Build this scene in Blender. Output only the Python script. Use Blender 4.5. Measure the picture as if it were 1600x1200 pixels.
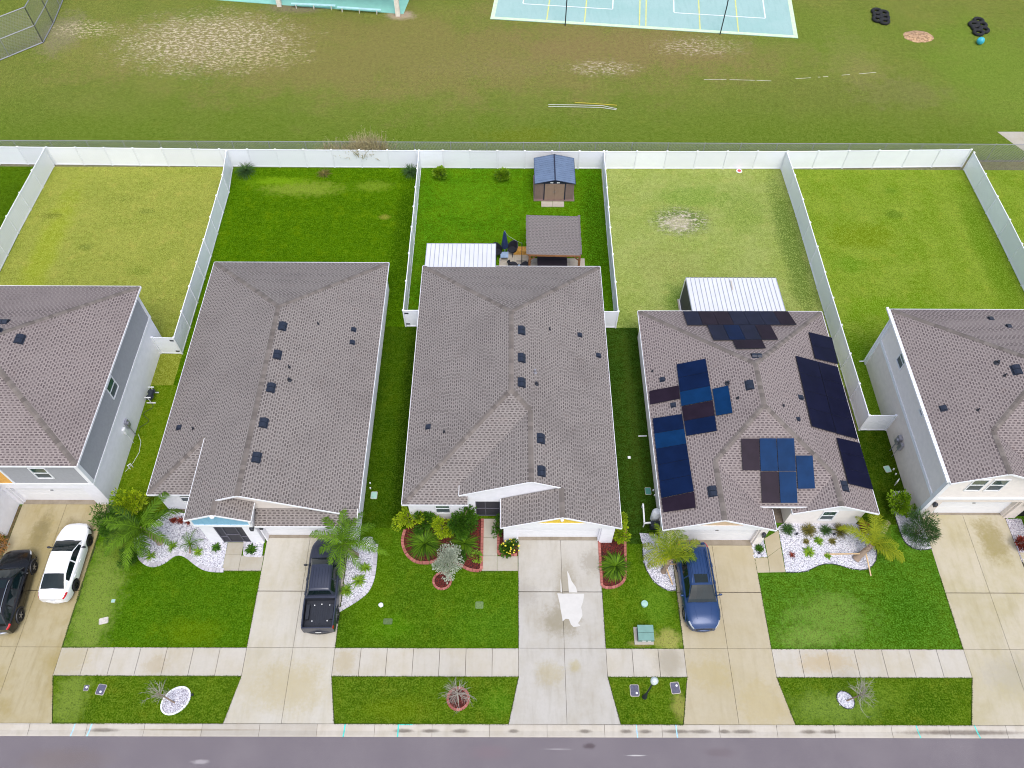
import bpy, math, random
import numpy as np
from mathutils import Vector, Matrix
for o in list(bpy.data.objects): bpy.data.objects.remove(o)
S = bpy.context.scene
C = S.collection
RAD = math.radians
# ------------------------------------------------------------------ camera
F_PX, PITCH, YAW, ROLL, CAMH = 1230.65, 55.5807, -0.1902, 0.3427, 44.805
cam = bpy.data.objects.new("camera", bpy.data.cameras.new("camera")); C.objects.link(cam)
cam.data.sensor_width = 36.0; cam.data.lens = 36.0 * F_PX / 1600.0
cam.data.clip_start = 0.5; cam.data.clip_end = 3000
ROT = Matrix.Rotation(RAD(YAW), 3, 'Z') @ Matrix.Rotation(RAD(90 - PITCH), 3, 'X') @ Matrix.Rotation(RAD(ROLL), 3, 'Z')
cam.matrix_world = Matrix.Translation((0, 0, CAMH)) @ ROT.to_4x4()
S.camera = cam
# ------------------------------------------------------------------ world, sun, exposure (bright overcast)
SUN_EL, SUN_AZ = 64.0, 165.0            # azimuth clockwise from +Y (the far side): light from the right
W = bpy.data.worlds.new("World"); S.world = W; W.use_nodes = True
wn = W.node_tree.nodes; wl = W.node_tree.links; wn.clear()
sky = wn.new('ShaderNodeTexSky'); sky.sky_type = 'NISHITA'; sky.sun_disc = False
sky.sun_elevation = RAD(SUN_EL); sky.sun_rotation = RAD(SUN_AZ); sky.air_density = 1.0; sky.dust_density = 4.0
hs = wn.new('ShaderNodeHueSaturation'); hs.inputs['Saturation'].default_value = 0.75; hs.inputs['Value'].default_value = 1.35
bg = wn.new('ShaderNodeBackground'); bg.inputs['Strength'].default_value = 0.15
wo = wn.new('ShaderNodeOutputWorld')
wl.new(sky.outputs[0], hs.inputs['Color']); wl.new(hs.outputs[0], bg.inputs['Color']); wl.new(bg.outputs[0], wo.inputs['Surface'])
sd = bpy.data.lights.new("sun", 'SUN'); sd.energy = .9; sd.angle = RAD(30); sd.color = (1.0, 0.98, 0.96)
sun = bpy.data.objects.new("sun", sd); C.objects.link(sun)
sv = Vector((math.sin(RAD(SUN_AZ)) * math.cos(RAD(SUN_EL)), math.cos(RAD(SUN_AZ)) * math.cos(RAD(SUN_EL)), math.sin(RAD(SUN_EL))))
sun.rotation_euler = sv.to_track_quat('Z', 'Y').to_euler(); sun.location = sv * 80
S.view_settings.view_transform = 'Standard'; S.view_settings.look = 'None'
S.view_settings.exposure = 0.26; S.view_settings.gamma = 1; S.view_settings.use_curve_mapping = False
S.render.engine = 'CYCLES'
S.cycles.pixel_filter_type = 'BLACKMAN_HARRIS'; S.cycles.filter_width = 1.05
S.cycles.max_bounces = 6; S.cycles.transparent_max_bounces = 12

# ------------------------------------------------------------------ measuring: photo pixel -> point in the place
def ray(u, v):
    return ROT @ Vector(((u - 800) / F_PX, -(v - 600) / F_PX, -1.0))
def P(u, v, z=0.0):
    d = ray(u, v); t = (z - CAMH) / d.z
    return Vector((d.x * t, d.y * t, z))
def onplane(u, v, p0, n):
    d = ray(u, v); o = Vector((0, 0, CAMH)); n = Vector(n); t = (Vector(p0) - o).dot(n) / d.dot(n)
    return o + d * t
# ------------------------------------------------------------------ materials
class NT:
    def __init__(s, name):
        s.m = bpy.data.materials.new(name); s.m.use_nodes = True; s.t = s.m.node_tree; s.t.nodes.clear()
        s.out = s.t.nodes.new('ShaderNodeOutputMaterial'); s.b = s.t.nodes.new('ShaderNodeBsdfPrincipled')
        s.t.links.new(s.b.outputs[0], s.out.inputs['Surface']); s.tc = None
    def set(s, sock, v):
        if isinstance(v, bpy.types.NodeSocket): s.t.links.new(v, sock)
        elif v is not None:
            if hasattr(sock.default_value, '__len__') and not hasattr(v, '__len__'): v = (v,) * len(sock.default_value)
            if hasattr(v, '__len__') and len(v) == 3 and len(sock.default_value) == 4: v = (*v, 1)
            sock.default_value = v
    def n(s, typ, ins=(), **at):
        nd = s.t.nodes.new('ShaderNode' + typ)
        for k, v in at.items(): setattr(nd, k, v)
        for k, v in dict(ins).items(): s.set(nd.inputs[k], v)
        return nd
    def obj(s):
        if s.tc is None: s.tc = s.n('TexCoord')
        return s.tc.outputs['Object']
    def uv(s):
        if s.tc is None: s.tc = s.n('TexCoord')
        return s.tc.outputs['UV']
    def noise(s, scale, detail=3, rough=.55, vec=None, col=False, dist=0):
        nd = s.n('TexNoise', {'Scale': scale, 'Detail': detail, 'Roughness': rough, 'Distortion': dist, 'Vector': vec or s.obj()})
        return nd.outputs['Color' if col else 'Fac']
    def math(s, op, a, b=0.0, c=None, clamp=False):
        nd = s.n('Math', {0: a, 1: b}, operation=op, use_clamp=clamp)
        if c is not None: s.set(nd.inputs[2], c)
        return nd.outputs[0]
    def ramp(s, f, lo, hi):
        return s.n('MapRange', {'Value': f, 'From Min': lo, 'From Max': hi}, interpolation_type='SMOOTHSTEP').outputs[0]
    def mix(s, f, a, b, mode='MIX'):
        nd = s.n('Mix', data_type='RGBA', blend_type=mode)
        s.set(nd.inputs[0], f); s.set(nd.inputs[6], a); s.set(nd.inputs[7], b); return nd.outputs[2]
    def tone(s):
        return s.n('Attribute', attribute_name='tone').outputs['Fac']
    def sep(s, v):
        return s.n('SeparateXYZ', {0: v}).outputs
    def comb(s, x, y, z=0.0):
        return s.n('CombineXYZ', {0: x, 1: y, 2: z}).outputs[0]
    def bump(s, h, strength, dist=.02):
        s.set(s.b.inputs['Normal'], s.n('Bump', {'Height': h, 'Strength': strength, 'Distance': dist}).outputs[0])
    def blob(s, x, y, rx, ry, wob=.5, nsc=1.2):
        q = s.sep(s.obj())
        dx = s.math('DIVIDE', s.math('SUBTRACT', q[0], x), rx); dy = s.math('DIVIDE', s.math('SUBTRACT', q[1], y), ry)
        d = s.math('SQRT', s.math('ADD', s.math('MULTIPLY', dx, dx), s.math('MULTIPLY', dy, dy)))
        d = s.math('ADD', d, s.math('MULTIPLY', s.math('SUBTRACT', s.noise(abs(nsc), 6, .72), .5), wob * 2.8))
        d = s.math('ADD', d, s.math('MULTIPLY', s.math('SUBTRACT', s.noise(5.5, 3, .7), .5), wob * 1.6))
        m = s.ramp(d, 1.25, .35)
        if nsc < 0: m = s.math('MULTIPLY', m, s.ramp(s.noise(1.0, 5, .8, s.comb(s.math('MULTIPLY', q[0], 2.2), s.math('MULTIPLY', q[1], 4.2))), .50, .57))
        return m
    def fin(s, col, rough=.8, metal=0.0, spec=None):
        s.set(s.b.inputs['Base Color'], col); s.set(s.b.inputs['Roughness'], rough); s.set(s.b.inputs['Metallic'], metal)
        if spec is not None: s.set(s.b.inputs['Specular IOR Level'], spec)
        return s.m
MATS = {}
def c3(r, g, b):                    # sRGB 0-255 of a surface colour -> linear
    f = lambda c: (c / 255 / 12.92) if c / 255 <= .04045 else ((c / 255 + .055) / 1.055) ** 2.4
    return (f(r), f(g), f(b))
def scl(c, k): return tuple(min(1, x * k) for x in c)
def plain(name, col, rough=.6, metal=0.0, var=.08, sc=3.0, coat=0.0, spec=None, tone=.0):
    if name in MATS: return MATS[name]
    n = NT(name); f = n.ramp(n.noise(sc, 4), .3, .7)
    cc = n.mix(f, scl(col, 1 - var), scl(col, 1 + var))
    if tone: cc = n.mix(n.tone(), scl(col, 1 - tone), cc)
    n.fin(cc, rough, metal, spec)
    if coat: n.b.inputs['Coat Weight'].default_value = coat; n.b.inputs['Coat Roughness'].default_value = .04
    MATS[name] = n.m; return n.m
def two(name, c1, c2, rough=.6, sc=2.0, spec=None, trans=0.0):       # tone attribute drives c1 -> c2
    n = NT(name); f = n.math('ADD', n.math('MULTIPLY', n.tone(), .8), n.math('MULTIPLY', n.noise(sc, 3), .25), clamp=True)
    m = n.fin(n.mix(f, c1, c2), rough, 0, spec)
    if trans:
        tr = n.n('BsdfTranslucent', {'Color': n.mix(f, scl(c1, 1.2), scl(c2, 1.2))}); mx = n.n('MixShader', {0: trans})
        n.t.links.new(n.b.outputs[0], mx.inputs[1]); n.t.links.new(tr.outputs[0], mx.inputs[2]); n.t.links.new(mx.outputs[0], n.out.inputs['Surface'])
    return m
GM = {'grass_yellow': (1.10, .96, .9), 'grass_pale': (.86, .82, 1.0), 'grass_lime': (.86, .88, .5), 'grass_field': (.96, .92, .85), 'grass_behind_fence': (.8, .8, .9), 'grass_bright': (.62, .70, .22),
      'grass_side_deep': (.46, .55, .24), 'grass_side_dark': (.52, .58, .36), 'grass_side_east': (.52, .58, .25), 'grass_side_yellow': (.8, .78, .3), 'grass_deep': (.70, .84, .14)}  # side strips darkened: lush growth plus wall and eave shade in the colour
def gfix(c):
    k = .86; c = tuple(c)
    if c[1] / max(.001, c[0]) > 2.6: return (c[0] * 1.5 * k + .008, c[1] * .78 * k, c[2] * 1.0 * k + .002)
    return (c[0] * .95 * k, c[1] * .98 * k, c[2] * 1.0 * k)
def grass(name, c1, c2, c3_, sc=.5, fine=.35, blobs=(), grad=None, stripe=0):
    mu = GM.get(name, (.70, .80, .30)); fx = lambda c: tuple(x * (y if c[0] < .2 or y > .9 else y ** .45) for x, y in zip(gfix(c), mu))
    c1, c2, c3_ = fx(c1), fx(c2), fx(c3_); blobs = [(a, b, c, d, fx(e), f, g, h) for a, b, c, d, e, f, g, h in blobs]
    n = NT(name)
    big = n.ramp(n.noise(sc, 5, .6), .33, .68); mid = n.ramp(n.noise(3.2, 5, .7), .3, .72)
    col = n.mix(big, c1, c2); col = n.mix(n.math('MULTIPLY', mid, .6), col, c3_)
    dry = n.ramp(n.noise(.9, 6, .72), .50, .72); col = n.mix(n.math('MULTIPLY', dry, .42), col, tuple(a * k_ for a, k_ in zip(c3_, (1.75, 1.28, 1.6))))
    if grad is not None: col = grad(n, col)
    if stripe:
        q = n.sep(n.obj()); w = n.math('SINE', n.math('ADD', n.math('MULTIPLY', q[0], stripe), n.math('MULTIPLY', n.noise(.4, 2), 3)))
        col = n.mix(n.math('MULTIPLY', n.ramp(w, -.6, .8), .28), col, c1)
    for (x, y, rx, ry, cc, st, wob, ns) in blobs:
        col = n.mix(n.math('MULTIPLY', n.blob(x, y, rx, ry, wob, ns), st), col, cc)
    fn = n.noise(11, 4, .85); fn2 = n.noise(3.0, 5, .8)
    k = n.math('ADD', n.math('MULTIPLY', fn, .72), n.math('MULTIPLY', fn2, .28))
    col = n.mix(n.math('MULTIPLY', n.ramp(k, .52, .38), .7), col, n.mix(.5, (0, 0, 0), c1))
    col = n.mix(n.math('MULTIPLY', n.ramp(k, .47, .62), fine + .4), col, tuple(min(1, x * 1.6 + .012) for x in c3_))
    n.fin(col, .95, 0, .0); n.bump(k, .9, .06); return n.m
def concrete(name, col, stain, amount, sc=.5, blobs=(), tone=.12):
    kf = lambda c: (c[0] * .80, c[1] * .80, c[2] * .765)
    if name[:3] != 'cou': col = kf(col); stain = kf(stain); blobs = [(a, b, c, d, kf(e), f, g, h) for a, b, c, d, e, f, g, h in blobs]
    n = NT(name)
    f = n.ramp(n.noise(sc, 5, .65), .38, .72); g = n.noise(6, 5, .7)
    cc = n.mix(n.math('MULTIPLY', f, amount), col, stain)
    q = n.sep(n.obj())
    st = n.noise(1.0, 4, .6, n.comb(n.math('MULTIPLY', q[0], 2.6), n.math('MULTIPLY', q[1], .5)))
    cc = n.mix(n.math('MULTIPLY', n.ramp(st, .45, .75), .5 * amount), cc, scl(stain, .8))
    for (x, y, rx, ry, c_, s_, wob, ns) in blobs:
        cc = n.mix(n.math('MULTIPLY', n.blob(x, y, rx, ry, wob, ns), s_), cc, c_)
    cc = n.mix(n.math('MULTIPLY', n.tone(), tone * 2), cc, scl(col, .62))
    cc = n.mix(n.math('MULTIPLY', n.ramp(g, .35, .75), .22), cc, scl(col, .75))
    n.fin(cc, .85, 0, .25); n.bump(n.noise(70, 3), .25, .01); return n.m
def shingle(name, light=c3(138, 132, 129), dark=c3(72, 66, 66)):
    n = NT(name); q = n.sep(n.uv())
    rv = n.math('DIVIDE', q[1], .142); row = n.math('FLOOR', rv); fr = n.math('FRACT', rv)
    wr = n.n('TexWhiteNoise', {'W': row}, noise_dimensions='1D').outputs['Value']
    uu = n.math('ADD', n.math('DIVIDE', q[0], .27), n.math('ADD', n.math('MULTIPLY', row, .5), n.math('MULTIPLY', wr, .45)))
    cl = n.math('FLOOR', uu); fu = n.math('FRACT', uu)
    w2 = n.n('TexWhiteNoise', {'Vector': n.comb(cl, row)}, noise_dimensions='2D').outputs['Value']
    width = n.math('ADD', .48, n.math('MULTIPLY', w2, .24))
    a = n.math('LESS_THAN', fu, width); b = n.math('LESS_THAN', fr, .60)
    msk = n.math('MULTIPLY', a, b)
    msk = n.math('MULTIPLY', msk, n.math('ADD', .5, n.math('MULTIPLY', w2, .42)))
    li = n.mix(w2, scl(light, .9), scl(light, 1.08)); cc = n.mix(msk, li, dark)
    edge = n.math('LESS_THAN', fr, .13); cc = n.mix(n.math('MULTIPLY', edge, .35), cc, scl(dark, .55))  # shadow under each course painted as a darker bottom line
    big = n.noise(.35, 5, .62); cc = n.mix(n.math('MULTIPLY', n.ramp(big, .42, .75), .22), cc, scl(dark, .9))
    warm = n.ramp(n.noise(1.7, 4, .6), .55, .8); cc = n.mix(n.math('MULTIPLY', warm, .12), cc, c3(136, 112, 102))
    sp = n.noise(60, 2); cc = n.mix(n.math('MULTIPLY', n.ramp(sp, .5, .75), .18), cc, scl(light, 1.35))
    n.fin(cc, .93, 0, .2)
    h = n.math('SUBTRACT', n.math('MULTIPLY', fr, -.6), n.math('MULTIPLY', msk, .5)); n.bump(h, .5, .012); return n.m

M = {}
WHITE = c3(232, 234, 238)
M['roof'] = shingle('roof_shingle')
M['roof2'] = shingle('roof_shingle_brown', c3(142, 133, 131), c3(74, 65, 68))
M['cap'] = two('ridge_cap_shingle', c3(92, 86, 83), c3(126, 119, 114), .93, 1.5, .2)
M['white'] = plain('white_stucco', c3(234, 234, 240), .75, var=.03)
M['trim'] = plain('white_trim', WHITE, .45, var=.02)
M['cream'] = plain('cream_stucco', c3(234, 228, 224), .8, var=.03)
M['tan'] = plain('tan_stucco', c3(222, 213, 205), .8, var=.04)
M['greywall'] = plain('grey_stucco', c3(158, 160, 165), .8, var=.04, sc=6)
M['vinyl'] = plain('white_vinyl', c3(240, 243, 250), .35, var=.02, sc=1.2, tone=.1)
M['blue_siding'] = plain('blue_siding', c3(128, 178, 205), .6, var=.03)
M['yellow_siding'] = plain('yellow_siding', c3(222, 192, 60), .6, var=.04)
M['orange_siding'] = plain('orange_siding', c3(222, 168, 80), .6, var=.08, sc=8)
M['tan_siding'] = plain('tan_siding', c3(205, 180, 150), .6, var=.03)
M['black'] = plain('black_plastic', c3(34, 38, 48), .45, var=.1)
M['vent'] = plain('roof_vent_metal', c3(34, 42, 58), .4, .1, var=.12, sc=9)
M['dark'] = plain('dark_recess', (.012, .012, .014), .7)
M['screen'] = plain('dark_screen_mesh', c3(52, 52, 62), .6, var=.15, sc=30)
M['screen_frame'] = plain('screen_frame', c3(92, 92, 104), .5)
M['glass'] = plain('window_glass', c3(52, 84, 80), .06, .0, var=.25, sc=1.5, coat=1.0)
M['glass_low'] = plain('window_screen', c3(70, 82, 88), .35, .0, var=.12, sc=5)
M['carglass'] = plain('car_glass', c3(14, 28, 30), .06, .0, var=.2, sc=2, coat=.0, spec=.5)
M['rubber'] = plain('tyre_rubber', c3(26, 27, 30), .8, var=.15, sc=12)
M['rim'] = plain('wheel_alloy', c3(150, 152, 158), .3, .7)
M['rim_dark'] = plain('dark_wheel_alloy', c3(38, 38, 42), .35, .5)
M['chrome'] = plain('chrome', c3(205, 208, 214), .15, .9)
M['red_lens'] = plain('red_lens', c3(185, 20, 32), .2, coat=.5)
M['clear_lens'] = plain('clear_lens', c3(190, 195, 205), .1, .3, coat=.8)
M['amber_lens'] = plain('amber_lens', c3(220, 130, 50), .2)
M['metal_roof'] = plain('white_metal_roof', c3(206, 209, 216), .5, .0, var=.03, sc=1.0, spec=.3)
M['metal_rib'] = plain('metal_roof_rib', c3(146, 152, 168), .4, .0)
M['galv'] = plain('galvanised_steel', c3(168, 168, 178), .4, .6)
M['pole_dark'] = plain('dark_steel', c3(48, 54, 62), .5, .3)
M['wood'] = plain('cedar_wood', c3(132, 90, 52), .7, var=.2, sc=7)
M['planter'] = plain('yellow_cedar', c3(205, 155, 72), .7, var=.15, sc=8)
M['shed_wall'] = plain('shed_brown_metal', c3(128, 108, 104), .5, var=.06, sc=2)
M['shed_roof'] = plain('shed_roof_blue_grey', c3(102, 120, 146), .5, .1, var=.08, sc=1.5)
M['shed_dark'] = plain('shed_trim', c3(30, 36, 58), .5)
M['navy'] = plain('navy_fabric', c3(20, 42, 84), .85, var=.2, sc=6)
M['wicker'] = plain('black_wicker', c3(24, 25, 36), .7, var=.3, sc=25)
M['blue_table'] = plain('glass_table_top', c3(140, 162, 190), .2, coat=.5)
M['tubcover'] = plain('hot_tub_cover', c3(38, 30, 42), .6, var=.15)
M['green_box'] = plain('green_painted_steel', c3(112, 150, 142), .45, .1, var=.06)
M['green_box_dark'] = plain('green_steel_louvre', c3(58, 74, 86), .55, .1)
M['mint_lid'] = plain('mint_plastic', c3(150, 188, 176), .5)
M['meter'] = plain('meter_lid', c3(84, 84, 104), .6, var=.2, sc=12)
M['pad'] = plain('pad_concrete', c3(176, 170, 160), .85)
M['stone'] = plain('pale_stone', c3(190, 186, 178), .8, var=.15, sc=9)
M['bark'] = two('bark', c3(110, 92, 78), c3(168, 150, 132), .9, 6)
M['twig'] = two('pale_twig', c3(128, 122, 112), c3(178, 174, 164), .9, 6)
M['stake'] = plain('stake_wood', c3(196, 168, 130), .8, var=.15, sc=9)
M['marking_white'] = plain('court_line_white', c3(216, 226, 228), .7)
M['marking_yellow'] = plain('court_line_yellow', c3(206, 208, 126), .7)
M['court'] = concrete('court_surface', c3(154, 186, 184), c3(138, 178, 174), .6, .25)
M['court_edge'] = plain('court_edge', c3(190, 222, 190), .7)
M['post_cream'] = plain('cream_post', c3(226, 220, 208), .7)
M['tub_white'] = plain('white_plastic', c3(228, 230, 232), .4)
def panel_mat(name, col, sheen):
    n = NT(name); q = n.sep(n.uv())
    g1 = n.math('LESS_THAN', n.math('FRACT', n.math('MULTIPLY', q[0], 12.5)), .07)
    g2 = n.math('LESS_THAN', n.math('FRACT', n.math('MULTIPLY', q[1], 12.5)), .07)
    f = n.math('MAXIMUM', g1, g2); f2 = n.ramp(n.noise(1.2, 3), .3, .7)
    n.fin(n.mix(n.math('MULTIPLY', f, .35), n.mix(f2, scl(col, .85), scl(col, 1.15)), scl(col, 1.5)), .4, .0, .06)
    n.b.inputs['Coat Weight'].default_value = sheen; n.b.inputs['Coat Roughness'].default_value = .2; return n.m
M['pv_blue'] = panel_mat('pv_blue', c3(12, 46, 84), .0)
M['pv_navy'] = panel_mat('pv_navy', c3(12, 28, 60), .05)
M['pv_brown'] = panel_mat('pv_brown', c3(36, 28, 40), .03)
M['pv_slate'] = panel_mat('pv_slate', c3(30, 33, 52), .05)
M['pv_black'] = panel_mat('pv_black', c3(18, 20, 42), .05)
# grasses
G = lambda *a: c3(*a)
M['g_field'] = grass('grass_field', G(102, 118, 50), G(122, 126, 66), G(118, 132, 58), .16, .34,
  blobs=[(-8, 69, 30, 8, G(140, 122, 80), .7, .9, .25), (14, 70.5, 16, 4.5, G(144, 120, 86), .75, .8, .35), (-20, 73.5, 18, 4, G(136, 124, 76), .4, .8, .3), (-38, 70, 9, 5, G(146, 136, 80), .4, .8, .5),
         (-30, 71.5, 8.5, 5.0, G(160, 142, 108), .6, .7, .6), (-29.5, 71.3, 9, 5.2, G(238, 220, 196), 1.0, .7, -.9), (-24.5, 68.8, 5, 2.2, G(216, 196, 160), .8, .8, -.9), (18.5, 70.8, 4.5, 1.6, G(224, 202, 182), .9, .8, -1.2), (8.6, 67.2, 3.4, 1.3, G(222, 206, 184), .9, .8, -1.4), (-1, 67.3, 8, 2.0, G(150, 134, 100), .5, .9, -.8),
         (33, 68.5, 3, 6, G(150, 138, 92), .5, .9, .7), (36, 63.5, 5, 2.5, G(130, 124, 82), .55, .9, .7), (30, 63, 9, 3, G(108, 116, 56), .4, .8, .5), (46, 67, 7, 10, G(112, 146, 48), .6, .7, .4), (30, 73, 12, 6, G(108, 134, 46), .5, .7, .4),
         (-22, 77.4, 3.6, 1.2, G(140, 122, 110), .9, .4, 1), (-11.3, 76.0, 1.6, .9, G(196, 172, 160), .9, .4, 1.2), (-44.5, 72.5, 2.2, 4, G(150, 136, 118), .7, .6, 1), (-42.5, 73.3, 3.5, 1.6, G(228, 210, 180), .9, .8, -1.5), (1, 57.2, 4, 1.2, G(84, 134, 14), .5, .8, .8)],
  grad=lambda n, c: n.mix(n.math('MULTIPLY', n.ramp(n.math('ADD', n.sep(n.obj())[1], n.math('MULTIPLY', n.noise(.15, 4), 12)), 72, 62), .75), c, tuple(x * y for x, y in zip(gfix(G(92, 118, 34)), (.88, .94, .5)))))
M['g_strip'] = grass('grass_behind_fence', G(120, 118, 90), G(136, 128, 104), G(122, 124, 84), .3)
M['g_yard0'] = grass('grass_dark', G(46, 104, 10), G(58, 120, 14), G(74, 134, 24), .5)
M['g_yard1'] = grass('grass_yellow', G(128, 146, 54), G(146, 158, 68), G(142, 158, 74), .35, .3,
  blobs=[(-36.2, 42.5, 1.2, 9, G(140, 165, 20), .6, .5, .7), (-24, 31, 1.8, 5.5, G(118, 136, 30), .8, .5, .8), (-37, 47, 1, .4, G(100, 112, 40), .7, .5, 2), (-28.3, 41, 1.2, .6, G(100, 128, 38), .6, .6, 1.4), (-33.2, 43.5, .6, .4, G(92, 112, 42), .7, .5, 2), (-29.5, 47.5, .8, .3, G(102, 118, 50), .6, .5, 2), (-32, 49.0, 2, .5, G(112, 128, 50), .4, .7, 2)])
M['g_yard2'] = grass('grass_deep', G(46, 112, 6), G(60, 130, 10), G(80, 142, 20), .45, .28, stripe=0,
  blobs=[(-17.3, 50.3, 3.6, 1.0, G(150, 160, 86), .8, .7, 1.6), (-19.5, 51.2, 2.8, .6, G(128, 160, 40), .8, .7, 1.8), (-11.5, 50.6, 1.6, .7, G(142, 158, 76), .6, .8, 1.8), (-10.2, 47.0, .5, .35, G(160, 150, 90), .8, .4, 2), (-8.6, 44, .9, 9, G(26, 84, 4), .7, .35, .6)])  # long dark blob paints the shadow beside the right side fence
M['g_yard3'] = grass('grass_bright', G(60, 124, 6), G(86, 146, 24), G(102, 158, 36), .55, .3,
  blobs=[(6.6, 45, 1.1, 9, G(36, 96, 4), .8, .35, .6), (-3, 49.5, 3.5, 2, G(120, 160, 50), .35, .7, 1)])  # first blob is fence shadow put into the grass colour
M['g_yard4'] = grass('grass_pale', G(138, 156, 64), G(160, 170, 92), G(150, 164, 84), .4, .38,
  blobs=[(13.7, 46.7, 2.5, 1.75, G(72, 100, 38), .9, .2, 1.5), (13.4, 46.4, 1.3, 1.0, G(200, 184, 160), .75, .5, 2.2), (13.6, 46.6, 2.3, 1.6, G(226, 208, 194), 1.0, .35, -2.0), (22.0, 44, 1.1, 9, G(78, 112, 28), .85, .35, .6), (12.9, 38, 1.6, 2.6, G(92, 136, 34), .7, .5, .9), (15, 49.5, 3, 1.6, G(110, 152, 40), .6, .7, .9), (8.3, 34.5, .7, 3, G(110, 140, 50), .6, .5, 1), (12, 42, 3, 2.5, G(150, 152, 82), .5, .7, 1), (19, 48, 2.2, 3, G(104, 142, 34), .4, .6, .8)])  # long blob by the right fence is its shadow, painted in
M['g_yard5'] = grass('grass_lime', G(112, 140, 38), G(136, 154, 60), G(128, 150, 54), .4, .3,
  blobs=[(28, 45, 3, 1.6, G(90, 146, 14), .7, .6, .8), (37.3, 43, 1.2, 9, G(84, 122, 22), .7, .4, .6), (24.6, 31, 2, 5, G(92, 136, 14), .8, .5, .8), (31, 47.5, .9, .6, G(88, 116, 44), .7, .5, 1.6), (31.5, 50.3, .7, .4, G(84, 122, 40), .6, .5, 1.6), (26, 42, 1.5, 1, G(86, 134, 24), .6, .7, 1.2), (29, 37.5, 5, 1.5, G(104, 146, 18), .6, .7, .8)])  # long narrow blob paints shade left of the far right fence
M['g_side_ab'] = grass('grass_side_yellow', G(88, 128, 14), G(110, 140, 32), G(118, 142, 48), .8, .3, blobs=[(-22.2, 25, .7, 8, G(48, 92, 8), .8, .3, .8)])  # blob paints the house's shade along its left wall
M['g_side_bc'] = grass('grass_side_deep', G(40, 106, 6), G(62, 124, 8), G(76, 134, 20), .6, .25, blobs=[(-6.8, 28, .8, 12, G(26, 76, 2), .85, .3, .6)])  # blob puts wall and eave shade into the already deep green
M['g_side_cd'] = grass('grass_side_dark', G(40, 88, 12), G(58, 100, 22), G(74, 112, 40), .6, .3, blobs=[(6.9, 28, .6, 10, G(28, 82, 2), .5, .3, .8), (8.2, 29, .4, 8, G(106, 120, 52), .4, .6, 1)])  # dark blob at the wall is eave shade worked into the colour
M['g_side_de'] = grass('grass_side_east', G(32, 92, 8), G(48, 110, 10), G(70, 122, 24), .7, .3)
M['g_front_a'] = grass('grass_front_a', G(46, 116, 14), G(58, 132, 14), G(76, 142, 26), .55, .25,
  blobs=[(-23.9, 15.4, 1.4, 5.0, G(146, 160, 90), .85, .7, 1.6), (-18, 13.6, 2.2, .9, G(92, 150, 10), .6, .6, 1), (-23, 18.5, 1.4, .8, G(110, 124, 62), .7, .7, 1.6)])
M['g_front_b'] = grass('grass_front_b', G(46, 112, 14), G(60, 130, 18), G(80, 142, 36), .6, .3,
  blobs=[(-1.2, 14, 2.2, 1.6, G(92, 140, 50), .35, .7, 1.2), (-6.8, 13.9, 1.5, .8, G(94, 146, 26), .5, .7, 1.2), (-8, 16.5, 1.3, 4, G(78, 146, 10), .5, .5, .9)])
M['g_front_c'] = grass('grass_front_c', G(50, 118, 12), G(66, 134, 16), G(86, 144, 42), .7, .3,
  blobs=[(8.6, 15.3, 1.1, 1.6, G(112, 150, 62), .7, .6, 1.2), (8.9, 13.2, .9, .7, G(186, 176, 120), .95, .6, 1.8), (7.4, 13.0, .8, .2, G(170, 150, 110), .8, .7, 2)])
M['g_front_d'] = grass('grass_front_d', G(50, 112, 16), G(70, 128, 26), G(98, 142, 62), .5, .35,
  blobs=[(18.4, 14.6, 2.6, 1.5, G(134, 156, 86), .65, .7, 1.0), (17, 13.4, 2, .7, G(146, 164, 96), .6, .8, 1.2), (22.8, 15, 1.6, 2.6, G(44, 118, 14), .7, .5, .8)])
M['g_verge'] = grass('grass_verge', G(48, 112, 14), G(66, 130, 22), G(88, 142, 46), .7, .35,
  blobs=[(-23.7, 9.9, 1.0, 1.6, G(140, 156, 84), .8, .8, 1.8), (-.6, 9.9, 1.0, .8, G(98, 146, 50), .5, .6, 1.2), (9.2, 9.6, .5, .8, G(176, 164, 110), .8, .6, 1.8), (17.4, 9.6, 2.6, 1.0, G(132, 154, 82), .7, .7, 1.2), (20.2, 10.2, 1.6, .8, G(120, 142, 70), .5, .8, 1.2), (22.8, 9.9, 1.3, 1.1, G(46, 112, 18), .6, .5, .9), (-6, 9.5, 2.2, .7, G(96, 150, 20), .5, .6, .9)])
# paving
BASEC = c3(190, 185, 178)
M['c_a'] = concrete('concrete_driveway_a', c3(186, 175, 146), c3(164, 148, 96), .95, .35, blobs=[(-28.6, 19.6, .6, 1.3, c3(112, 102, 66), .75, .5, 1.4), (-26.9, 19.8, .5, .9, c3(128, 114, 76), .7, .5, 1.6), (-28.5, 17, 1.6, 3.5, c3(160, 146, 94), .5, .6, .7)])
M['c_b'] = concrete('concrete_driveway_b', c3(206, 202, 195), c3(186, 174, 140), .55, .3, blobs=[(-11, 18.0, 1.8, 2.2, c3(172, 164, 138), .6, .5, .7), (-12.0, 10.6, 2.2, 1.6, c3(186, 172, 130), .6, .5, .7)])
M['c_c'] = concrete('concrete_driveway_c', c3(198, 195, 192), c3(174, 166, 150), .6, .4, blobs=[(2.9, 14.3, 1.2, 1.0, c3(150, 142, 120), .8, .5, .9), (3.3, 15.8, .75, 2.4, c3(158, 150, 132), .75, .4, .8), (2.2, 11.4, .9, .7, c3(176, 162, 112), .45, .6, 1), (3.6, 11.7, .4, .4, c3(176, 162, 96), .5, .6, 1.6), (.8, 15.9, .9, .9, c3(150, 144, 136), .35, .8, 1.6), (4.9, 17.8, .7, .9, c3(154, 148, 136), .6, .7, 1.6)])
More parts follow.
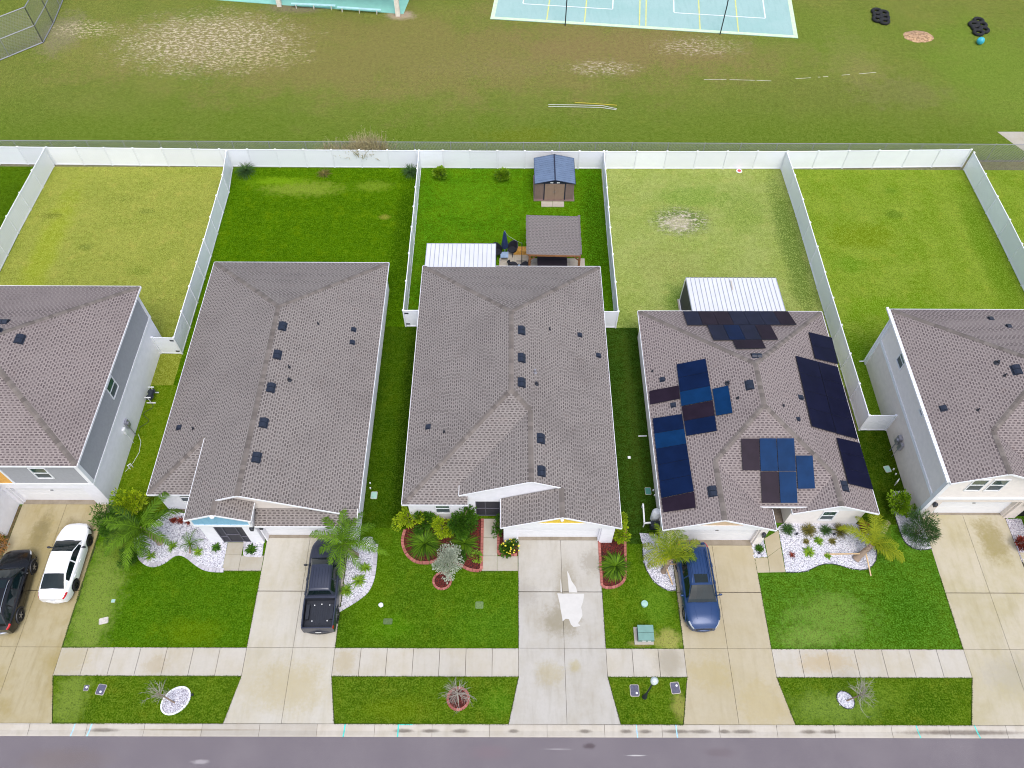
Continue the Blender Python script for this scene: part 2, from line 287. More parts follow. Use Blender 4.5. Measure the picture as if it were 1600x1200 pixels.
M['c_d'] = concrete('concrete_driveway_d', c3(194, 184, 162), c3(178, 164, 124), .5, .3, blobs=[(11, 11.4, 1.3, .9, c3(184, 168, 116), .45, .8, .9), (13.6, 9.8, 1.4, 1.4, c3(184, 168, 118), .4, .8, .9)])
M['c_e'] = concrete('concrete_driveway_e', c3(200, 192, 174), c3(176, 166, 120), .6, .35, blobs=[(29.3, 19.2, 1.0, 1.6, c3(150, 138, 84), .75, .6, 1), (28, 11.3, 2, 1.2, c3(172, 168, 160), .45, .7, .7)])
M['c_walk'] = concrete('concrete_sidewalk', c3(204, 199, 192), c3(182, 168, 130), .4, .45, tone=.16,
  blobs=[(-24.4, 12, 1.2, 1, c3(186, 172, 128), .6, .5, 1), (-19.5, 11.7, .8, .6, c3(176, 158, 122), .4, .8, 1.3), (17.6, 12, 1.8, .7, c3(190, 166, 118), .55, .6, 1), (8.9, 12.0, .9, .9, c3(170, 162, 146), .8, .3, 1.4), (-9.2, 12, .8, .8, c3(178, 160, 108), .45, .6, 1.3)])
M['c_kerb'] = concrete('concrete_kerb', c3(206, 200, 193), c3(180, 170, 152), .5, .8, tone=.3,
  blobs=[(x, 8.42, w, .11, c3(112, 104, 96), .9, .25, 2.5) for x, w in ((-21.5, .9), (-5.6, .55), (-4.2, .5), (-2.6, .5), (.2, .3), (4, .4), (6.2, .35), (7.2, .4), (8.9, .9), (10.2, .6), (11.4, .35), (12.4, .7), (15.9, .5), (17, .6))] + [(24, 8.40, 3.6, .14, c3(122, 112, 104), .9, .25, 2), (-16.5, 8.45, 4.2, .05, c3(130, 118, 90), .7, .2, 2)])
M['c_groove'] = plain('joint_dark', c3(118, 108, 96), .95, var=.2, sc=6)
M['c_path'] = concrete('concrete_path', c3(192, 187, 178), c3(176, 166, 140), .5, .8)
M['c_apron'] = concrete('garage_apron', c3(160, 150, 138), c3(128, 116, 98), .6, 1.2)
M['c_bare'] = plain('bleached_concrete', c3(194, 193, 190), .8, var=.03)
M['c_patio'] = concrete('patio_pavers', c3(196, 188, 178), c3(170, 160, 148), .5, 1.5)
def asphalt():
    n = NT('asphalt'); f = n.ramp(n.noise(.3, 5, .6), .35, .7); col = n.mix(f, c3(104, 98, 104), c3(112, 106, 111))
    sp = n.noise(38, 3, .8); col = n.mix(n.math('MULTIPLY', n.ramp(sp, .48, .75), .6), col, c3(172, 166, 170)); col = n.mix(n.math('MULTIPLY', n.ramp(sp, .48, .25), .5), col, c3(78, 72, 80))
    for (x, y, rx, ry, c_, s_) in [(4.2, 7.7, .35, .16, c3(70, 58, 62), .7), (-23.0, 7.0, 2.5, .6, c3(112, 100, 92), .35), (2.5, 7.55, .8, .03, c3(176, 172, 174), .5), (-16.0, 6.9, .5, .12, c3(180, 176, 178), .5), (6.6, 7.25, .5, .04, c3(210, 208, 208), .6), (11, 7.4, 1.0, .25, c3(100, 88, 92), .4), (-1, 7.4, 1.2, .4, c3(120, 104, 110), .4)]:
        col = n.mix(n.math('MULTIPLY', n.blob(x, y, rx, ry, .4, 2), s_), col, c_)
    n.fin(col, .85, 0, .25); n.bump(sp, .5, .01); return n.m
M['asphalt'] = asphalt()
def gravel(name, c1, c2, c_dark, sc=9):
    n = NT(name); v = n.n('TexVoronoi', {'Scale': sc, 'Vector': n.obj()}); d = v.outputs['Distance']; cc = n.sep(v.outputs['Color'])
    col = n.mix(cc[0], c1, c2); col = n.mix(n.ramp(d, .42, .75), col, c_dark); n.fin(col, .8)
    n.bump(n.math('SUBTRACT', 1.0, d), 1.0, .05); return n.m
M['pebble'] = gravel('white_pebbles', c3(224, 225, 232), c3(200, 200, 209), c3(150, 150, 162), 12)
M['stone_white'] = two('white_stone', c3(168, 168, 180), c3(222, 222, 230), .7, 9)
M['pebble_grey'] = gravel('grey_pebbles', c3(206, 204, 212), c3(178, 176, 186), c3(140, 136, 148), 13)
M['mulch'] = gravel('red_mulch', c3(112, 34, 24), c3(86, 24, 18), c3(52, 16, 14), 14)
M['dirt'] = gravel('bare_dirt', c3(170, 138, 108), c3(192, 158, 120), c3(140, 112, 84), 5)
M['brick_red'] = two('red_edging_block', c3(138, 76, 68), c3(178, 114, 104), .8, 8)
M['block_grey'] = two('grey_edging_block', c3(160, 158, 166), c3(206, 204, 212), .8, 8)
M['edge_black'] = plain('black_edging', c3(44, 52, 52), .6)
# foliage
M['leaf_palm'] = two('palm_leaf', c3(16, 50, 6), c3(104, 142, 28), .6, 1.5, .15, .15)
M['leaf_palm_y'] = two('palm_leaf_yellow', c3(50, 92, 12), c3(152, 160, 34), .6, 1.2, .15, .2)
M['leaf_croton'] = two('croton_leaf', c3(66, 112, 8), c3(178, 196, 34), .55, 2.5, .2, .2)
M['leaf_green'] = two('shrub_leaf', c3(20, 58, 8), c3(76, 118, 24), .55, 2, .2, .2)
M['leaf_bright'] = two('bright_shrub_leaf', c3(54, 100, 8), c3(136, 168, 30), .55, 2.5, .2, .2)
M['leaf_fine'] = two('fine_leaf', c3(24, 56, 24), c3(78, 114, 50), .6, 2, .3, .2)
M['leaf_silver'] = two('silver_leaf', c3(118, 128, 108), c3(188, 196, 178), .6, 3, .3, .1)
M['leaf_red'] = two('red_leaf', c3(72, 24, 26), c3(150, 62, 40), .5, 2, .3, .1)
M['leaf_olive'] = two('olive_grass_leaf', c3(66, 70, 26), c3(126, 118, 52), .6, 2, .3, .1)
M['leaf_lime'] = two('lime_leaf', c3(70, 116, 18), c3(140, 172, 44), .55, 2, .3, .2)
M['leaf_dry'] = two('dry_leaf', c3(132, 122, 84), c3(196, 186, 146), .8, 2, .2, .1)
M['flower_y'] = plain('yellow_flower', c3(230, 214, 60), .6)
def wire():
    n = NT('chain_link_mesh'); q = n.sep(n.uv())
    a = n.math('LESS_THAN', n.math('FRACT', n.math('MULTIPLY', n.math('ADD', q[0], q[1]), 8)), .17)
    b = n.math('LESS_THAN', n.math('FRACT', n.math('MULTIPLY', n.math('SUBTRACT', q[0], q[1]), 8)), .17)
    n.fin(c3(168, 166, 176), .5, .3); tr = n.n('BsdfTransparent'); mx = n.n('MixShader', {0: n.math('MAXIMUM', a, b)})
    n.t.links.new(tr.outputs[0], mx.inputs[1]); n.t.links.new(n.b.outputs[0], mx.inputs[2]); n.t.links.new(mx.outputs[0], n.out.inputs['Surface'])
    return n.m
M['wire'] = wire()
def paint(name, col, rough=.28, metal=.5, coat=.4): return plain(name, col, rough + .12, metal * .6, var=.03, coat=coat, sc=.8)
M['p_white'] = paint('car_paint_white', c3(232, 234, 238), .3, 0)
M['p_black'] = paint('car_paint_black', c3(8, 8, 12), .1, .0, .25)
M['p_grey'] = paint('car_paint_grey', c3(50, 55, 72), .25, .4, .3)
M['p_blue'] = paint('car_paint_blue', c3(20, 54, 100), .25, .4, .3)

# ------------------------------------------------------------------ mesh building
class MB:
    def __init__(s): s.v = []; s.f = []; s.t = []; s.mi = []; s.mats = []; s.uvs = {}; s.smooth = False
    def face(s, pts, tone=0.0, uv=None, mat=0):
        i = len(s.v); s.v.extend([tuple(p) for p in pts]); s.f.append(tuple(range(i, i + len(pts)))); s.t.append(tone); s.mi.append(mat)
        if uv is not None: s.uvs[len(s.f) - 1] = uv
    def grid(s, rows, tone=0.0, closed=False, mat=0):
        i = len(s.v); n = len(rows[0])
        for r in rows: s.v.extend([tuple(p) for p in r])
        for a in range(len(rows) - 1):
            for b in range(n - (0 if closed else 1)):
                c = (b + 1) % n
                s.f.append((i + a * n + b, i + a * n + c, i + (a + 1) * n + c, i + (a + 1) * n + b)); s.t.append(tone); s.mi.append(mat)
    def prism(s, poly, z0, z1, tone=0.0, mat=0, bevel=0.0):
        A = sum(poly[i][0] * poly[(i + 1) % len(poly)][1] - poly[(i + 1) % len(poly)][0] * poly[i][1] for i in range(len(poly)))
        if A < 0: poly = poly[::-1]
        n = len(poly)
        s.face([(p[0], p[1], z1) for p in poly], tone, mat=mat)
        s.face([(p[0], p[1], z0) for p in poly][::-1], tone, mat=mat)
        for k in range(n):
            a, b = poly[k], poly[(k + 1) % n]
            s.face([(a[0], a[1], z0), (b[0], b[1], z0), (b[0], b[1], z1), (a[0], a[1], z1)], tone, mat=mat)
    def box(s, x0, x1, y0, y1, z0, z1, tone=0.0, mat=0):
        s.prism([(x0, y0), (x1, y0), (x1, y1), (x0, y1)], z0, z1, tone, mat)
    def obox(s, c, ax, ay, az, tone=0.0, mat=0):                       # oriented box: half-axis vectors
        c = Vector(c); ax = Vector(ax); ay = Vector(ay); az = Vector(az)
        if ax.cross(ay).dot(az) < 0: ax = -ax
        V = [[[c + ax * i + ay * j + az * k for k in (-1, 1)] for j in (-1, 1)] for i in (-1, 1)]
        g = lambda i, j, k: V[i][j][k]
        for q in (((0,0,0),(0,1,0),(1,1,0),(1,0,0)), ((0,0,1),(1,0,1),(1,1,1),(0,1,1)), ((0,0,0),(1,0,0),(1,0,1),(0,0,1)),
                  ((0,1,0),(0,1,1),(1,1,1),(1,1,0)), ((0,0,0),(0,0,1),(0,1,1),(0,1,0)), ((1,0,0),(1,1,0),(1,1,1),(1,0,1))):
            s.face([g(*t) for t in q], tone, mat=mat)
    def bar(s, a, b, w, h=None, tone=0.0, mat=0, up=(0, 0, 1)):
        a = Vector(a); b = Vector(b); d = (b - a); L = d.length; d.normalize(); up = Vector(up)
        if abs(d.dot(up)) > .98: up = Vector((0, 1, 0))
        sx = d.cross(up).normalized(); uz = sx.cross(d).normalized(); h = h or w
        s.obox((a + b) / 2, d * L / 2, sx * w / 2, uz * h / 2, tone, mat)
    def tube(s, pts, radii, n=8, tone=0.0, cap=True, mat=0):
        pts = [Vector(p) for p in pts]; rows = []; prev = None
        if not hasattr(radii, '__len__'): radii = [radii] * len(pts)
        for i, p in enumerate(pts):
            d = (pts[min(i + 1, len(pts) - 1)] - pts[max(i - 1, 0)]).normalized()
            a = prev if prev is not None else (Vector((1, 0, 0)) if abs(d.x) < .9 else Vector((0, 1, 0)))
            a = (a - d * a.dot(d)).normalized(); prev = a; b = d.cross(a)
            rows.append([p + (a * math.cos(2 * math.pi * k / n) + b * math.sin(2 * math.pi * k / n)) * radii[i] for k in range(n)])
        s.grid(rows, tone, True, mat)
        if cap: s.face(rows[0][::-1], tone, mat=mat); s.face(rows[-1], tone, mat=mat)
    def lathe(s, c, prof, n=20, axis='z', tone=0.0, mat=0):              # prof: (radius, height)
        rows = []
        for r, h in prof:
            row = []
            for k in range(n):
                a = 2 * math.pi * k / n; x, y = r * math.cos(a), r * math.sin(a)
                row.append((c[0] + x, c[1] + y, c[2] + h) if axis == 'z' else (c[0] + h, c[1] + x, c[2] + y))
            rows.append(row)
        s.grid(rows, tone, True, mat)
    def build(s, name, mats, parent=None, smooth=None, kind=None, flat_uv=False):
        me = bpy.data.meshes.new(name); me.from_pydata(s.v, [], s.f); me.update()
        for m in (mats if isinstance(mats, (list, tuple)) else [mats]): me.materials.append(m)
        at = me.attributes.new('tone', 'FLOAT', 'FACE'); at.data.foreach_set('value', s.t)
        me.polygons.foreach_set('material_index', s.mi)
        if s.uvs:
            ul = me.uv_layers.new(name='UVMap')
            for fi, uv in s.uvs.items():
                for li, q in zip(me.polygons[fi].loop_indices, uv): ul.data[li].uv = q
        if smooth is not None:
            me.polygons.foreach_set('use_smooth', [True] * len(me.polygons))
            if smooth < 180: me.set_sharp_from_angle(angle=RAD(smooth))
        o = bpy.data.objects.new(name, me); C.objects.link(o)
        if parent is not None:
            o.parent = parent
            if parent.type == 'EMPTY' and name and getattr(s, 'world', True):
                o.matrix_parent_inverse = parent.matrix_basis.inverted()
            elif parent.type == 'MESH' and getattr(s, 'world', True): o.matrix_parent_inverse = WI(parent).inverted()
        if kind: o['kind'] = kind
        return o
def WI(o):
    m = o.matrix_basis.copy()
    if o.parent: m = WI(o.parent) @ o.matrix_parent_inverse @ m
    return m
def thing(name, label, cat, loc=(0, 0, 0), group=None, rz=0.0):
    o = bpy.data.objects.new(name, None); C.objects.link(o); o.empty_display_size = .3
    o.location = loc; o.rotation_euler = (0, 0, rz); o['label'] = label; o['category'] = cat
    if group: o['group'] = group
    return o
def tag(o, label, cat, group=None):
    o['label'] = label; o['category'] = cat
    if group: o['group'] = group
    return o
def struct(o): o['kind'] = 'structure'; return o
def copy_tree(o, parent=None):
    c = o.copy(); C.objects.link(c)
    if parent is not None: c.parent = parent
    for ch in o.children: copy_tree(ch, c)
    return c
def roofface(mb, pts, tone=0.0, mat=0):
    pts = [Vector(p) for p in pts]; n = Vector((0, 0, 0))
    for i in range(len(pts)): n += pts[i].cross(pts[(i + 1) % len(pts)])
    if n.z < 0: pts = pts[::-1]; n = -n
    n.normalize(); h = Vector((n.x, n.y, 0))
    if h.length < 1e-4: ud = Vector((1, 0, 0)); vd = Vector((0, 1, 0))
    else: ud = Vector((-h.y, h.x, 0)).normalized(); vd = n.cross(ud).normalized()
    if vd.z < 0: vd = -vd
    mb.face(pts, tone, [(p.dot(ud), p.dot(vd)) for p in pts], mat)
    return n
def jit(poly, amp, step, rng):
    out = []
    for i in range(len(poly)):
        a = Vector((poly[i][0], poly[i][1])); b = Vector((poly[(i + 1) % len(poly)][0], poly[(i + 1) % len(poly)][1])); L = (b - a).length; n = max(1, int(L / step))
        nn = Vector((-(b - a).y, (b - a).x)).normalized() if L > 0 else Vector((0, 0))
        for k in range(n):
            q = a.lerp(b, k / n) + nn * rng.uniform(-amp, amp) * (1 if k else 0); out.append((q.x, q.y))
    return out
# ------------------------------------------------------------------ ground, road, paving
rng = random.Random(7)
def sheet(name, poly, z, mat, kind='structure', jamp=0.0, thick=0.0):
    mb = MB()
    if jamp: poly = jit(poly, jamp, .18, rng)
    if thick: mb.prism(poly, z - thick, z)
    else:
        A = sum(poly[i][0] * poly[(i + 1) % len(poly)][1] - poly[(i + 1) % len(poly)][0] * poly[i][1] for i in range(len(poly)))
        if A < 0: poly = poly[::-1]
        mb.face([(p[0], p[1], z) for p in poly])
    o = mb.build(name, mat); o['kind'] = kind; return o
def px(pts, z=0): return [(P(u, v, z).x, P(u, v, z).y) for u, v in pts]
def R4(x0, x1, y0, y1): return [(x0, y0), (x1, y0), (x1, y1), (x0, y1)]
sheet('ground', R4(-900, 900, -400, 1500), -.20, M['g_field'])
sheet('road', R4(-300, 300, -1, 8.12), -.05, M['asphalt'])
sheet('far_ground', R4(-300, 300, -60, -1), -.055, M['g_field'])
sheet('sports_field', R4(-200, 200, 54.2, 300), .0, M['g_field'])
sheet('fence_strip', R4(-200, 200, 52.9, 54.2), -.002, M['g_strip'])
sheet('subsoil', R4(-200, 200, 8.1, 52.9), -.09, M['c_groove'])
FX = [-38.9, -23.2, -7.6, 7.6, 23.05, 38.6]
# back yards
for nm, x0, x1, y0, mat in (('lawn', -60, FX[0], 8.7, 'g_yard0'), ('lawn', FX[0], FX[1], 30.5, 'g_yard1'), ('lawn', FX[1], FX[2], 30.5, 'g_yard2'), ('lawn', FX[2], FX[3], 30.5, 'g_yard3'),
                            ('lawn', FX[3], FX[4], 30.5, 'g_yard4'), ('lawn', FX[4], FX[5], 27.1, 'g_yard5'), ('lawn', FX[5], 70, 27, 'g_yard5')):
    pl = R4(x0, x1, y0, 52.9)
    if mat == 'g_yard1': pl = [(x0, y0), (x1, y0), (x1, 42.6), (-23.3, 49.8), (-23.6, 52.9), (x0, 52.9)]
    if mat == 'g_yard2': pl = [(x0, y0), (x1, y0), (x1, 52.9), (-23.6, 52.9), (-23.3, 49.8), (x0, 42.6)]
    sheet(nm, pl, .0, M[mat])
# side strips and front lawns
sheet('lawn', R4(FX[0], -30.35, 12.72, 30.5), .0, M['g_front_a'])
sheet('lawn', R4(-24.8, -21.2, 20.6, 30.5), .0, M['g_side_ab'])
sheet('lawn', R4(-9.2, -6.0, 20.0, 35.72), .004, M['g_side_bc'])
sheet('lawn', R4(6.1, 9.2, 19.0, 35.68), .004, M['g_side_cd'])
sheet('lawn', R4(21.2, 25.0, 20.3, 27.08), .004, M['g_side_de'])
sheet('lawn', [(-25.05, 12.73), (-14.73, 12.73), (-14.73, 21.0), (-24.6, 21.0), (-25.0, 20.9)], .002, M['g_front_a'], jamp=.035)
sheet('lawn', R4(-9.76, .5, 12.73, 20.8), .002, M['g_front_b'], jamp=.025)
sheet('lawn', R4(5.4, 9.74, 12.73, 20.4), .002, M['g_front_c'], jamp=.03)
sheet('lawn', R4(14.69, 25.5, 12.73, 20.4), .002, M['g_front_d'], jamp=.025)
sheet('lawn', R4(30.7, 38.6, 12.73, 27), .002, M['g_front_d'])
# verges between pavement and kerb
def dwx(l, r, fl, fr): return l, r, fl, fr
DW = [(-30.35, -25.06, -31.0, -24.3, 'c_a'), (-14.72, -9.78, -15.22, -9.33, 'c_b'), (.50, 5.39, -.04, 5.92, 'c_c'), (9.76, 14.68, 9.27, 15.22, 'c_d'), (25.45, 30.62, 24.62, 31.3, 'c_e')]
for i in range(4):
    a, b = DW[i], DW[i + 1]
    sheet('verge', [(a[1] + .02, 11.18), (b[0] - .02, 11.18), (b[2] - .02, 8.76), (a[3] + .02, 8.76)], .002, M['g_verge'], jamp=.02)
sheet('verge', [(31.3, 8.76), (60, 8.76), (60, 11.18), (30.7, 11.18)], .002, M['g_verge'])
sheet('verge', [(-60, 8.76), (-31, 8.76), (-30.4, 11.18), (-60, 11.18)], .002, M['g_verge'])
# driveways: slabs with open joints
DTOP = [21.5, 19.3, 19.2, 18.9, 20.95]
for i, (l, r, fl, fr, m) in enumerate(DW):
    mb = MB(); g = .009; c = (l + r) / 2 + (.12 if i in (1, 2) else 0)
    if i == 0: c = -27.6
    if i == 4: c = 28.05
    top = DTOP[i]
    for (y0, y1) in ((12.74, 15.97), (16.0, top)):
        for (xa, xb) in ((l, c), (c, r)):
            mb.box(xa + g, xb - g, y0 + g, y1 - g, -.02, .03, rng.uniform(0, .35))
    for (xa, xb, fa, fb) in ((l, c, fl, c), (c, r, c, fr)):
        mb.prism([(xa + g, 12.74 - g), (xa + g, 11.2), (fa + g, 8.76), (fb - g, 8.76), (xb - g, 11.2), (xb - g, 12.74 - g)], -.02, .03, rng.uniform(0, .3))
    o = mb.build('driveway', M[m]); struct(o)
# pavement slabs
segs = [(-46, -30.36, 9, None), (DW[0][1], DW[1][0], 7, (.55, .15, .1, .12, .15, .3, .15)), (DW[1][1], DW[2][0], 7, (.35, .15, .05, .5, .45, .42, .4)), (DW[2][1], DW[3][0], 3, (.3, .12, .45)), (DW[3][1], DW[4][0], 7, (.15, .3, .3, .3, .05, .1, .15)), (DW[4][1], 46, 9, None)]
mb = MB()
for x0, x1, n, ts in segs:
    for k in range(n):
        a = x0 + (x1 - x0) * k / n; b = x0 + (x1 - x0) * (k + 1) / n
        mb.box(a + .012, b - .012, 11.2, 12.72, -.02, .035 + rng.uniform(-.003, .003), (ts[k] if ts else rng.random() * .5))
struct(mb.build('pavement', M['c_walk']))
# roll kerb with shallow gutter
mb = MB(); xs = np.arange(-120, 120, 3.05)
prof = [(8.12, -.045), (8.2, -.03), (8.42, -.035), (8.55, .0), (8.66, .03), (8.74, .032)]
for x in xs:
    t = rng.uniform(0, .3); a, b = x + .008, x + 3.04
    if -17.6 < x + 1.5 < -11: t = .8
    mb.grid([[(a, y, z) for y, z in prof], [(b, y, z) for y, z in prof]], t)
kerb = mb.build('kerb', M['c_kerb']); struct(kerb)
mb = MB(); mb2 = MB()
for (u, w, dx, col) in ((114, .05, -.1, 0), (140, .07, -.12, 0), (538, .07, -.05, 1), (622, .07, 0, 1), (995, .05, .03, 0), (1057, .06, .03, 0), (1434, .05, .12, 1), (1526, .06, .16, 1)):
    x = P(u, 1140).x; q = mb if col == 0 else mb2
    for k in range(len(prof) - 1):
        (ya, za), (yb, zb) = prof[k], prof[k + 1]
        f = lambda y: x + dx * (8.45 - y) / .6
        q.face([(f(ya) - w / 2, ya, za + .004), (f(ya) + w / 2, ya, za + .004), (f(yb) + w / 2, yb, zb + .004), (f(yb) - w / 2, yb, zb + .004)])
x = P(622, 1140).x; mb2.box(x, x + .75, 8.70, 8.74, .034, .038)
mb.build('paint_mark', plain('utility_blue', c3(150, 200, 236), .8, var=.2, sc=14), kerb)
mb2.build('paint_mark', plain('utility_teal', c3(60, 196, 186), .8, var=.2, sc=14), kerb)
# garage aprons
for l, r, y0, y1 in ((-30.3, -25.65, 21.5, 21.85), (-14.72, -9.9, 19.3, 19.6), (.45, 5.35, 19.2, 19.5), (9.9, 14.6, 18.9, 19.3), (25.7, 30.55, 20.95, 21.2)):
    struct(sheet('apron', R4(l, r, y0, y1), .03, M['c_apron'], thick=.05))
# front paths
def slabs(name, polys, mat, z=.03):
    mb = MB()
    for p in polys: mb.prism(p, -.02, z, rng.uniform(0, .4))
    return struct(mb.build(name, mat))
a = px([(357, 846), (381, 846), (381, 869), (353, 869)]); slabs('path', [[(-17.05, 19.0), (-16.1, 19.0), (-16.1, 18.25), (-17.05, 18.25)], [(-17.05, 18.235), (-16.1, 18.235), (-16.1, 17.22), (-17.05, 17.22)], [(-16.085, 18.16), (-14.75, 18.16), (-14.75, 17.22), (-16.085, 17.22)]], M['c_path'])
slabs('path', [px([(754, 811), (777, 811), (777, 840), (754, 840)]), px([(754, 840.5), (777, 840.5), (777, 868.5), (753, 868.5)]), px([(753, 869), (776.5, 869), (776.5, 892), (752.5, 892)]), px([(777, 869.5), (809, 869.5), (809, 892), (777, 892)])], M['c_path'])
slabs('path', [px([(1194, 842), (1216, 829), (1220, 855), (1199.5, 870)]), px([(1199.7, 870.5), (1220, 855.5), (1227, 894), (1203, 894.5)]), px([(1179, 872), (1199, 871), (1202.5, 894.5), (1183, 895)])], M['c_d'])
slabs('path', [[(30.7, 17.4), (34, 17.4), (34, 18.5), (30.7, 18.5)]], M['c_e'])
# bleached patch on the centre driveway
o = sheet('bleached_patch', px([(870.5, 927.3), (912.5, 928), (911, 940), (908, 949), (910, 962), (906, 970), (903, 974), (907, 978), (896, 980), (892, 976), (889, 968), (884, 967), (879, 971), (877, 958), (875, 945)]), .0345, M['c_bare'], jamp=.02)
mbp = MB()
for pp in ([(889, 926), (887, 903), (886, 892), (889, 897), (893, 908), (900, 918), (902, 926)], [(876, 925), (875.5, 904), (877, 912), (878, 926)]):
    q = px(pp); mbp.face([(p[0], p[1], .0345) for p in (q if sum(q[i][0] * q[(i + 1) % len(q)][1] - q[(i + 1) % len(q)][0] * q[i][1] for i in range(len(q))) > 0 else q[::-1])])
struct(mbp.build('bleached_streak', M['c_bare']))
# ------------------------------------------------------------------ planting beds
def smooth(pts, n=6):
    out = []; k = len(pts); pts = [Vector((p[0], p[1])) for p in pts]
    for i in range(k - 1):
        p0 = pts[max(i - 1, 0)]; p1 = pts[i]; p2 = pts[i + 1]; p3 = pts[min(i + 2, k - 1)]
        for j in range(n):
            t = j / n
            out.append(.5 * ((2 * p1) + (p2 - p0) * t + (2 * p0 - 5 * p1 + 4 * p2 - p3) * t * t + (3 * p1 - p0 - 3 * p2 + p3) * t ** 3))
    out.append(pts[-1]); return out
def edging(mb, line, block, w, h, gap=.01, r=rng):
    acc = 0; L = [0]
    for i in range(1, len(line)): L.append(L[-1] + (line[i] - line[i - 1]).length)
    def at(d):
        for i in range(1, len(L)):
            if d <= L[i]: return line[i - 1].lerp(line[i], (d - L[i - 1]) / max(1e-6, L[i] - L[i - 1]))
        return line[-1]
    n = max(1, int(L[-1] / block))
    for k in range(n):
        a = at(L[-1] * k / n); b = at(L[-1] * (k + 1) / n); d = (b - a); le = d.length
        if le < 1e-4: continue
        d.normalize(); c = (a + b) / 2; nn = Vector((-d.y, d.x)); hh = h + r.uniform(-.008, .008)
        mb.obox((c.x, c.y, hh / 2), (d.x * (le / 2 - gap), d.y * (le / 2 - gap), 0), (nn.x * w / 2, nn.y * w / 2, 0), (0, 0, hh / 2), r.random())
def bed(name, label, poly, z, mat, edge=None, block=.2, w=.14, h=.09, emat=None, n_st=0, smat=None, seed=1):
    r = random.Random(seed); t = thing(name, label, 'flower bed', (poly[0][0], poly[0][1], 0))
    mb = MB(); A = sum(poly[i][0] * poly[(i + 1) % len(poly)][1] - poly[(i + 1) % len(poly)][0] * poly[i][1] for i in range(len(poly)))
    if A < 0: poly = poly[::-1]
    mb.face([(p[0], p[1], z) for p in poly])
    mb.build('gravel' if 'mulch' not in name else 'mulch', mat, t)
    if edge:
        me = MB()
        for e in edge: edging(me, e, block, w, h, r=r)
        me.build('edging', emat, t)
    if n_st:                                                  # loose larger stones among the gravel
        ms = MB(); xs = [p[0] for p in poly]; ys = [p[1] for p in poly]; k = 0
        while k < n_st:
            x = r.uniform(min(xs), max(xs)); y = r.uniform(min(ys), max(ys)); ins = False; j = len(poly) - 1
            for i in range(len(poly)):
                if (poly[i][1] > y) != (poly[j][1] > y) and x < (poly[j][0] - poly[i][0]) * (y - poly[i][1]) / (poly[j][1] - poly[i][1]) + poly[i][0]: ins = not ins
                j = i
            k += 1
            if not ins: continue
            s = r.uniform(.018, .045); a = r.uniform(0, 3.14); up = r.uniform(.5, .9)
            top = [(x + s * r.uniform(.7, 1.2) * math.cos(a + q * 1.0472), y + s * r.uniform(.7, 1.2) * math.sin(a + q * 1.0472), z + s * .35 * up) for q in range(6)]
            bot = [(x + (p[0] - x) * 1.1, y + (p[1] - y) * 1.1, z - .01) for p in top]
            ms.grid([bot, top], r.random(), True); ms.face([(x + (p[0] - x) * .6, y + (p[1] - y) * .6, z + s * up * .8) for p in top], r.random()); ms.grid([top, [(x + (p[0] - x) * .6, y + (p[1] - y) * .6, z + s * up * .8) for p in top]], r.random(), True)
        o = ms.build('loose_stone', smat or mat, t); o['kind'] = 'stuff'
    return t
e1 = smooth(px([(213, 840), (213, 852), (216, 864), (221, 874), (232, 882), (244, 883), (258, 877), (269, 868.5), (280, 865), (292, 869), (306, 880), (319, 888), (333, 891), (350, 891.5)]))
bed('gravel_bed', 'white pebble bed with curved grey block edging beside the blue gabled porch', [(p.x, p.y) for p in e1] + [(-17.07, 17.25), (-17.07, 19.0), (-18.05, 19.0), (-18.05, 20.5), (-21.1, 21.1), (-21.9, 20.3)], .02, M['pebble'], [e1], .22, .24, .07, M['block_grey'], 2600, M['stone_white'], 11)
e2 = [Vector(p) for p in px([(382.5, 845), (381.5, 869), (409, 870)])]
bed('gravel_bed', 'small square white pebble bed between the porch path and pickup driveway', px([(383, 843), (413, 841), (409.5, 869), (382, 869)]), .02, M['pebble'], [e2], .22, .1, .07, M['block_grey'], 350, M['stone_white'], 12)
e3 = smooth(px([(588, 850), (587, 862), (586, 878), (583, 900), (579, 913), (572, 925), (560, 935), (546, 944), (529, 954)]))
bed('gravel_bed', 'white pebble bed with grey edging alongside the grey pickup truck', [(p.x, p.y) for p in e3] + [(-9.74, 15.0), (-9.74, 18.9), (-8.4, 19.3)], .02, M['pebble'], [e3], .22, .24, .07, M['block_grey'], 1100, M['stone_white'], 13)
e4 = smooth(px([(633, 828), (629.5, 840), (629.5, 852), (634, 864), (641, 872.5), (651, 878.5), (662, 880), (674, 879), (690, 872), (702, 873), (715, 881), (724, 886), (732, 890), (742, 892), (752, 892)])) ; e4 += [Vector(p) for p in px([(753, 862), (754, 811)])]
bed('mulch_bed', 'large red mulch bed with red block edging left of the centre front path', [(p.x, p.y) for p in e4] + [(-6.0, 20.6)], .02, M['mulch'], [e4], .2, .17, .1, M['brick_red'], 900, M['mulch'], 14)
e5 = [Vector(p) for p in px([(779, 812), (778.5, 867), (808, 867.5)])]
bed('mulch_bed', 'narrow red mulch bed right of the centre front path by the garage', px([(779, 812), (787, 812), (788, 846), (809, 846), (809, 868), (779, 868)]), .02, M['mulch'], [e5], .2, .15, .1, M['brick_red'], 200, M['mulch'], 15)
e6 = [Vector(p) for p in px([(936, 846), (938, 880), (940, 912)])] + smooth(px([(941, 917), (950, 919), (962, 917), (972, 911), (977, 901), (977, 880), (976.5, 850), (977, 826)]))
bed('mulch_bed', 'red mulch bed with rounded red edging right of the centre driveway', [(p.x, p.y) for p in e6] + [(6.2, 19.6), (6.2, 19.15)], .02, M['mulch'], [e6], .2, .15, .1, M['brick_red'], 400, M['mulch'], 16)
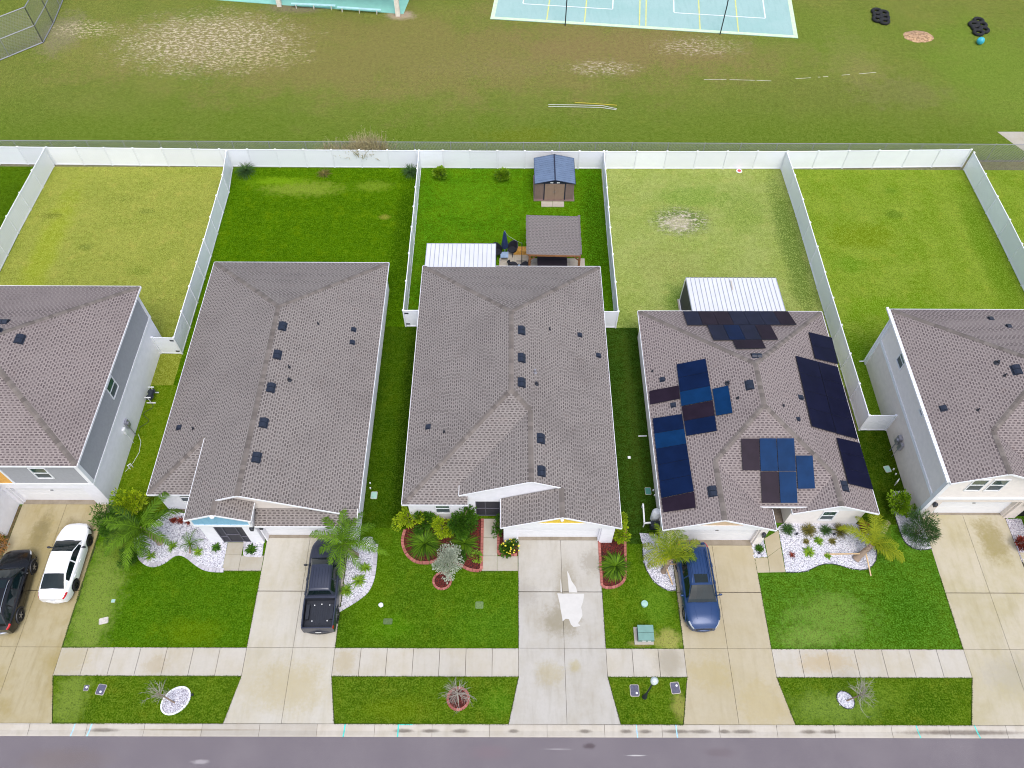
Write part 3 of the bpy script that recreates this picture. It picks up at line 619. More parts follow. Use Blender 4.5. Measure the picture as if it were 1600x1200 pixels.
e7 = smooth(px([(1004, 850), (1005, 875), (1012, 895), (1023, 910), (1035, 919), (1046, 923.5), (1056, 923.5)]))
bed('gravel_bed', 'white pebble bed under the palm beside the blue SUV', [(p.x, p.y) for p in e7] + [(9.72, 16.1), (9.72, 18.8), (8.9, 19.6), (7.9, 19.7)], .02, M['pebble'], [e7], .5, .03, .05, M['edge_black'], 1100, M['stone_white'], 17)
bed('gravel_bed', 'small white pebble bed between the garage wall and path right of the blue SUV', px([(1173.5, 846.5), (1192, 841), (1198.5, 870), (1177.5, 871.5)]), .02, M['pebble'], None, n_st=350, smat=M['stone_white'], seed=18)
e9 = smooth(px([(1228, 894.5), (1247, 894.5), (1263, 892), (1275, 885.5), (1289, 881.5), (1305, 882), (1317, 885.5), (1331, 889), (1348, 891), (1360, 887), (1367.5, 878), (1370, 866), (1366, 850), (1358, 826)]))
bed('gravel_bed', 'wide wavy edged white pebble bed below the window of the solar panelled house', [(p.x, p.y) for p in e9] + [(21.1, 20.4), (16.9, 20.4), (16.2, 19.9)] + px([(1217, 829)]), .02, M['pebble'], [e9], .4, .03, .06, M['edge_black'], 2600, M['stone_white'], 19)
e10 = smooth(px([(1396, 768), (1392, 776), (1391.5, 786), (1396.5, 802), (1402.5, 820), (1408, 836.5), (1415, 849), (1428, 857.5), (1443, 859.5), (1456, 857.5)]))
bed('gravel_bed', 'curved white pebble bed at the left corner of the cream house', [(p.x, p.y) for p in e10] + [(25.4, 19.5), (25.4, 20.9), (25.1, 20.9), (25.0, 22.6)], .02, M['pebble'], [e10], .4, .03, .06, M['edge_black'], 900, M['stone_white'], 20)
bed('gravel_bed', 'narrow grey pebble bed at the right edge of the cream house driveway', [(30.64, 17.9), (31.6, 17.9), (31.6, 20.7), (30.64, 20.7)], .02, M['pebble_grey'], None, n_st=200, smat=M['block_grey'], seed=21)
bed('mulch_bed', 'dark soil strip along the left edge of the black SUV driveway', [(-30.75, 17.2), (-30.37, 17.2), (-30.37, 21.4), (-30.55, 21.4)], .02, plain('dark_soil', c3(96, 84, 54), .95, var=.3, sc=6), None, n_st=120, seed=22)
def ring(name, label, cx, cy, rx, ry, rot, inner, emat, bw, block, h, seed):
    pts = [Vector((cx + (math.cos(rot) * rx * math.cos(a) - math.sin(rot) * ry * math.sin(a)), cy + (math.sin(rot) * rx * math.cos(a) + math.cos(rot) * ry * math.sin(a)))) for a in [2 * math.pi * k / 40 for k in range(41)]]
    return bed(name, label, [(p.x, p.y) for p in pts[:-1]], .02, inner, [pts], block, bw, h, emat, 300, M['stone_white'] if 'gravel' in name else M['mulch'], seed)
q = P(691, 908); ring('mulch_bed', 'round red edged mulch ring around the silver leaved tree', q.x, q.y, .52, .5, 0, M['mulch'], M['brick_red'], .12, .15, .1, 31)
q = P(716, 1092); ring('mulch_bed', 'round red edged mulch ring around the bare tree on the verge of the centre house', q.x, q.y, .57, .57, 0, M['mulch'], M['brick_red'], .13, .16, .1, 32)
q = P(275, 1095); ring('gravel_bed', 'round pale pebble ring around the bare tree on the verge left of the pickup driveway', q.x, q.y, .80, .62, .75, M['pebble_grey'], M['tub_white'], .08, .2, .08, 33)
q = P(1321, 1094); ring('gravel_bed', 'small round white pebble ring under the bare tree on the right verge', q.x, q.y, .5, .42, -.8, M['pebble'], M['edge_black'], .03, .2, .06, 34)
# patio paving behind the centre house
mb = MB(); r = random.Random(4)
for i in range(20):
    for j in range(12):
        x = -6.3 + i * .6; y = 38.9 + j * .45
        if x > -1.3 and x < 5.6 and ((y < 42.4) or x > -.7 and y < 43.2 and x < 1.3): mb.box(x, x + .59, y, y + .44, -.01, .03, r.random() * .5)
        elif x <= -1.3: mb.box(x, x + .59, y, y + .44, -.01, .03, r.random() * .5) if y < 41.6 else None
struct(mb.build('patio', M['c_patio']))
sheet('patio', R4(12.4, 19.2, 34.8, 38.4), .03, M['c_patio'], thick=.05)
sheet('concrete_patch', px([(1558, 206), (1600, 206), (1640, 215), (1640, 240), (1600, 236), (1582, 224)]), .01, M['c_path'])

# grass blades leaning over the edges of the concrete: one object, nobody could count them
mb = MB(); r = random.Random(77)
def fringe(a, b_, side, dens=34):
    a = Vector((*a, 0)); b_ = Vector((*b_, 0)); L = (b_ - a).length; d = (b_ - a).normalized(); s = Vector(side)
    n0 = r.random() * 9
    for i in range(int(L * dens)):
        f = r.random(); p = a.lerp(b_, f); k = .5 + .5 * math.sin(p.x * 1.7 + p.y * 2.3 + n0) * math.sin(p.x * .6 - p.y * .9)
        h = r.uniform(.02, .05); reach = r.uniform(.01, .05) + .05 * k * r.random(); q = p - Vector((*s, 0)) * .03
        w_ = d * r.uniform(.006, .014); t = q + Vector((*s, 0)) * (.03 + reach) + d * r.uniform(-.04, .04)
        mb.face([(q.x - w_.x, q.y - w_.y, 0), (q.x + w_.x, q.y + w_.y, 0), (p.x + w_.x, p.y + w_.y, .035 + h * .4), (p.x - w_.x, p.y - w_.y, .035 + h * .4)], r.random())
        mb.face([(p.x - w_.x, p.y - w_.y, .035 + h * .4), (p.x + w_.x, p.y + w_.y, .035 + h * .4), (t.x, t.y, .04)], r.random())
for i in range(4):
    A_, B_2 = DW[i], DW[i + 1]; xl, xr = A_[1], B_2[0]
    fringe((xl, 12.73), (xl, 18.5 if i else 20.8), (-1, 0)); fringe((xr, 12.73), (xr, 17.0), (1, 0)); fringe((xl, 12.73), (xr, 12.73), (0, -1)); fringe((xl, 11.19), (xr, 11.19), (0, 1)); fringe((A_[3], 8.75), (B_2[2], 8.75), (0, -1), 44)
    fringe((A_[3], 8.78), (xl, 11.18), (-1, 0)); fringe((B_2[2], 8.78), (xr, 11.18), (1, 0))
fringe((-25.06, 12.73), (-25.06, 20.5), (-1, 0), 70); fringe((-25.06, 12.73), (-23.2, 12.73), (0, -1), 120); fringe((-24.4, 8.75), (-21.5, 8.75), (0, -1), 90)
fringe((-14.7, 17.2), (-17.0, 17.2), (0, 1)); fringe((-1.9, 17.2), (.5, 17.2), (0, 1))
o = mb.build('grass_fringe', two('grass_blade', c3(34, 62, 6), c3(86, 104, 26), .9, 2)); o['kind'] = 'stuff'
# ------------------------------------------------------------------ houses
SL = .4167
def ridge_caps(mb, a, b, w=.155, seg=.27):
    a = Vector(a); b = Vector(b); d = b - a; L = d.length; d.normalize(); n = max(1, int(L / seg))
    side = d.cross(Vector((0, 0, 1))).normalized(); h = Vector((d.x, d.y, 0)).normalized()
    hip = abs(d.z) > .05; drop = (.30 if hip else .40) * w
    rr = random.Random(int(abs(a.x * 100) + abs(a.y * 10)))
    for k in range(n):
        s = a + d * (L * k / n); e = a + d * (L * (k + 1) / n + .02); t = rr.random() * .8 + (.2 if k % 2 else 0)
        for sg in (-1, 1):
            p = [s + Vector((0, 0, .035)), e + Vector((0, 0, .022)), e + side * sg * w + Vector((0, 0, .018 - drop)), s + side * sg * w + Vector((0, 0, .03 - drop))]
            if sg < 0: p = p[::-1]
            mb.face(p, t)
        mb.face([s + side * w + Vector((0, 0, .03 - drop)), s + Vector((0, 0, .035)), s - side * w + Vector((0, 0, .03 - drop)), s - side * w + Vector((0, 0, -.02 - drop)), s + side * w + Vector((0, 0, -.02 - drop))], t)
def fascia(mb, a, b, h=.14, t=.03, out=None):
    a = Vector(a); b = Vector(b); d = (b - a); dn = Vector((d.x, d.y, 0)).normalized(); o = Vector((dn.y, -dn.x, 0))
    if out is not None and o.dot(Vector(out)) < 0: o = -o
    A = [a + Vector((0, 0, .012)) + o * .002, b + Vector((0, 0, .012)) + o * .002]; dz = Vector((0, 0, h))
    q = [A[0] + o * t, A[1] + o * t, A[1] - dz + o * t, A[0] - dz + o * t]; q2 = [A[0], A[1], A[1] - dz, A[0] - dz]
    mb.face(q); mb.face(q2[::-1]); mb.face([q[0], q2[0], q2[1], q[1]]); mb.face([q[3], q[2], q2[2], q2[3]]); mb.face([q[0], q[3], q2[3], q2[0]]); mb.face([q[1], q2[1], q2[2], q[2]])
def roof(parent, polys, caps, fasc, mat, fmat, soff=.17):
    mb = MB()
    for p in polys:
        roofface(mb, p)
    k = len(mb.f)
    for p in polys:
        q = [Vector(x) - Vector((0, 0, soff)) for x in p]; n = Vector((0, 0, 0))
        for i in range(len(q)): n += q[i].cross(q[(i + 1) % len(q)])
        mb.face(q if n.z < 0 else q[::-1], mat=1)
    o = mb.build('roof', [mat, fmat], parent)
    for a, b in caps:
        cb = MB(); ridge_caps(cb, a, b); cb.build('ridge_cap', M['cap'], o)
    for f in fasc:
        fb = MB(); fascia(fb, *f[:2], out=f[2]); fb.build('fascia', fmat, o)
    return o
def wallpoly(mb, pts, mat=0): mb.face(pts, mat=mat)
def vwall(mb, p0, p1, z0, tops, thick=.12, inward=None, mat=0):
    """vertical wall from p0 to p1 (xy), bottom z0, tops = [(t, z), ...] along it; given real thickness towards `inward`"""
    p0 = Vector((p0[0], p0[1], 0)); p1 = Vector((p1[0], p1[1], 0)); e_ = (p1 - p0).normalized() * .004; p0 += e_; p1 -= e_; d = p1 - p0
    outer = [p0 + Vector((0, 0, z0)), p1 + Vector((0, 0, z0))] + [p0 + d * t + Vector((0, 0, z)) for t, z in reversed(tops)]
    iv = Vector((inward[0], inward[1], 0)) * thick
    inner = [p + iv for p in outer]
    n = d.cross(Vector((0, 0, 1)));
    flip = n.dot(iv) > 0
    mb.face(outer[::-1] if flip else outer, mat=mat); mb.face(inner if flip else inner[::-1], mat=mat)
    for i in range(len(outer)):
        j = (i + 1) % len(outer); q = [outer[i], inner[i], inner[j], outer[j]]
        mb.face(q[::-1] if flip else q, mat=mat)
def vpoly(mb, pts, y0, y1):
    A = sum(pts[i][0] * pts[(i + 1) % len(pts)][1] - pts[(i + 1) % len(pts)][0] * pts[i][1] for i in range(len(pts)))
    if A < 0: pts = pts[::-1]
    mb.face([(x, y0, z) for x, z in pts]); mb.face([(x, y1, z) for x, z in pts][::-1])
    for i in range(len(pts)):
        a, b = pts[i], pts[(i + 1) % len(pts)]; mb.face([(a[0], y0, a[1]), (a[0], y1, a[1]), (b[0], y1, b[1]), (b[0], y0, b[1])])
def window(parent, x0, x1, y, z0, z1, face='S', low=True):
    """double-hung window in a wall. face S: wall plane at y facing -Y. face W/E: x and y swapped"""
    s = {'S': -1, 'W': -1, 'E': 1}[face]
    def bx(mb, a0, a1, d0, d1, z0, z1):
        lo, hi = sorted((y + s * d0, y + s * d1))
        if face == 'S': mb.box(a0, a1, lo, hi, z0, z1)
        else: mb.box(lo, hi, a0, a1, z0, z1)
    f = MB(); w = .07
    bx(f, x0 - w, x0, -.05, .045, z0 - w, z1 + w); bx(f, x1, x1 + w, -.05, .045, z0 - w, z1 + w)
    bx(f, x0, x1, -.05, .045, z1, z1 + w); bx(f, x0, x1, -.05, .055, z0 - w, z0); zm = (z0 + z1) / 2
    bx(f, x0, x1, -.05, .03, zm - .03, zm + .03)
    fo = f.build('window', M['trim'], parent)
    p = MB(); bx(p, x0 + .003, x1 - .003, -.04, .006, zm + .03, z1 - .002); p.build('pane', M['glass'], fo)
    p = MB(); bx(p, x0 + .003, x1 - .003, -.04, .002, z0 + .002, zm - .03); p.build('pane', M['glass_low'], fo)
def garage_door(parent, x0, x1, y, h, mat):
    mb = MB(); n = 5
    for k in range(n): mb.box(x0, x1, y, y + .05, h * k / n + .006, h * (k + 1) / n - .006)
    mb.box(x0, x1, y + .015, y + .06, 0, h)
    o = mb.build('garage_door', mat, parent)
    g = MB(); g.box((x0 + x1) / 2 - .09, (x0 + x1) / 2 + .09, y - .03, y, h * .62, h * .62 + .05); g.build('handle', M['black'], o)
def vent(parent, roofo, u, v, p0, n, w=.42, l=.62, kind='slope', mat=None):
    """black low-profile roof vent sitting on a roof plane"""
    n = Vector(n).normalized(); c = onplane(u, v, p0, n)
    h = Vector((n.x, n.y, 0)).normalized(); up = (Vector((0, 0, 1)) - n * n.z).normalized(); sd = n.cross(up).normalized()
    mb = MB()
    mb.obox(c + n * .012, up * (w * .62), sd * (l * .55), n * .012)                     # flashing
    prof = [(-w / 2, .02), (-w / 2 + .04, .10), (-w * .1, .15), (w * .25, .13), (w / 2, .03)]
    for sg, (a, b) in enumerate(((-l / 2, -.012), (.012, l / 2))):
        r0 = [c + up * x + n * z + sd * a for x, z in prof]; r1 = [c + up * x + n * z + sd * b for x, z in prof]
        mb.grid([r0, r1]); mb.face(r0[::-1]); mb.face(r1)
    return mb.build('roof_vent', mat or M['vent'], roofo)
def pipevent(roofo, u, v, p0, n, mat=None, h=.3, r=.05):
    n = Vector(n).normalized(); c = onplane(u, v, p0, n); mb = MB()
    mb.tube([c - n * .02, c + Vector((0, 0, h))], r, 8); mb.lathe((c.x, c.y, c.z), [(r * 2.4, -.02), (r * 1.1, .1)], 8)
    mb.build('vent_pipe', mat or M['black'], roofo)
def smallvent(roofo, u, v, p0, n, w=.3, mat=None):
    n = Vector(n).normalized(); c = onplane(u, v, p0, n); up = (Vector((0, 0, 1)) - n * n.z).normalized(); sd = n.cross(up).normalized()
    mb = MB(); mb.obox(c + n * .01, up * w * .6, sd * w * .6, n * .01)
    prof = [(-w / 2, .02), (-w / 2 + .02, .11), (w * .1, .12), (w / 2, .03)]
    r0 = [c + up * x + n * z - sd * w * .42 for x, z in prof]; r1 = [c + up * x + n * z + sd * w * .42 for x, z in prof]
    mb.grid([r0, r1]); mb.face(r0[::-1]); mb.face(r1); mb.build('exhaust_vent', mat or M['vent'], roofo)
NE = Vector((SL, 0, 1)).normalized(); NW = Vector((-SL, 0, 1)).normalized(); NS = Vector((0, -SL, 1)).normalized(); NN = Vector((0, SL, 1)).normalized()
def lamp_wall(parent, x, y, z, face=-1):
    mb = MB(); mb.box(x - .06, x + .06, y - .05, y, z - .1, z + .12); mb.box(x - .09, x + .09, y - .24, y - .05, z - .14, z + .12)
    mb.lathe((x, y - .145, z + .12), [(.13, 0), (.05, .07), (.0, .09)], 8); mb.build('wall_light', M['black'], parent)

# ---------- centre house (C)
E0 = 2.6
hc = thing('single_storey_house', 'single storey house with grey shingle roof and small yellow gable over its garage', 'house', (0, 30, 0))
L_, R_, RB = -6.37, 6.45, 39.25
Ar = (.04, 32.84, 5.27); A1 = (.04, 26.71, 5.27); A2 = (1.2, 25.55, 4.7877); F1 = (1.2, 20.7, 4.7877); Gq = (2.95, 20.7, 4.058); F2 = (2.95, 18.85, 4.058)
polys = [[(L_, RB, E0), (L_, 20.3, E0), A1, Ar], [(L_, RB, E0), Ar, (R_, RB, E0)],
         [(R_, RB, E0), Ar, A1, A2, F1, Gq, F2, (R_, 18.85, E0)],
         [A1, (L_, 20.3, E0), (-2.5, 20.3, E0), (-2.5, 21.85, 3.246), A2],
         [A2, (-3.0, 21.35, 3.038), (-3.0, 20.7, 3.038), F1],
         [F2, Gq, (-.55, 20.7, E0), (-.55, 18.85, E0)]]
caps = [(Ar, A1), ((L_ + .1, RB - .1, E0 + .04), Ar), ((R_ - .1, RB - .1, E0 + .04), Ar), ((L_ + .1, 20.4, E0 + .04), A1), (A2, A1), (A2, F1), (Gq, F2)]
fas = [((L_, 20.3, E0), (L_, RB, E0), (-1, 0, 0)), ((L_, RB, E0), (R_, RB, E0), (0, 1, 0)), ((R_, RB, E0), (R_, 18.85, E0), (1, 0, 0)), ((L_, 20.3, E0), (-2.5, 20.3, E0), (0, -1, 0)),
       ((-3.0, 20.7, 3.038), F1, (0, -1, 0)), (F1, Gq, (0, -1, 0)), ((-.55, 18.85, E0), F2, (0, -1, 0)), (F2, (R_, 18.85, E0), (0, -1, 0)), ((-3.0, 21.35, 3.038), (-3.0, 20.7, 3.038), (-1, 0, 0)), ((-.55, 20.7, E0), (-.55, 18.85, E0), (-1, 0, 0))]
rc = roof(hc, polys, caps, fas, M['roof'], M['trim'])
w = MB(); t = .17
vwall(w, (-6.1, 20.6), (-6.1, 38.95), 0, [(0, E0 - .1), (1, E0 - .1)], inward=(1, 0)); vwall(w, (-6.1, 38.95), (6.15, 38.95), 0, [(0, E0 - .1), (1, E0 - .1)], inward=(0, -1)); vwall(w, (6.15, 38.95), (6.15, 19.05), 0, [(0, E0 - .1), (1, E0 - .1)], inward=(-1, 0))
vwall(w, (-6.1, 20.6), (-2.8, 20.6), 0, [(0, E0 - .1), (1, E0 - .1)], inward=(0, 1))
vwall(w, (-2.8, 20.76), (-2.08, 20.76), 0, [(0, 2.95), (1, 3.2)], inward=(0, 1))
vwall(w, (-2.08, 20.76), (3.0, 20.76), 2.1, [(0, 3.2), (3.28 / 5.08, 4.6), (1, 3.88)], inward=(0, 1))
vwall(w, (-.6, 20.76), (-.3, 20.76), 0, [(0, 2.1), (1, 2.1)], inward=(0, 1))
vwall(w, (-.38, 20.75), (-.38, 19.05), 0, [(0, E0 - .1), (1, E0 - .1)], inward=(1, 0))
vwall(w, (-.38, 19.05), (.42, 19.05), 0, [(0, 2.5), (1, 2.9)], inward=(0, 1)); vwall(w, (5.38, 19.05), (6.15, 19.05), 0, [(0, 2.8), (1, 2.5)], inward=(0, 1))
vwall(w, (-.3, 18.96), (6.2, 18.96), 2.42, [(0, 2.52), (3.25 / 6.5, 3.86), (1, 2.52)], inward=(0, 1))
w.box(.42, .5, 19.17, 19.5, 0, 2.42); w.box(5.3, 5.38, 19.17, 19.5, 0, 2.42)
w.build('wall', M['white'], hc)
g = MB(); vpoly(g, [(1.5, 3.12), (4.4, 3.12), (2.95, 3.73)], 18.94, 18.957)
for k in range(4): z = 3.12 + .14 * k; hw = 1.45 * (1 - .14 * k / .61); g.box(2.95 - hw * .95, 2.95 + hw * .95, 18.93, 18.94, z, z + .11 if k < 3 else z + .06)
g.build('gable_siding', M['yellow_siding'], hc)
g = MB(); vpoly(g, [(-.3, 2.45), (6.2, 2.45), (6.2, 2.52), (4.7, 3.12), (1.2, 3.12), (-.3, 2.52)], 18.90, 18.955); g.build('beam', M['trim'], hc)
g = MB(); g.lathe((2.95, 18.87, 3.62), [(.0, -.02), (.1, 0), (.1, .1), (.0, .12)], 10); g.build('ornament', M['trim'], hc)
garage_door(hc, .5, 5.3, 19.42, 2.4, M['trim'])
mb = MB(); mb.lathe((2.55, 18.96, 2.72), [(.0, -.06), (.06, -.05), (.06, .04), (.0, .05)], 10); mb.build('camera_sensor', M['black'], hc)
window(hc, -4.45, -3.65, 20.6, .9, 2.1)
d = MB(); d.box(-2.08, -.6, 20.84, 20.86, 0, 2.1); do = d.build('screen_door', M['screen'], hc)
d = MB()
for x in (-2.06, -1.5, -.63): d.box(x - .025, x + .025, 20.80, 20.85, 0, 2.1)
for z in (.02, 1.0, 2.05): d.box(-2.08, -.6, 20.805, 20.85, z, z + .05)
d.build('frame', M['screen_frame'], do)
for u, v in ((815, 516.5), (815, 559.5), (815, 598), (845, 685.5), (846, 736.5)): vent(hc, rc, u, v, (R_, 30, E0), NE)
for u, v in ((906, 523.5), (935, 555.5)): smallvent(rc, u, v, (R_, 30, E0), NE)
smallvent(rc, 669, 667, (L_, 30, E0), NW); pipevent(rc, 694, 675, (L_, 30, E0), NW, h=.22, r=.04)
pipevent(rc, 859, 515, (R_, 30, E0), NE, h=.25, r=.04); pipevent(rc, 838, 600, (R_, 30, E0), NE, h=.2, r=.07); pipevent(rc, 836, 582, (R_, 30, E0), NE, M['galv'], .3, .06)

# ---------- left single-storey house (B)
hb = thing('single_storey_house', 'single storey house with grey shingle roof and light blue gable over a screened porch', 'house', (-15, 30, 0))
L_, R_, RB = -21.5, -8.85, 39.55
Ar = (-15.175, 33.225, 5.235); F1 = (-15.175, 19.55, 5.235); Sx = (-18.35, 24.05, 3.9125); E2 = (-16.55, 18.65, 4.663); E2b = (-16.55, 19.55, 4.663)
polys = [[(L_, RB, E0), (L_, 20.9, E0), Sx, (-18.35, 18.65, 3.9125), E2, E2b, F1, Ar], [(L_, RB, E0), Ar, (R_, RB, E0)], [(L_, 20.9, E0), (-18.2, 20.9, E0), (-18.2, 24.2, 3.975), Sx],
         [E2, (-16.55, 19.83, 4.663), (-14.6, 19.83, 3.85), (-14.6, 18.65, 3.85)], [(R_, RB, E0), Ar, F1, (R_, 19.55, E0)],
         [(-14.75, 18.9, E0), (-8.87, 18.9, E0), (-8.87, 19.84, 2.99), (-14.75, 19.84, 2.99)]]
caps = [(Ar, F1), ((L_ + .1, RB - .1, E0 + .04), Ar), ((R_ - .1, RB - .1, E0 + .04), Ar), ((L_ + .1, 21.0, E0 + .04), Sx), (E2b, E2)]
fas = [((L_, 20.9, E0), (L_, RB, E0), (-1, 0, 0)), ((L_, RB, E0), (R_, RB, E0), (0, 1, 0)), ((R_, RB, E0), (R_, 19.55, E0), (1, 0, 0)), ((L_, 20.9, E0), (-18.2, 20.9, E0), (0, -1, 0)), ((-18.35, 24.0, 3.9125), (-18.35, 18.65, 3.9125), (-1, 0, 0)),
       ((-18.35, 18.65, 3.9125), E2, (0, -1, 0)), (E2, (-14.6, 18.65, 3.85), (0, -1, 0)), ((-14.6, 18.65, 3.85), (-14.6, 19.8, 3.85), (1, 0, 0)), (E2b, F1, (0, -1, 0)), (F1, (R_, 19.55, E0), (0, -1, 0)),
       ((-14.75, 18.9, E0), (-8.87, 18.9, E0), (0, -1, 0)), ((-8.87, 18.9, E0), (-8.87, 19.84, 2.99), (1, 0, 0))]
rb = roof(hb, polys, caps, fas, M['roof'], M['trim'])
w = MB()
vwall(w, (-21.2, 21.2), (-21.2, 39.25), 0, [(0, 2.5), (1, 2.5)], inward=(1, 0)); vwall(w, (-21.2, 39.25), (-9.12, 39.25), 0, [(0, 2.5), (1, 2.5)], inward=(0, -1)); vwall(w, (-9.12, 39.25), (-9.12, 19.1), 0, [(0, 2.5), (1, 2.5)], inward=(-1, 0))
vwall(w, (-21.2, 21.2), (-18.1, 21.2), 0, [(0, 2.5), (1, 2.5)], inward=(0, 1)); vwall(w, (-18.1, 24.2), (-18.1, 19.0), 0, [(0, 3.84), (1, 3.84)], inward=(1, 0))
vwall(w, (-18.1, 19.0), (-17.3, 19.0), 0, [(0, 2.87), (1, 2.87)], inward=(0, 1)); vwall(w, (-15.62, 19.0), (-14.85, 19.0), 0, [(0, 2.87), (1, 2.87)], inward=(0, 1)); vwall(w, (-17.3, 19.0), (-15.62, 19.0), 2.28, [(0, 2.87), (1, 2.87)], inward=(0, 1))
vwall(w, (-14.85, 19.0), (-14.85, 19.85), 0, [(0, 3.8), (1, 3.8)], inward=(-1, 0))
vwall(w, (-14.73, 19.1), (-9.12, 19.1), 2.15, [(0, 2.5), (1, 2.5)], inward=(0, 1)); w.box(-14.73, -14.65, 19.1, 19.6, 0, 2.15); w.box(-9.9, -9.24, 19.1, 19.22, 0, 2.15)
w.build('wall', M['white'], hb)
g = MB(); vwall(g, (-16.4, 19.86), (-10.0, 19.86), 2.85, [(0, 4.53), (1.22 / 6.4, 5.04), (1, 2.88)], inward=(0, 1)); g.build('gable_wall', M['tan'], hb)
g = MB(); vpoly(g, [(-18.05, 3.12), (-14.85, 3.12), (-14.85, 3.74), (-16.5, 4.42), (-18.05, 3.78)], 18.76, 18.80)
for k in range(8): x = -17.8 + k * .37; zt = 4.40 - SL * abs(x + 16.5); g.box(x - .02, x + .02, 18.745, 18.76, 3.12, zt - .05)
g.build('gable_siding', M['blue_siding'], hb)
g = MB(); g.box(-18.1, -14.75, 18.72, 18.98, 2.88, 3.12); g.build('beam', M['trim'], hb)
for xa in (-18.12, -14.86): g = MB(); g.box(xa, xa + .1, 18.715, 18.76, 3.12, 3.72); g.build('corner_trim', M['trim'], hb)
g = MB(); g.lathe((-16.55, 18.62, 4.45), [(.0, -.02), (.13, 0), (.13, .1), (.0, .12)], 10); g.build('ornament', M['trim'], hb)
d = MB(); d.box(-17.3, -15.62, 19.08, 19.1, 0, 2.28); do = d.build('screen_door', M['screen'], hb)
d = MB()
for x in (-17.28, -16.85, -16.05, -15.64): d.box(x - .025, x + .025, 19.03, 19.085, 0, 2.28)
for x0, x1, z in ((-17.3, -15.62, .0), (-17.3, -15.62, 2.23), (-16.85, -16.05, 1.05), (-17.3, -16.85, .75), (-16.05, -15.62, .75)): d.box(x0, x1, 19.035, 19.085, z, z + .05)
d.build('frame', M['screen_frame'], do)
garage_door(hb, -14.65, -9.9, 19.5, 2.15, M['trim']); lamp_wall(hb, -14.45, 19.1, 2.33); lamp_wall(hb, -14.95, 18.98, 2.4)
window(hb, -19.9, -19.0, 21.2, 1.1, 2.2)
for u, v in ((441.5, 510), (433.5, 554.5), (423.5, 606), (412, 661), (401, 715)): vent(hb, rb, u, v, (R_, 30, E0), NE)
for u, v in ((552.5, 515), (550.5, 535)): smallvent(rb, u, v, (R_, 30, E0), NE)
smallvent(rb, 280, 668, (L_, 30, E0), NW); pipevent(rb, 302, 670, (L_, 30, E0), NW, h=.18, r=.04)
pipevent(rb, 497, 506, (R_, 30, E0), NE, h=.2, r=.04); pipevent(rb, 452, 594, (R_, 30, E0), NE, h=.22, r=.07); pipevent(rb, 452, 574, (R_, 30, E0), NE, h=.2, r=.04)

# ---------- solar panelled house (D)
hd = thing('single_storey_house', 'single storey house with blue and black solar panels on its shingle roof', 'house', (15, 28, 0))
L_, R_, RB = 8.82, 21.58, 35.1
Ar = (15.2, 28.72, 5.26); A1 = (15.2, 25.66, 5.26); H1 = (12.1, 22.56, 3.967); F1 = (12.1, 18.75, 3.967); H2 = (19.05, 21.81, 3.654); F2 = (19.05, 19.8, 3.654)
V1 = (14.58, 20.08, 2.933); V2 = (17.32, 20.08, 2.933)
polys = [[(L_, RB, E0), (L_, 18.75, E0), F1, H1, A1, Ar], [(L_, RB, E0), Ar, (R_, RB, E0)], [(R_, RB, E0), Ar, A1, H2, F2, (R_, 19.8, E0)], [A1, H1, V1, V2, H2],
         [H1, V1, (15.38, 20.08, E0), (15.38, 18.75, E0), F1], [H2, F2, (16.52, 19.8, E0), (16.52, 20.08, E0), V2]]
caps = [(Ar, A1), ((L_ + .1, RB - .1, E0 + .04), Ar), ((R_ - .1, RB - .1, E0 + .04), Ar), (H1, A1), (H2, A1), (H1, F1), (H2, F2)]
fas = [((L_, 18.75, E0), (L_, RB, E0), (-1, 0, 0)), ((L_, RB, E0), (R_, RB, E0), (0, 1, 0)), ((R_, RB, E0), (R_, 19.8, E0), (1, 0, 0)), ((L_, 18.75, E0), F1, (0, -1, 0)), (F1, (15.38, 18.75, E0), (0, -1, 0)),
       ((15.38, 18.75, E0), (15.38, 20.08, E0), (1, 0, 0)), (V1, V2, (0, -1, 0)), ((16.52, 19.8, E0), F2, (0, -1, 0)), (F2, (R_, 19.8, E0), (0, -1, 0)), ((16.52, 20.08, E0), (16.52, 19.8, E0), (-1, 0, 0))]
rd = roof(hd, polys, caps, fas, M['roof2'], M['trim'])
w = MB()
vwall(w, (9.12, 18.95), (9.12, 34.8), 0, [(0, 2.5), (1, 2.5)], inward=(1, 0)); vwall(w, (9.12, 34.8), (21.28, 34.8), 0, [(0, 2.5), (1, 2.5)], inward=(0, -1)); vwall(w, (21.28, 34.8), (21.28, 20.35), 0, [(0, 2.5), (1, 2.5)], inward=(-1, 0))
vwall(w, (9.12, 18.95), (9.85, 18.95), 0, [(0, 2.5), (1, 2.8)], inward=(0, 1)); vwall(w, (14.65, 18.95), (15.12, 18.95), 0, [(0, 2.7), (1, 2.5)], inward=(0, 1)); vwall(w, (9.15, 18.9), (15.1, 18.9), 2.35, [(0, 2.5), (2.95 / 5.95, 3.76), (1, 2.5)], inward=(0, 1))
vwall(w, (15.12, 18.95), (15.12, 22.5), 0, [(0, 2.5), (1, 2.5)], inward=(-1, 0))
vwall(w, (16.85, 20.35), (21.28, 20.35), 0, [(0, 2.42), (2.2 / 4.43, 2.42), (1, 2.42)], inward=(0, 1)); vwall(w, (16.85, 20.14), (21.28, 20.14), 2.42, [(0, 2.5), (2.2 / 4.43, 3.4), (1, 2.46)], inward=(0, 1)); vwall(w, (16.85, 20.35), (16.85, 22.5), 0, [(0, 2.5), (1, 2.5)], inward=(1, 0))
w.box(9.85, 9.93, 19.07, 19.35, 0, 2.35); w.box(14.57, 14.65, 19.07, 19.35, 0, 2.35)
w.build('wall', M['cream'], hd)
g = MB(); g.box(15.12, 16.85, 22.4, 22.5, 0, 2.6); g.build('entry_door', M['dark'], hd)
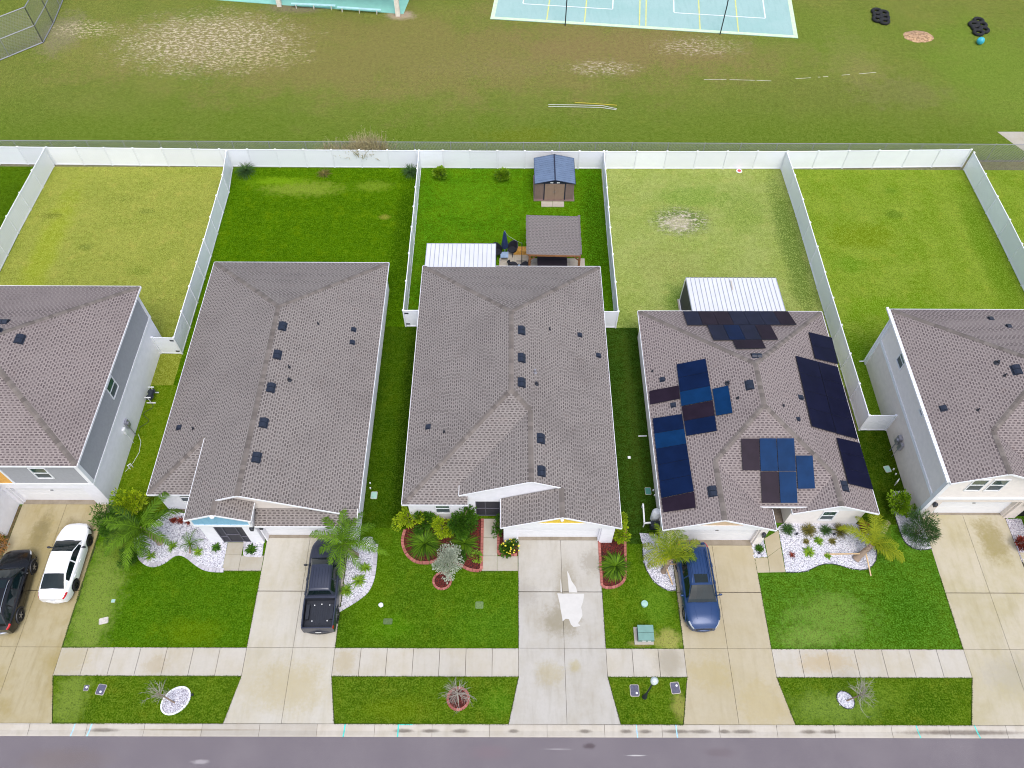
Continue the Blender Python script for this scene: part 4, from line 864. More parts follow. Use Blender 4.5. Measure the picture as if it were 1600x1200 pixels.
g = MB(); vpoly(g, [(9.1, 2.45), (15.1, 2.45), (15.1, 2.52), (14.0, 2.95), (10.2, 2.95), (9.1, 2.52)], 18.84, 18.895); g.build('beam', M['trim'], hd)
g = MB(); vpoly(g, [(16.9, 2.42), (21.2, 2.42), (21.2, 2.5), (20.5, 2.8), (17.6, 2.8), (16.9, 2.5)], 20.08, 20.13); g.build('beam', M['trim'], hd)
g = MB(); vpoly(g, [(10.8, 2.97), (13.4, 2.97), (12.1, 3.52)], 18.87, 18.897); g.build('gable_siding', M['tan_siding'], hd)
g = MB(); vpoly(g, [(18.0, 2.82), (20.1, 2.82), (19.05, 3.28)], 20.09, 20.13); g.build('gable_siding', plain('pale_blue_siding', c3(176, 206, 208), .6), hd)
garage_door(hd, 9.93, 14.57, 19.25, 2.35, M['trim']); window(hd, 18.8, 19.55, 20.35, .62, 1.75); lamp_wall(hd, 14.88, 18.95, 1.75)
vent(hd, rd, 1171, 602, (L_, 30, E0), NW); vent(hd, rd, 1113, 768, (L_, 30, E0), NW); vent(hd, rd, 1182, 556, (15, RB, E0), NN); vent(hd, rd, 1320, 760, (R_, 30, E0), NE)
for u, v in ((1035, 593), (1052, 633)): smallvent(rd, u, v, (L_, 30, E0), NW)
smallvent(rd, 1251, 621, (R_, 30, E0), NE); smallvent(rd, 1247, 655, (R_, 30, E0), NE, .22)
pipevent(rd, 1019.5, 580, (L_, 30, E0), NW, h=.15, r=.04); pipevent(rd, 1153, 622, (L_, 30, E0), NW, h=.15, r=.05); pipevent(rd, 1137, 599, (L_, 30, E0), NW, h=.22, r=.08); pipevent(rd, 1224, 634, (R_, 30, E0), NE, h=.15, r=.04)
# solar panels: corners measured on the roof plane, each a framed slab on rails
def pv(quad, p0, n, mat, cols=1, rows=1, label=None):
    n = Vector(n).normalized(); q = [onplane(u, v, Vector(p0) + n * .12, n) for u, v in quad]        # a b c d around
    a, b, c, d = q
    mats = mat if isinstance(mat, (list, tuple)) else [mat]
    k = 0
    for j in range(rows):
        for i in range(cols):
            f = lambda s, t: (a.lerp(b, s)).lerp(d.lerp(c, s), t)
            g = .010 / max(1e-3, (b - a).length); g2 = .010 / max(1e-3, (d - a).length)
            c4 = [f(i / cols + g, j / rows + g2), f((i + 1) / cols - g, j / rows + g2), f((i + 1) / cols - g, (j + 1) / rows - g2), f(i / cols + g, (j + 1) / rows - g2)]
            nn = (c4[1] - c4[0]).cross(c4[2] - c4[0])
            if nn.dot(n) < 0: c4 = c4[::-1]
            W_ = (c4[1] - c4[0]).length; H_ = (c4[3] - c4[0]).length
            mb = MB(); lo = [p - n * .04 for p in c4]
            mb.face([p + n * .0 for p in c4], 0, [(0, 0), (W_, 0), (W_, H_), (0, H_)])
            for e in range(4): mb.face([lo[e], lo[(e + 1) % 4], c4[(e + 1) % 4], c4[e]], mat=1)
            mb.face(lo[::-1], mat=1)
            o = mb.build('solar_panel', [M[mats[k % len(mats)]], M['black']], hd); k += 1
            if label: o['label'] = label
            for s, t_ in ((.12, .2), (.88, .8)):
                pass
WP, SP, EP, NP = ((L_, 30, E0), NW), ((15, 19.28, E0), NS), ((R_, 30, E0), NE), ((15, RB, E0), NN)
pv([(1067, 486), (1231, 486), (1245, 507), (1074, 507.5)], *NP, ['pv_slate', 'pv_brown', 'pv_brown', 'pv_slate', 'pv_slate', 'pv_slate', 'pv_brown'], cols=7)
pv([(1105, 507.5), (1204, 507.5), (1216, 530), (1115, 531)], *NP, ['pv_slate', 'pv_navy', 'pv_slate', 'pv_brown'], cols=4)
pv([(1145, 531.5), (1190.5, 530.5), (1197, 543.5), (1151, 544.5)], *NP, ['pv_brown'], cols=1)
pv([(1057, 569), (1102.5, 560), (1113.5, 625), (1064.5, 634.5)], *WP, ['pv_navy', 'pv_navy', 'pv_blue'], rows=3)
pv([(1064.7, 635), (1113.7, 625.5), (1120.5, 673), (1072.5, 681)], *WP, ['pv_brown', 'pv_navy'], rows=2)
pv([(1014.5, 610.5), (1060.5, 602), (1062.5, 622.5), (1015.5, 632)], *WP, ['pv_brown'])
pv([(1113, 607.5), (1138, 602), (1145, 645), (1119, 649.5)], *WP, ['pv_blue'])
pv([(1019.5, 653.5), (1065.5, 646.5), (1084.5, 767.5), (1033, 778)], *WP, ['pv_navy', 'pv_blue', 'pv_navy', 'pv_navy', 'pv_navy'], rows=5)
pv([(1033.2, 778.5), (1084.7, 768), (1087.5, 793), (1036.5, 800.5)], *WP, ['pv_brown'])
pv([(1158, 685), (1186.2, 685), (1188, 735), (1160.5, 735)], *SP, ['pv_brown'])
pv([(1186.6, 684.5), (1213, 684.5), (1216, 736), (1188.5, 736)], *SP, ['pv_blue'])
pv([(1213.5, 684.5), (1241, 684.5), (1244, 736), (1216.5, 736)], *SP, ['pv_blue'])
pv([(1188.5, 736.5), (1216.5, 736.5), (1219, 786), (1191, 786)], *SP, ['pv_brown'])
pv([(1217, 736.5), (1244, 736.5), (1246.5, 786), (1219.5, 786)], *SP, ['pv_blue'])
pv([(1243.5, 711.5), (1270, 711.5), (1274, 763.5), (1247, 764)], *SP, ['pv_blue'])
pv([(1264, 518.5), (1300, 527.5), (1310, 568.5), (1274, 560)], *EP, ['pv_black', 'pv_black'], rows=2)
pv([(1243.5, 555.5), (1277.5, 564.5), (1306.5, 676.5), (1269, 666)], *EP, ['pv_black'], rows=4)
pv([(1278, 564.7), (1309, 573), (1341, 686), (1307, 677)], *EP, ['pv_black'], rows=4)
pv([(1307.5, 683.5), (1343, 691.5), (1365, 765), (1326, 755.5)], *EP, ['pv_black'], rows=3)

# ---------- two-storey houses
def belt(parent, segs, z0, z1, mat):
    g = MB()
    for x0, x1, y0, y1 in segs: g.box(x0, x1, y0, y1, z0, z1)
    g.build('belt_trim', mat, parent)
EA = 5.55
ha = thing('two_storey_house', 'two storey house with grey upper walls and white lower walls at the left edge', 'house', (-31, 28, 0))
L_, R_, RB, FB = -37.8, -24.4, 34.6, 21.2
Ap = (-31.1, 27.9, EA + SL * 6.7)
cn = {'se': (R_, FB, EA), 'ne': (R_, RB, EA), 'nw': (L_, RB, EA), 'sw': (L_, FB, EA)}
ra = roof(ha, [[cn['se'], cn['ne'], Ap], [cn['ne'], cn['nw'], Ap], [cn['nw'], cn['sw'], Ap], [cn['sw'], cn['se'], Ap]],
          [((R_ - .1, FB + .1, EA + .04), Ap), ((R_ - .1, RB - .1, EA + .04), Ap), ((L_ + .1, FB + .1, EA + .04), Ap), ((L_ + .1, RB - .1, EA + .04), Ap)],
          [(cn['se'], cn['ne'], (1, 0, 0)), (cn['ne'], cn['nw'], (0, 1, 0)), (cn['nw'], cn['sw'], (-1, 0, 0)), (cn['sw'], cn['se'], (0, -1, 0))], M['roof2'], M['trim'])
w = MB(); X1, X0, Y0, Y1 = -24.75, -37.4, 21.5, 34.3
vwall(w, (X1, Y0), (X1, Y1), 2.85, [(0, EA - .1), (1, EA - .1)], inward=(-1, 0)); vwall(w, (X1, Y1), (X0, Y1), 2.85, [(0, EA - .1), (1, EA - .1)], inward=(0, -1)); vwall(w, (X0, Y1), (X0, Y0), 2.85, [(0, EA - .1), (1, EA - .1)], inward=(1, 0)); vwall(w, (-29.3, Y0), (X1, Y0), 2.85, [(0, EA - .1), (1, EA - .1)], inward=(0, 1))
w.build('upper_wall', M['greywall'], ha)
w = MB(); vwall(w, (X0, Y0), (-29.42, Y0), 2.85, [(0, EA - .1), (1, EA - .1)], inward=(0, 1)); w.build('upper_siding', M['orange_siding'], ha)
w = MB()
vwall(w, (X1, Y0), (X1, Y1), 0, [(0, 2.7), (1, 2.7)], inward=(-1, 0)); vwall(w, (X1, Y1), (X0, Y1), 0, [(0, 2.7), (1, 2.7)], inward=(0, -1)); vwall(w, (X0, Y1), (X0, 19.4), 0, [(0, 2.7), (1, 2.7)], inward=(1, 0))
vwall(w, (-25.65, Y0), (X1, Y0), 0, [(0, 2.7), (1, 2.7)], inward=(0, 1)); vwall(w, (-30.3, Y0), (-25.65, Y0), 2.2, [(0, 2.7), (1, 2.7)], inward=(0, 1)); vwall(w, (-30.55, Y0), (-30.3, Y0), 0, [(0, 2.7), (1, 2.7)], inward=(0, 1))
vwall(w, (-30.55, 19.4), (-30.55, 21.6), 0, [(0, 2.7), (1, 2.7)], inward=(-1, 0)); vwall(w, (-37.4, 19.4), (-30.55, 19.4), 0, [(0, 2.7), (1, 2.7)], inward=(0, 1))
w.box(-25.73, -25.65, 21.62, 21.9, 0, 2.2); w.box(-30.3, -30.22, 21.62, 21.9, 0, 2.2)
w.build('lower_wall', M['white'], ha)
belt(ha, [(-24.76, -24.70, 21.44, 34.34), (-37.4, -24.76, 21.44, 21.5)], 2.66, 2.86, M['trim'])
for bx_ in (((-24.762, -24.71, 21.455, 21.7, 2.86, 5.4), (-24.95, -24.762, 21.455, 21.5, 2.86, 5.4)), ((-24.762, -24.71, 34.1, 34.33, 2.86, 5.4),), ((-29.42, -29.3, 21.455, 21.52, 2.86, 5.4),)):
    g = MB()
    for q_ in bx_: g.box(*q_)
    g.build('corner_board', M['trim'], ha)
garage_door(ha, -30.22, -25.73, 21.8, 2.2, M['trim']); window(ha, -27.6, -26.75, Y0, 3.58, 4.72); 
window(ha, 26.98, 27.9, X1, 3.7, 4.78, 'E')
pr = roof(ha, [[(-37.6, 19.1, 2.85), (-30.3, 19.1, 2.85), (-30.3, 21.4, 3.5), (-37.6, 21.4, 3.5)]], [], [((-37.6, 19.1, 2.85), (-30.3, 19.1, 2.85), (0, -1, 0)), ((-30.3, 19.1, 2.85), (-30.3, 21.4, 3.5), (1, 0, 0))], M['roof2'], M['trim'])
lamp_wall(ha, -31.0, 19.4, 2.0)
vent(ha, ra, 31, 530, (R_, 30, EA), NE); vent(ha, ra, 5, 503, (-31, RB, EA), NN); vent(ha, ra, -6, 519, (R_, 30, EA), NE)
# meters and pipes on the side wall
mb = MB(); mb.box(-24.74, -24.6, 26.35, 26.7, 1.1, 1.75); mb.lathe((-24.6, 26.52, 1.5), [(.0, .1), (.12, .08), (.12, 0)], 12, 'x'); mb.tube([(-24.68, 26.52, 1.1), (-24.68, 26.52, .0)], .03, 6)
mb.build('electric_meter', M['galv'], ha)
mb = MB(); mb.box(-24.74, -24.58, 25.85, 26.1, 1.2, 1.7); mb.tube([(-24.68, 25.95, 1.2), (-24.68, 25.95, .0)], .02, 6); mb.tube([(-24.55, 26.6, .02), (-24.2, 26.0, .02), (-24.1, 25.2, .02), (-24.3, 24.4, .02), (-24.6, 23.8, .02)], .012, 5)
mb.build('conduit_box', M['tub_white'], ha)
mb = MB()
for dx in (0, .14): mb.tube([(-24.35 + dx, 24.0 + dx, 0), (-24.35 + dx, 24.0 + dx, .45)], .03, 6); 
mb.tube([(-24.35, 24.0, .45), (-24.21, 24.14, .45)], .035, 6); mb.build('backflow_pipe', M['tub_white'], ha)

EE = 5.5
he = thing('two_storey_house', 'two storey cream house with twin front windows at the right edge of the photo', 'house', (31, 26, 0))
L_, R_, RB, FB = 24.6, 37.4, 32.9, 20.3
Ap1 = (30.95, 26.6, EE + SL * 6.35); H = (27.35, 23.05, EE + SL * 2.75); Fg = (27.35, 20.3, EE + SL * 2.75)
re_ = roof(he, [[(L_, FB, EE), Fg, H, Ap1, (L_, RB, EE)], [(L_, RB, EE), Ap1, (R_, RB, EE)], [(R_, RB, EE), Ap1, (R_, FB, EE)], [Ap1, H, (30.1, FB, EE), (R_, FB, EE)], [H, Fg, (30.1, FB, EE)]],
          [(H, Fg), (H, Ap1), ((L_ + .1, RB - .1, EE + .04), Ap1), ((R_ - .1, RB - .1, EE + .04), Ap1), ((R_ - .1, FB + .1, EE + .04), Ap1)],
          [((L_, FB, EE), (L_, RB, EE), (-1, 0, 0)), ((L_, RB, EE), (R_, RB, EE), (0, 1, 0)), ((R_, RB, EE), (R_, FB, EE), (1, 0, 0)), ((L_, FB, EE), Fg, (0, -1, 0)), (Fg, (30.1, FB, EE), (0, -1, 0)), ((30.1, FB, EE), (R_, FB, EE), (0, -1, 0))], M['roof2'], M['trim'])
# guttering along the left eave
g = MB()
for k in range(26):
    y = 20.4 + k * .49
    g.box(24.42, 24.568, y, y + .46, EE - .13, EE - .02)
g.build('gutter', M['trim'], re_)
w = MB(); X0, X1, Y0, Y1 = 24.95, 37.1, 20.75, 32.6
vwall(w, (X0, Y0), (X0, Y1), 2.85, [(0, EE - .1), (1, EE - .1)], inward=(1, 0)); vwall(w, (X0, Y1), (X1, Y1), 0, [(0, EE - .1), (1, EE - .1)], inward=(0, -1)); vwall(w, (X1, Y1), (X1, Y0), 0, [(0, EE - .1), (1, EE - .1)], inward=(-1, 0))
vwall(w, (X0, Y0), (30.0, Y0), 2.85, [(0, 5.42), (2.4 / 5.05, 6.4), (1, 5.4)], inward=(0, 1)); vwall(w, (30.0, Y0), (X1, Y0), 2.85, [(0, EE - .1), (1, EE - .1)], inward=(0, 1))
w.build('upper_wall', M['cream'], he)
w = MB()
vwall(w, (X0, Y0), (X0, Y1), 0, [(0, 2.7), (1, 2.7)], inward=(1, 0)); vwall(w, (X0, Y0), (25.75, Y0), 0, [(0, 2.7), (1, 2.7)], inward=(0, 1)); vwall(w, (25.75, Y0), (30.5, Y0), 2.25, [(0, 2.7), (1, 2.7)], inward=(0, 1)); vwall(w, (30.5, Y0), (31.2, Y0), 0, [(0, 2.7), (1, 2.7)], inward=(0, 1))
vwall(w, (33.0, Y0), (X1, Y0), 0, [(0, 2.7), (1, 2.7)], inward=(0, 1)); vwall(w, (31.2, Y0), (33.0, Y0), 2.2, [(0, 2.7), (1, 2.7)], inward=(0, 1))
w.box(25.75, 25.83, 20.87, 21.15, 0, 2.25); w.box(30.42, 30.5, 20.87, 21.15, 0, 2.25)
w.build('lower_wall', M['tan'], he)
belt(he, [(24.90, 24.96, 20.69, 32.64), (24.96, 37.1, 20.69, 20.75)], 2.64, 2.86, M['trim'])
for bx_ in (((24.885, 24.952, 20.67, 20.92, 0, 5.4), (24.952, 25.12, 20.67, 20.752, 0, 5.4)), ((24.885, 24.952, 32.42, 32.66, 0, 5.4),)):
    g = MB()
    for q_ in bx_: g.box(*q_)
    g.build('corner_board', M['trim'], he)
g = MB(); g.tube([(24.75, 32.75, 5.35), (24.85, 32.68, 5.0), (24.85, 32.68, .1), (24.55, 32.68, .06)], .05, 6); g.build('downspout', M['trim'], he)
garage_door(he, 25.83, 30.42, 21.1, 2.25, M['trim']); 
window(he, 26.3, 27.1, Y0, 3.82, 5.08); window(he, 27.45, 28.25, Y0, 3.82, 5.08); window(he, 29.32, 30.08, X0, 3.84, 4.8, 'W'); window(he, 25.42, 25.85, X0, 4.4, 4.66, 'W')
d = MB(); d.box(31.2, 33.0, 20.9, 20.95, 0, 2.2); d.build('front_door', M['dark'], he); lamp_wall(he, 25.3, 20.75, 2.15); lamp_wall(he, 30.85, 20.75, 2.15)
pr = roof(he, [[(31.9, 18.4, 2.75), (36, 18.4, 2.75), (36, 20.68, 3.4), (31.9, 20.68, 3.4)]], [], [((31.9, 18.4, 2.75), (36, 18.4, 2.75), (0, -1, 0)), ((31.9, 18.4, 2.75), (31.9, 20.68, 3.4), (-1, 0, 0))], M['roof2'], M['trim'])
w = MB(); w.box(32.1, 32.25, 18.6, 20.74, 0, 2.7); w.box(35.6, 35.75, 18.6, 20.74, 0, 2.7); w.build('porch_wall', M['cream'], he)
vent(he, re_, 1588, 578, (L_, 30, EE), NW); smallvent(re_, 1548, 498, (31, RB, EE), NN, .3); smallvent(re_, 1576, 510, (31, RB, EE), NN, .3); smallvent(re_, 1474, 638, (L_, 30, EE), NW, .34)
pipevent(re_, 1558, 567, (L_, 30, EE), NW, h=.22, r=.08); pipevent(re_, 1528, 641, (L_, 30, EE), NW, h=.2, r=.04); pipevent(re_, 1570, 587, (L_, 30, EE), NW, h=.2, r=.04)
mb = MB(); mb.box(24.7, 24.9, 25.35, 25.7, 1.0, 1.7); mb.lathe((24.62, 25.52, 1.4), [(.0, -.02), (.12, 0), (.12, .08)], 12, 'x'); mb.tube([(24.78, 25.52, 1), (24.78, 25.52, 0)], .03, 6); mb.build('electric_meter', M['galv'], he)
mb = MB(); mb.box(24.72, 24.9, 24.95, 25.2, 1.0, 1.6); mb.tube([(24.8, 25.1, 1), (24.8, 25.1, 0)], .02, 6); mb.build('conduit_box', M['galv'], he)
mb = MB(); mb.tube([(24.4, 23.0, 0), (24.4, 23.0, .5), (24.55, 23.2, .5), (24.55, 23.2, 0)], .03, 6); mb.build('backflow_pipe', M['tub_white'], he)

# ------------------------------------------------------------------ fences
def fence(name, label, pts, group='white vinyl fence runs', gate=False, h=1.83, sp=2.44, skip_first=False):
    t = thing(name, label, 'fence', (pts[0][0], pts[0][1], 0), group)
    r = random.Random(int(abs(pts[0][0] * 7 + pts[-1][1])))
    done = []
    for i in range(len(pts) - 1):
        a = Vector((*pts[i], 0)); b = Vector((*pts[i + 1], 0)); L = (b - a).length; n = max(1, round(L / sp)); d = (b - a).normalized(); s = Vector((-d.y, d.x, 0))
        for k in range(n + 1):
            p = a.lerp(b, k / n)
            if not any((p - q).length < .2 for q in done) and not (skip_first and i == 0 and k == 0):
                done.append(p); mb = MB(); mb.obox(p + Vector((0, 0, h / 2 + .02)), d * .055, s * .05, (0, 0, h / 2 + .02))
                z = h + .04
                q = [p + d * i_ * .08 + s * j_ * .08 + Vector((0, 0, z)) for i_, j_ in ((-1, -1), (1, -1), (1, 1), (-1, 1))]; ap = p + Vector((0, 0, z + .07))
                for e in range(4): mb.face([q[e], q[(e + 1) % 4], ap])
                mb.face([x for x in q[::-1]])
                mb.build('fence_post', M['vinyl'], t)
            if k < n:
                p2 = a.lerp(b, (k + 1) / n); lean = s * r.uniform(-.012, .012); mb = MB(); c = (p + p2) / 2; hl = (p2 - p).length / 2 - .06; tn = r.random()
                mb.obox(c + Vector((0, 0, h - .04)) + lean, d * hl, s * .028, (0, 0, .045), tn); mb.obox(c + Vector((0, 0, .08)), d * hl, s * .028, (0, 0, .05), tn)
                nb = 13; bw = hl * 2 / nb
                for m_ in range(nb):
                    o_ = c + d * (-hl + bw * (m_ + .5)) + lean * .5
                    mb.obox(o_ + Vector((0, 0, h / 2)), d * (bw / 2 - .0025), s * .012, (0, 0, h / 2 - .09), tn)
                mb.obox(c + Vector((0, 0, h / 2)) + lean * .5, d * hl, s * .006, (0, 0, h / 2 - .09), tn)
                mb.build('fence_panel', M['vinyl'], t)
    if gate:
        mb = MB()
        for z in (.35, 1.55):
            p = Vector((*pts[0], z)); d = (Vector((*pts[1], 0)) - Vector((*pts[0], 0))).normalized()
            mb.obox(p + d * .2 - Vector((0, .04, 0)), d * .14, (0, .02, 0), (0, 0, .045))
        mb.build('hinge', M['black'], t)
    return t
bk = [tuple(P(u, v).xy) for u, v in ((-60, 256), (0, 257), (88, 258), (352, 261), (652, 263), (945, 264.5), (1222, 264.5), (1502, 261.5))]
fence('boundary_fence', 'long white vinyl fence along the back of all the yards', [(p[0], p[1] + .05) for p in bk])
fence('yard_fence', 'white vinyl side fence at the far left between the dark and the yellow-green yards', [(-38.75, 52.9), (-38.95, 45), (-38.9, 30.5)])
fence('yard_fence', 'white vinyl side fence left of the light blue gabled house', [(-23.6, 52.75), (-23.3, 49.8), (-23.2, 42.6), (-23.2, 33.2)])
fence('yard_fence', 'white vinyl side fence left of the navy umbrella yard', [(-7.66, 52.9), (-7.6, 44), (-7.6, 35.73)])
fence('yard_fence', 'white vinyl side fence right of the shed and gazebo', [(7.7, 52.9), (7.6, 44), (7.6, 35.68)])
fence('yard_fence', 'white vinyl side fence right of the solar panelled house', [(22.9, 52.85), (23.04, 47.2), (23.06, 39.5), (23.15, 27.08)])
fence('yard_fence', 'white vinyl side fence at the far right behind the cream house', [(38.45, 52.9), (38.6, 45), (38.6, 27)])
fence('fence_gate', 'short white vinyl gate beside the grey walled two storey house', [(-23.2, 33.2), (-24.7, 33.24)], 'white vinyl gates', True, skip_first=True)
fence('fence_gate', 'short white vinyl gate left of the yellow gabled house', [(-7.6, 35.73), (-6.12, 35.73)], 'white vinyl gates', True, skip_first=True)
fence('fence_gate', 'short white vinyl gate right of the yellow gabled house', [(7.6, 35.68), (6.17, 35.68)], 'white vinyl gates', skip_first=True)
fence('fence_gate', 'short white vinyl gate beside the cream two storey house', [(23.15, 27.08), (24.9, 27.08)], 'white vinyl gates', skip_first=True)
# chain-link fence behind
t = thing('chain_link_fence', 'grey chain link fence running behind the white boundary fence', 'fence', (0, 53.95, 0))
mb = MB()
for x0, x1 in ((-60, 60),):
    mb.face([(x0, 53.95, 0), (x1, 53.95, 0), (x1, 53.95, 1.83), (x0, 53.95, 1.83)], 0, [(0, 0), (x1 - x0, 0), (x1 - x0, 1.83), (0, 1.83)])
mb.build('wire_mesh', M['wire'], t)
mb = MB(); mb.tube([(-60, 53.95, 1.85), (60, 53.95, 1.85)], .022, 6); mb.build('top_rail', M['galv'], t)
for k in range(40):
    mb = MB(); x = -60 + k * 3.05; mb.tube([(x, 53.97, 0), (x, 53.97, 1.88)], .025, 6); mb.build('fence_post', M['galv'], t)
# ------------------------------------------------------------------ vehicles (local frame: +Y is the nose)
def herm(tab, x):
    xs = [t[0] for t in tab]; ys = [t[1] for t in tab]
    if x <= xs[0]: return ys[0]
    if x >= xs[-1]: return ys[-1]
    i = max(k for k in range(len(xs) - 1) if xs[k] <= x)
    sl = [(ys[k + 1] - ys[k]) / (xs[k + 1] - xs[k]) for k in range(len(xs) - 1)]
    def tan(k):
        if k == 0: return sl[0]
        if k == len(xs) - 1: return sl[-1]
        a, b = sl[k - 1], sl[k]
        return 0 if a * b <= 0 else 2 * a * b / (a + b)
    h = xs[i + 1] - xs[i]; t = (x - xs[i]) / h
    return ((2 * t**3 - 3 * t**2 + 1) * ys[i] + (t**3 - 2 * t**2 + t) * h * tan(i) + (-2 * t**3 + 3 * t**2) * ys[i + 1] + (t**3 - t**2) * h * tan(i + 1))
def vehicle(name, label, cat, loc, rz, L, w, sh, hood, roofp, wheels, wr, paintm, truck=None, glassrange=None, rails=False, bodyz=.24, suv=False, rimm='rim', ribs=False, sunroof=False, lwr=.72):
    """w: half width table, sh: shoulder height, hood: centre height, roofp: dict of greenhouse values"""
    t = thing(name, label, cat, (0, 0, 0)); world = []
    kids = []
    def mk(mb, nm, mats, par=None, smooth=None):
        mb.world = False
        o = mb.build(nm, mats, None, smooth); o.parent = par or t; o.location = (0, 0, 0); return o
    ys = sorted(set([round(y, 4) for y in np.linspace(-L / 2, L / 2, 64)] + [round(-L / 2 + .015, 4), round(L / 2 - .015, 4)] + ([truck[0], truck[0] - .02, truck[0] - .03, -L / 2 + .06, -L / 2 + .07] if truck else [])))
    def zb(y):
        z = bodyz + max(0, (abs(y) - L / 2 + .35)) * .25
        for yw in wheels:
            d = abs(y - yw); R = wr + .075
            if d < R: z = max(z, wr + math.sqrt(R * R - d * d) * .98)
        return z
    def sect(y):
        W_ = herm(w, y); zs = herm(sh, y); zc = herm(hood, y); b = zb(y); b = min(b, zs - .12)
        if truck and -L / 2 + .065 < y < truck[0] - .01:
            zt = truck[1]; fl = truck[2]
            pts = [(W_ * .97, b), (W_, b + (zs - b) * .4), (W_, b + (zs - b) * .75), (W_ * .985, zt - .04), (W_ * .97, zt), (W_ * .90, zt), (W_ * .885, zt - .03), (W_ * .88, fl), (0, fl)]
        elif truck and y <= -L / 2 + .065 + .001:
            zt = truck[1]
            pts = [(W_ * .97, b), (W_, b + (zs - b) * .4), (W_, b + (zs - b) * .75), (W_ * .985, zt - .04), (W_ * .97, zt), (W_ * .9, zt + .005), (W_ * .7, zt + .01), (W_ * .4, zt + .01), (0, zt + .01)]
        else:
            pts = [(W_ * .955, b), (W_ * .995, b + (zs - b) * .3), (W_, b + (zs - b) * .6), (W_ * .985, zs - .07), (W_ * .955, zs - .02), (W_ * .90, zs + (zc - zs) * .2), (W_ * .74, zs + (zc - zs) * .62), (W_ * .4, zs + (zc - zs) * .93), (0, zc)]
        return pts
    body = MB(); tl = MB(); hl = MB(); bedm = MB(); grille = MB()
    secs = [sect(y) for y in ys]
    full = [[(-x, y, z) for x, z in s] + [(x, y, z) for x, z in reversed(s[:-1])] for s, y in zip(secs, ys)]
    n = len(full[0])
    def addq(mb, i, j): mb.face([full[i][j], full[i + 1][j], full[i + 1][j + 1], full[i][j + 1]])
    body.grid([r[::-1] for r in full])
    # remove faces that belong to lamps or bed
    keep = []; idx = 0; bf, bt, bm = body.f, body.t, body.mi; nf, nt, nm_ = [], [], []
    for i in range(len(full) - 1):
        for b in range(n - 1):
            j = n - 2 - b; y = (ys[i] + ys[i + 1]) / 2
            jj = min(j, n - 2 - j)                                  # 0..7 band from the sill up
            f = bf[idx]; dest = None
            if truck and -L / 2 + .065 < y < truck[0] - .012 and jj >= 5: dest = bedm
            elif y < -L / 2 + lamp[name][0] and lamp[name][1] <= jj <= lamp[name][2]: dest = tl
            elif y > L / 2 - lamp[name][3] and lamp[name][4] <= jj <= lamp[name][5]: dest = hl
            if dest is None: nf.append(f); nt.append(0); nm_.append(0)
            else: dest.face([body.v[k] for k in f])
            idx += 1
    body.f, body.t, body.mi = nf, nt, nm_
    for end, rev in ((0, False), (-1, True)):
        r = full[end]; r = r if rev else r[::-1]
        body.face(r[::-1] if not rev else r[::-1]) if False else body.face(r)
    bo = mk(body, 'body', paintm, smooth=38)
    if tl.f: mk(tl, 'taillight', M['red_lens'], bo, 40)
    if hl.f: mk(hl, 'headlight', M['clear_lens'], bo, 40)
    if bedm.f:
        mk(bedm, 'bed_liner', M['black'], bo)
        lb = MB(); fl = truck[2]; y0, y1 = -L / 2 + .08, truck[0] - .04
        for sg in (-1, 1): lb.box(*(sorted((sg * .82 * max(a for _, a in w), sg * .62 * max(a for _, a in w)))), wheels[0] - .42, wheels[0] + .42, fl, fl + .22)
        for k in range(9): x = -.52 + k * .13; lb.box(x - .02, x + .02, y0, y1, fl, fl + .015)
        mk(lb, 'wheel_housing', M['black'], bo)
        tb = MB()
        for x, y in ((-.35, y1 - .25), (.05, y1 - .2), (.5, y1 - .25), (-.4, y0 + .45), (.45, y0 + .45)): tb.lathe((x, y, fl + .02), [(.0, .03), (.035, .025), (.035, 0)], 8)
        mk(tb, 'cleat', M['tub_white'], bo)
    ub = MB(); wm = min(herm(w, 0), 1) - .12; ub.box(-wm, wm, -L / 2 + .3, L / 2 - .3, bodyz - .02, min(herm(sh, 0) - .25, .72)); mk(ub, 'underbody', M['dark'], bo)
    # greenhouse
    g = roofp; yr0, yr1, yf1, yf0 = g['y']; zr = g['z']; wrf = g['w']; wbf = g['wb']
    gy = sorted(set([yr0 + (yr1 - yr0) * k / 5 for k in range(6)] + [yr1 + (yf1 - yr1) * k / 14 for k in range(15)] + [yf1 + (yf0 - yf1) * k / 6 for k in range(7)] + [p for pl in g['pillars'] for p in pl]))
    mats = {'roof': MB(), 'windshield': MB(), 'rear_window': MB()}; sw = {}
    def gsec(y):
        base = herm(sh, y); W_ = herm(w, y) * wbf
        crown = .03
        if y > yf1: f = (yf0 - y) / (yf0 - yf1); f = f ** .86
        elif y < yr1: f = (y - yr0) / (yr1 - yr0); f = f ** .8
        else: f = 1
        zt = herm(zr, y) if f == 1 else None
        zb_ = herm(hood, y) - .01; z1 = herm(zr, max(yr1, min(yf1, y))); z = zb_ + (z1 - zb_) * f
        ww = W_ * .93 + (wrf - W_ * .93) * f
        b0 = min(base - .015, z - .005)
        return [(W_, b0), (W_ * .99 + (ww - W_ * .99) * .12, b0 + (z - b0) * .13), (W_ * .98 + (ww - W_ * .98) * .80, b0 + (z - b0) * .80), (ww + .0, b0 + (z - b0) * .93), (ww * .93, z - .008), (ww * .86, z), (ww * .45, z + crown * .8 * f), (0, z + crown * f)]
    gs = [gsec(y) for y in gy]; gf = [[(-x, y, z) for x, z in s] + [(x, y, z) for x, z in reversed(s[:-1])] for s, y in zip(gs, gy)]; m = len(gf[0])
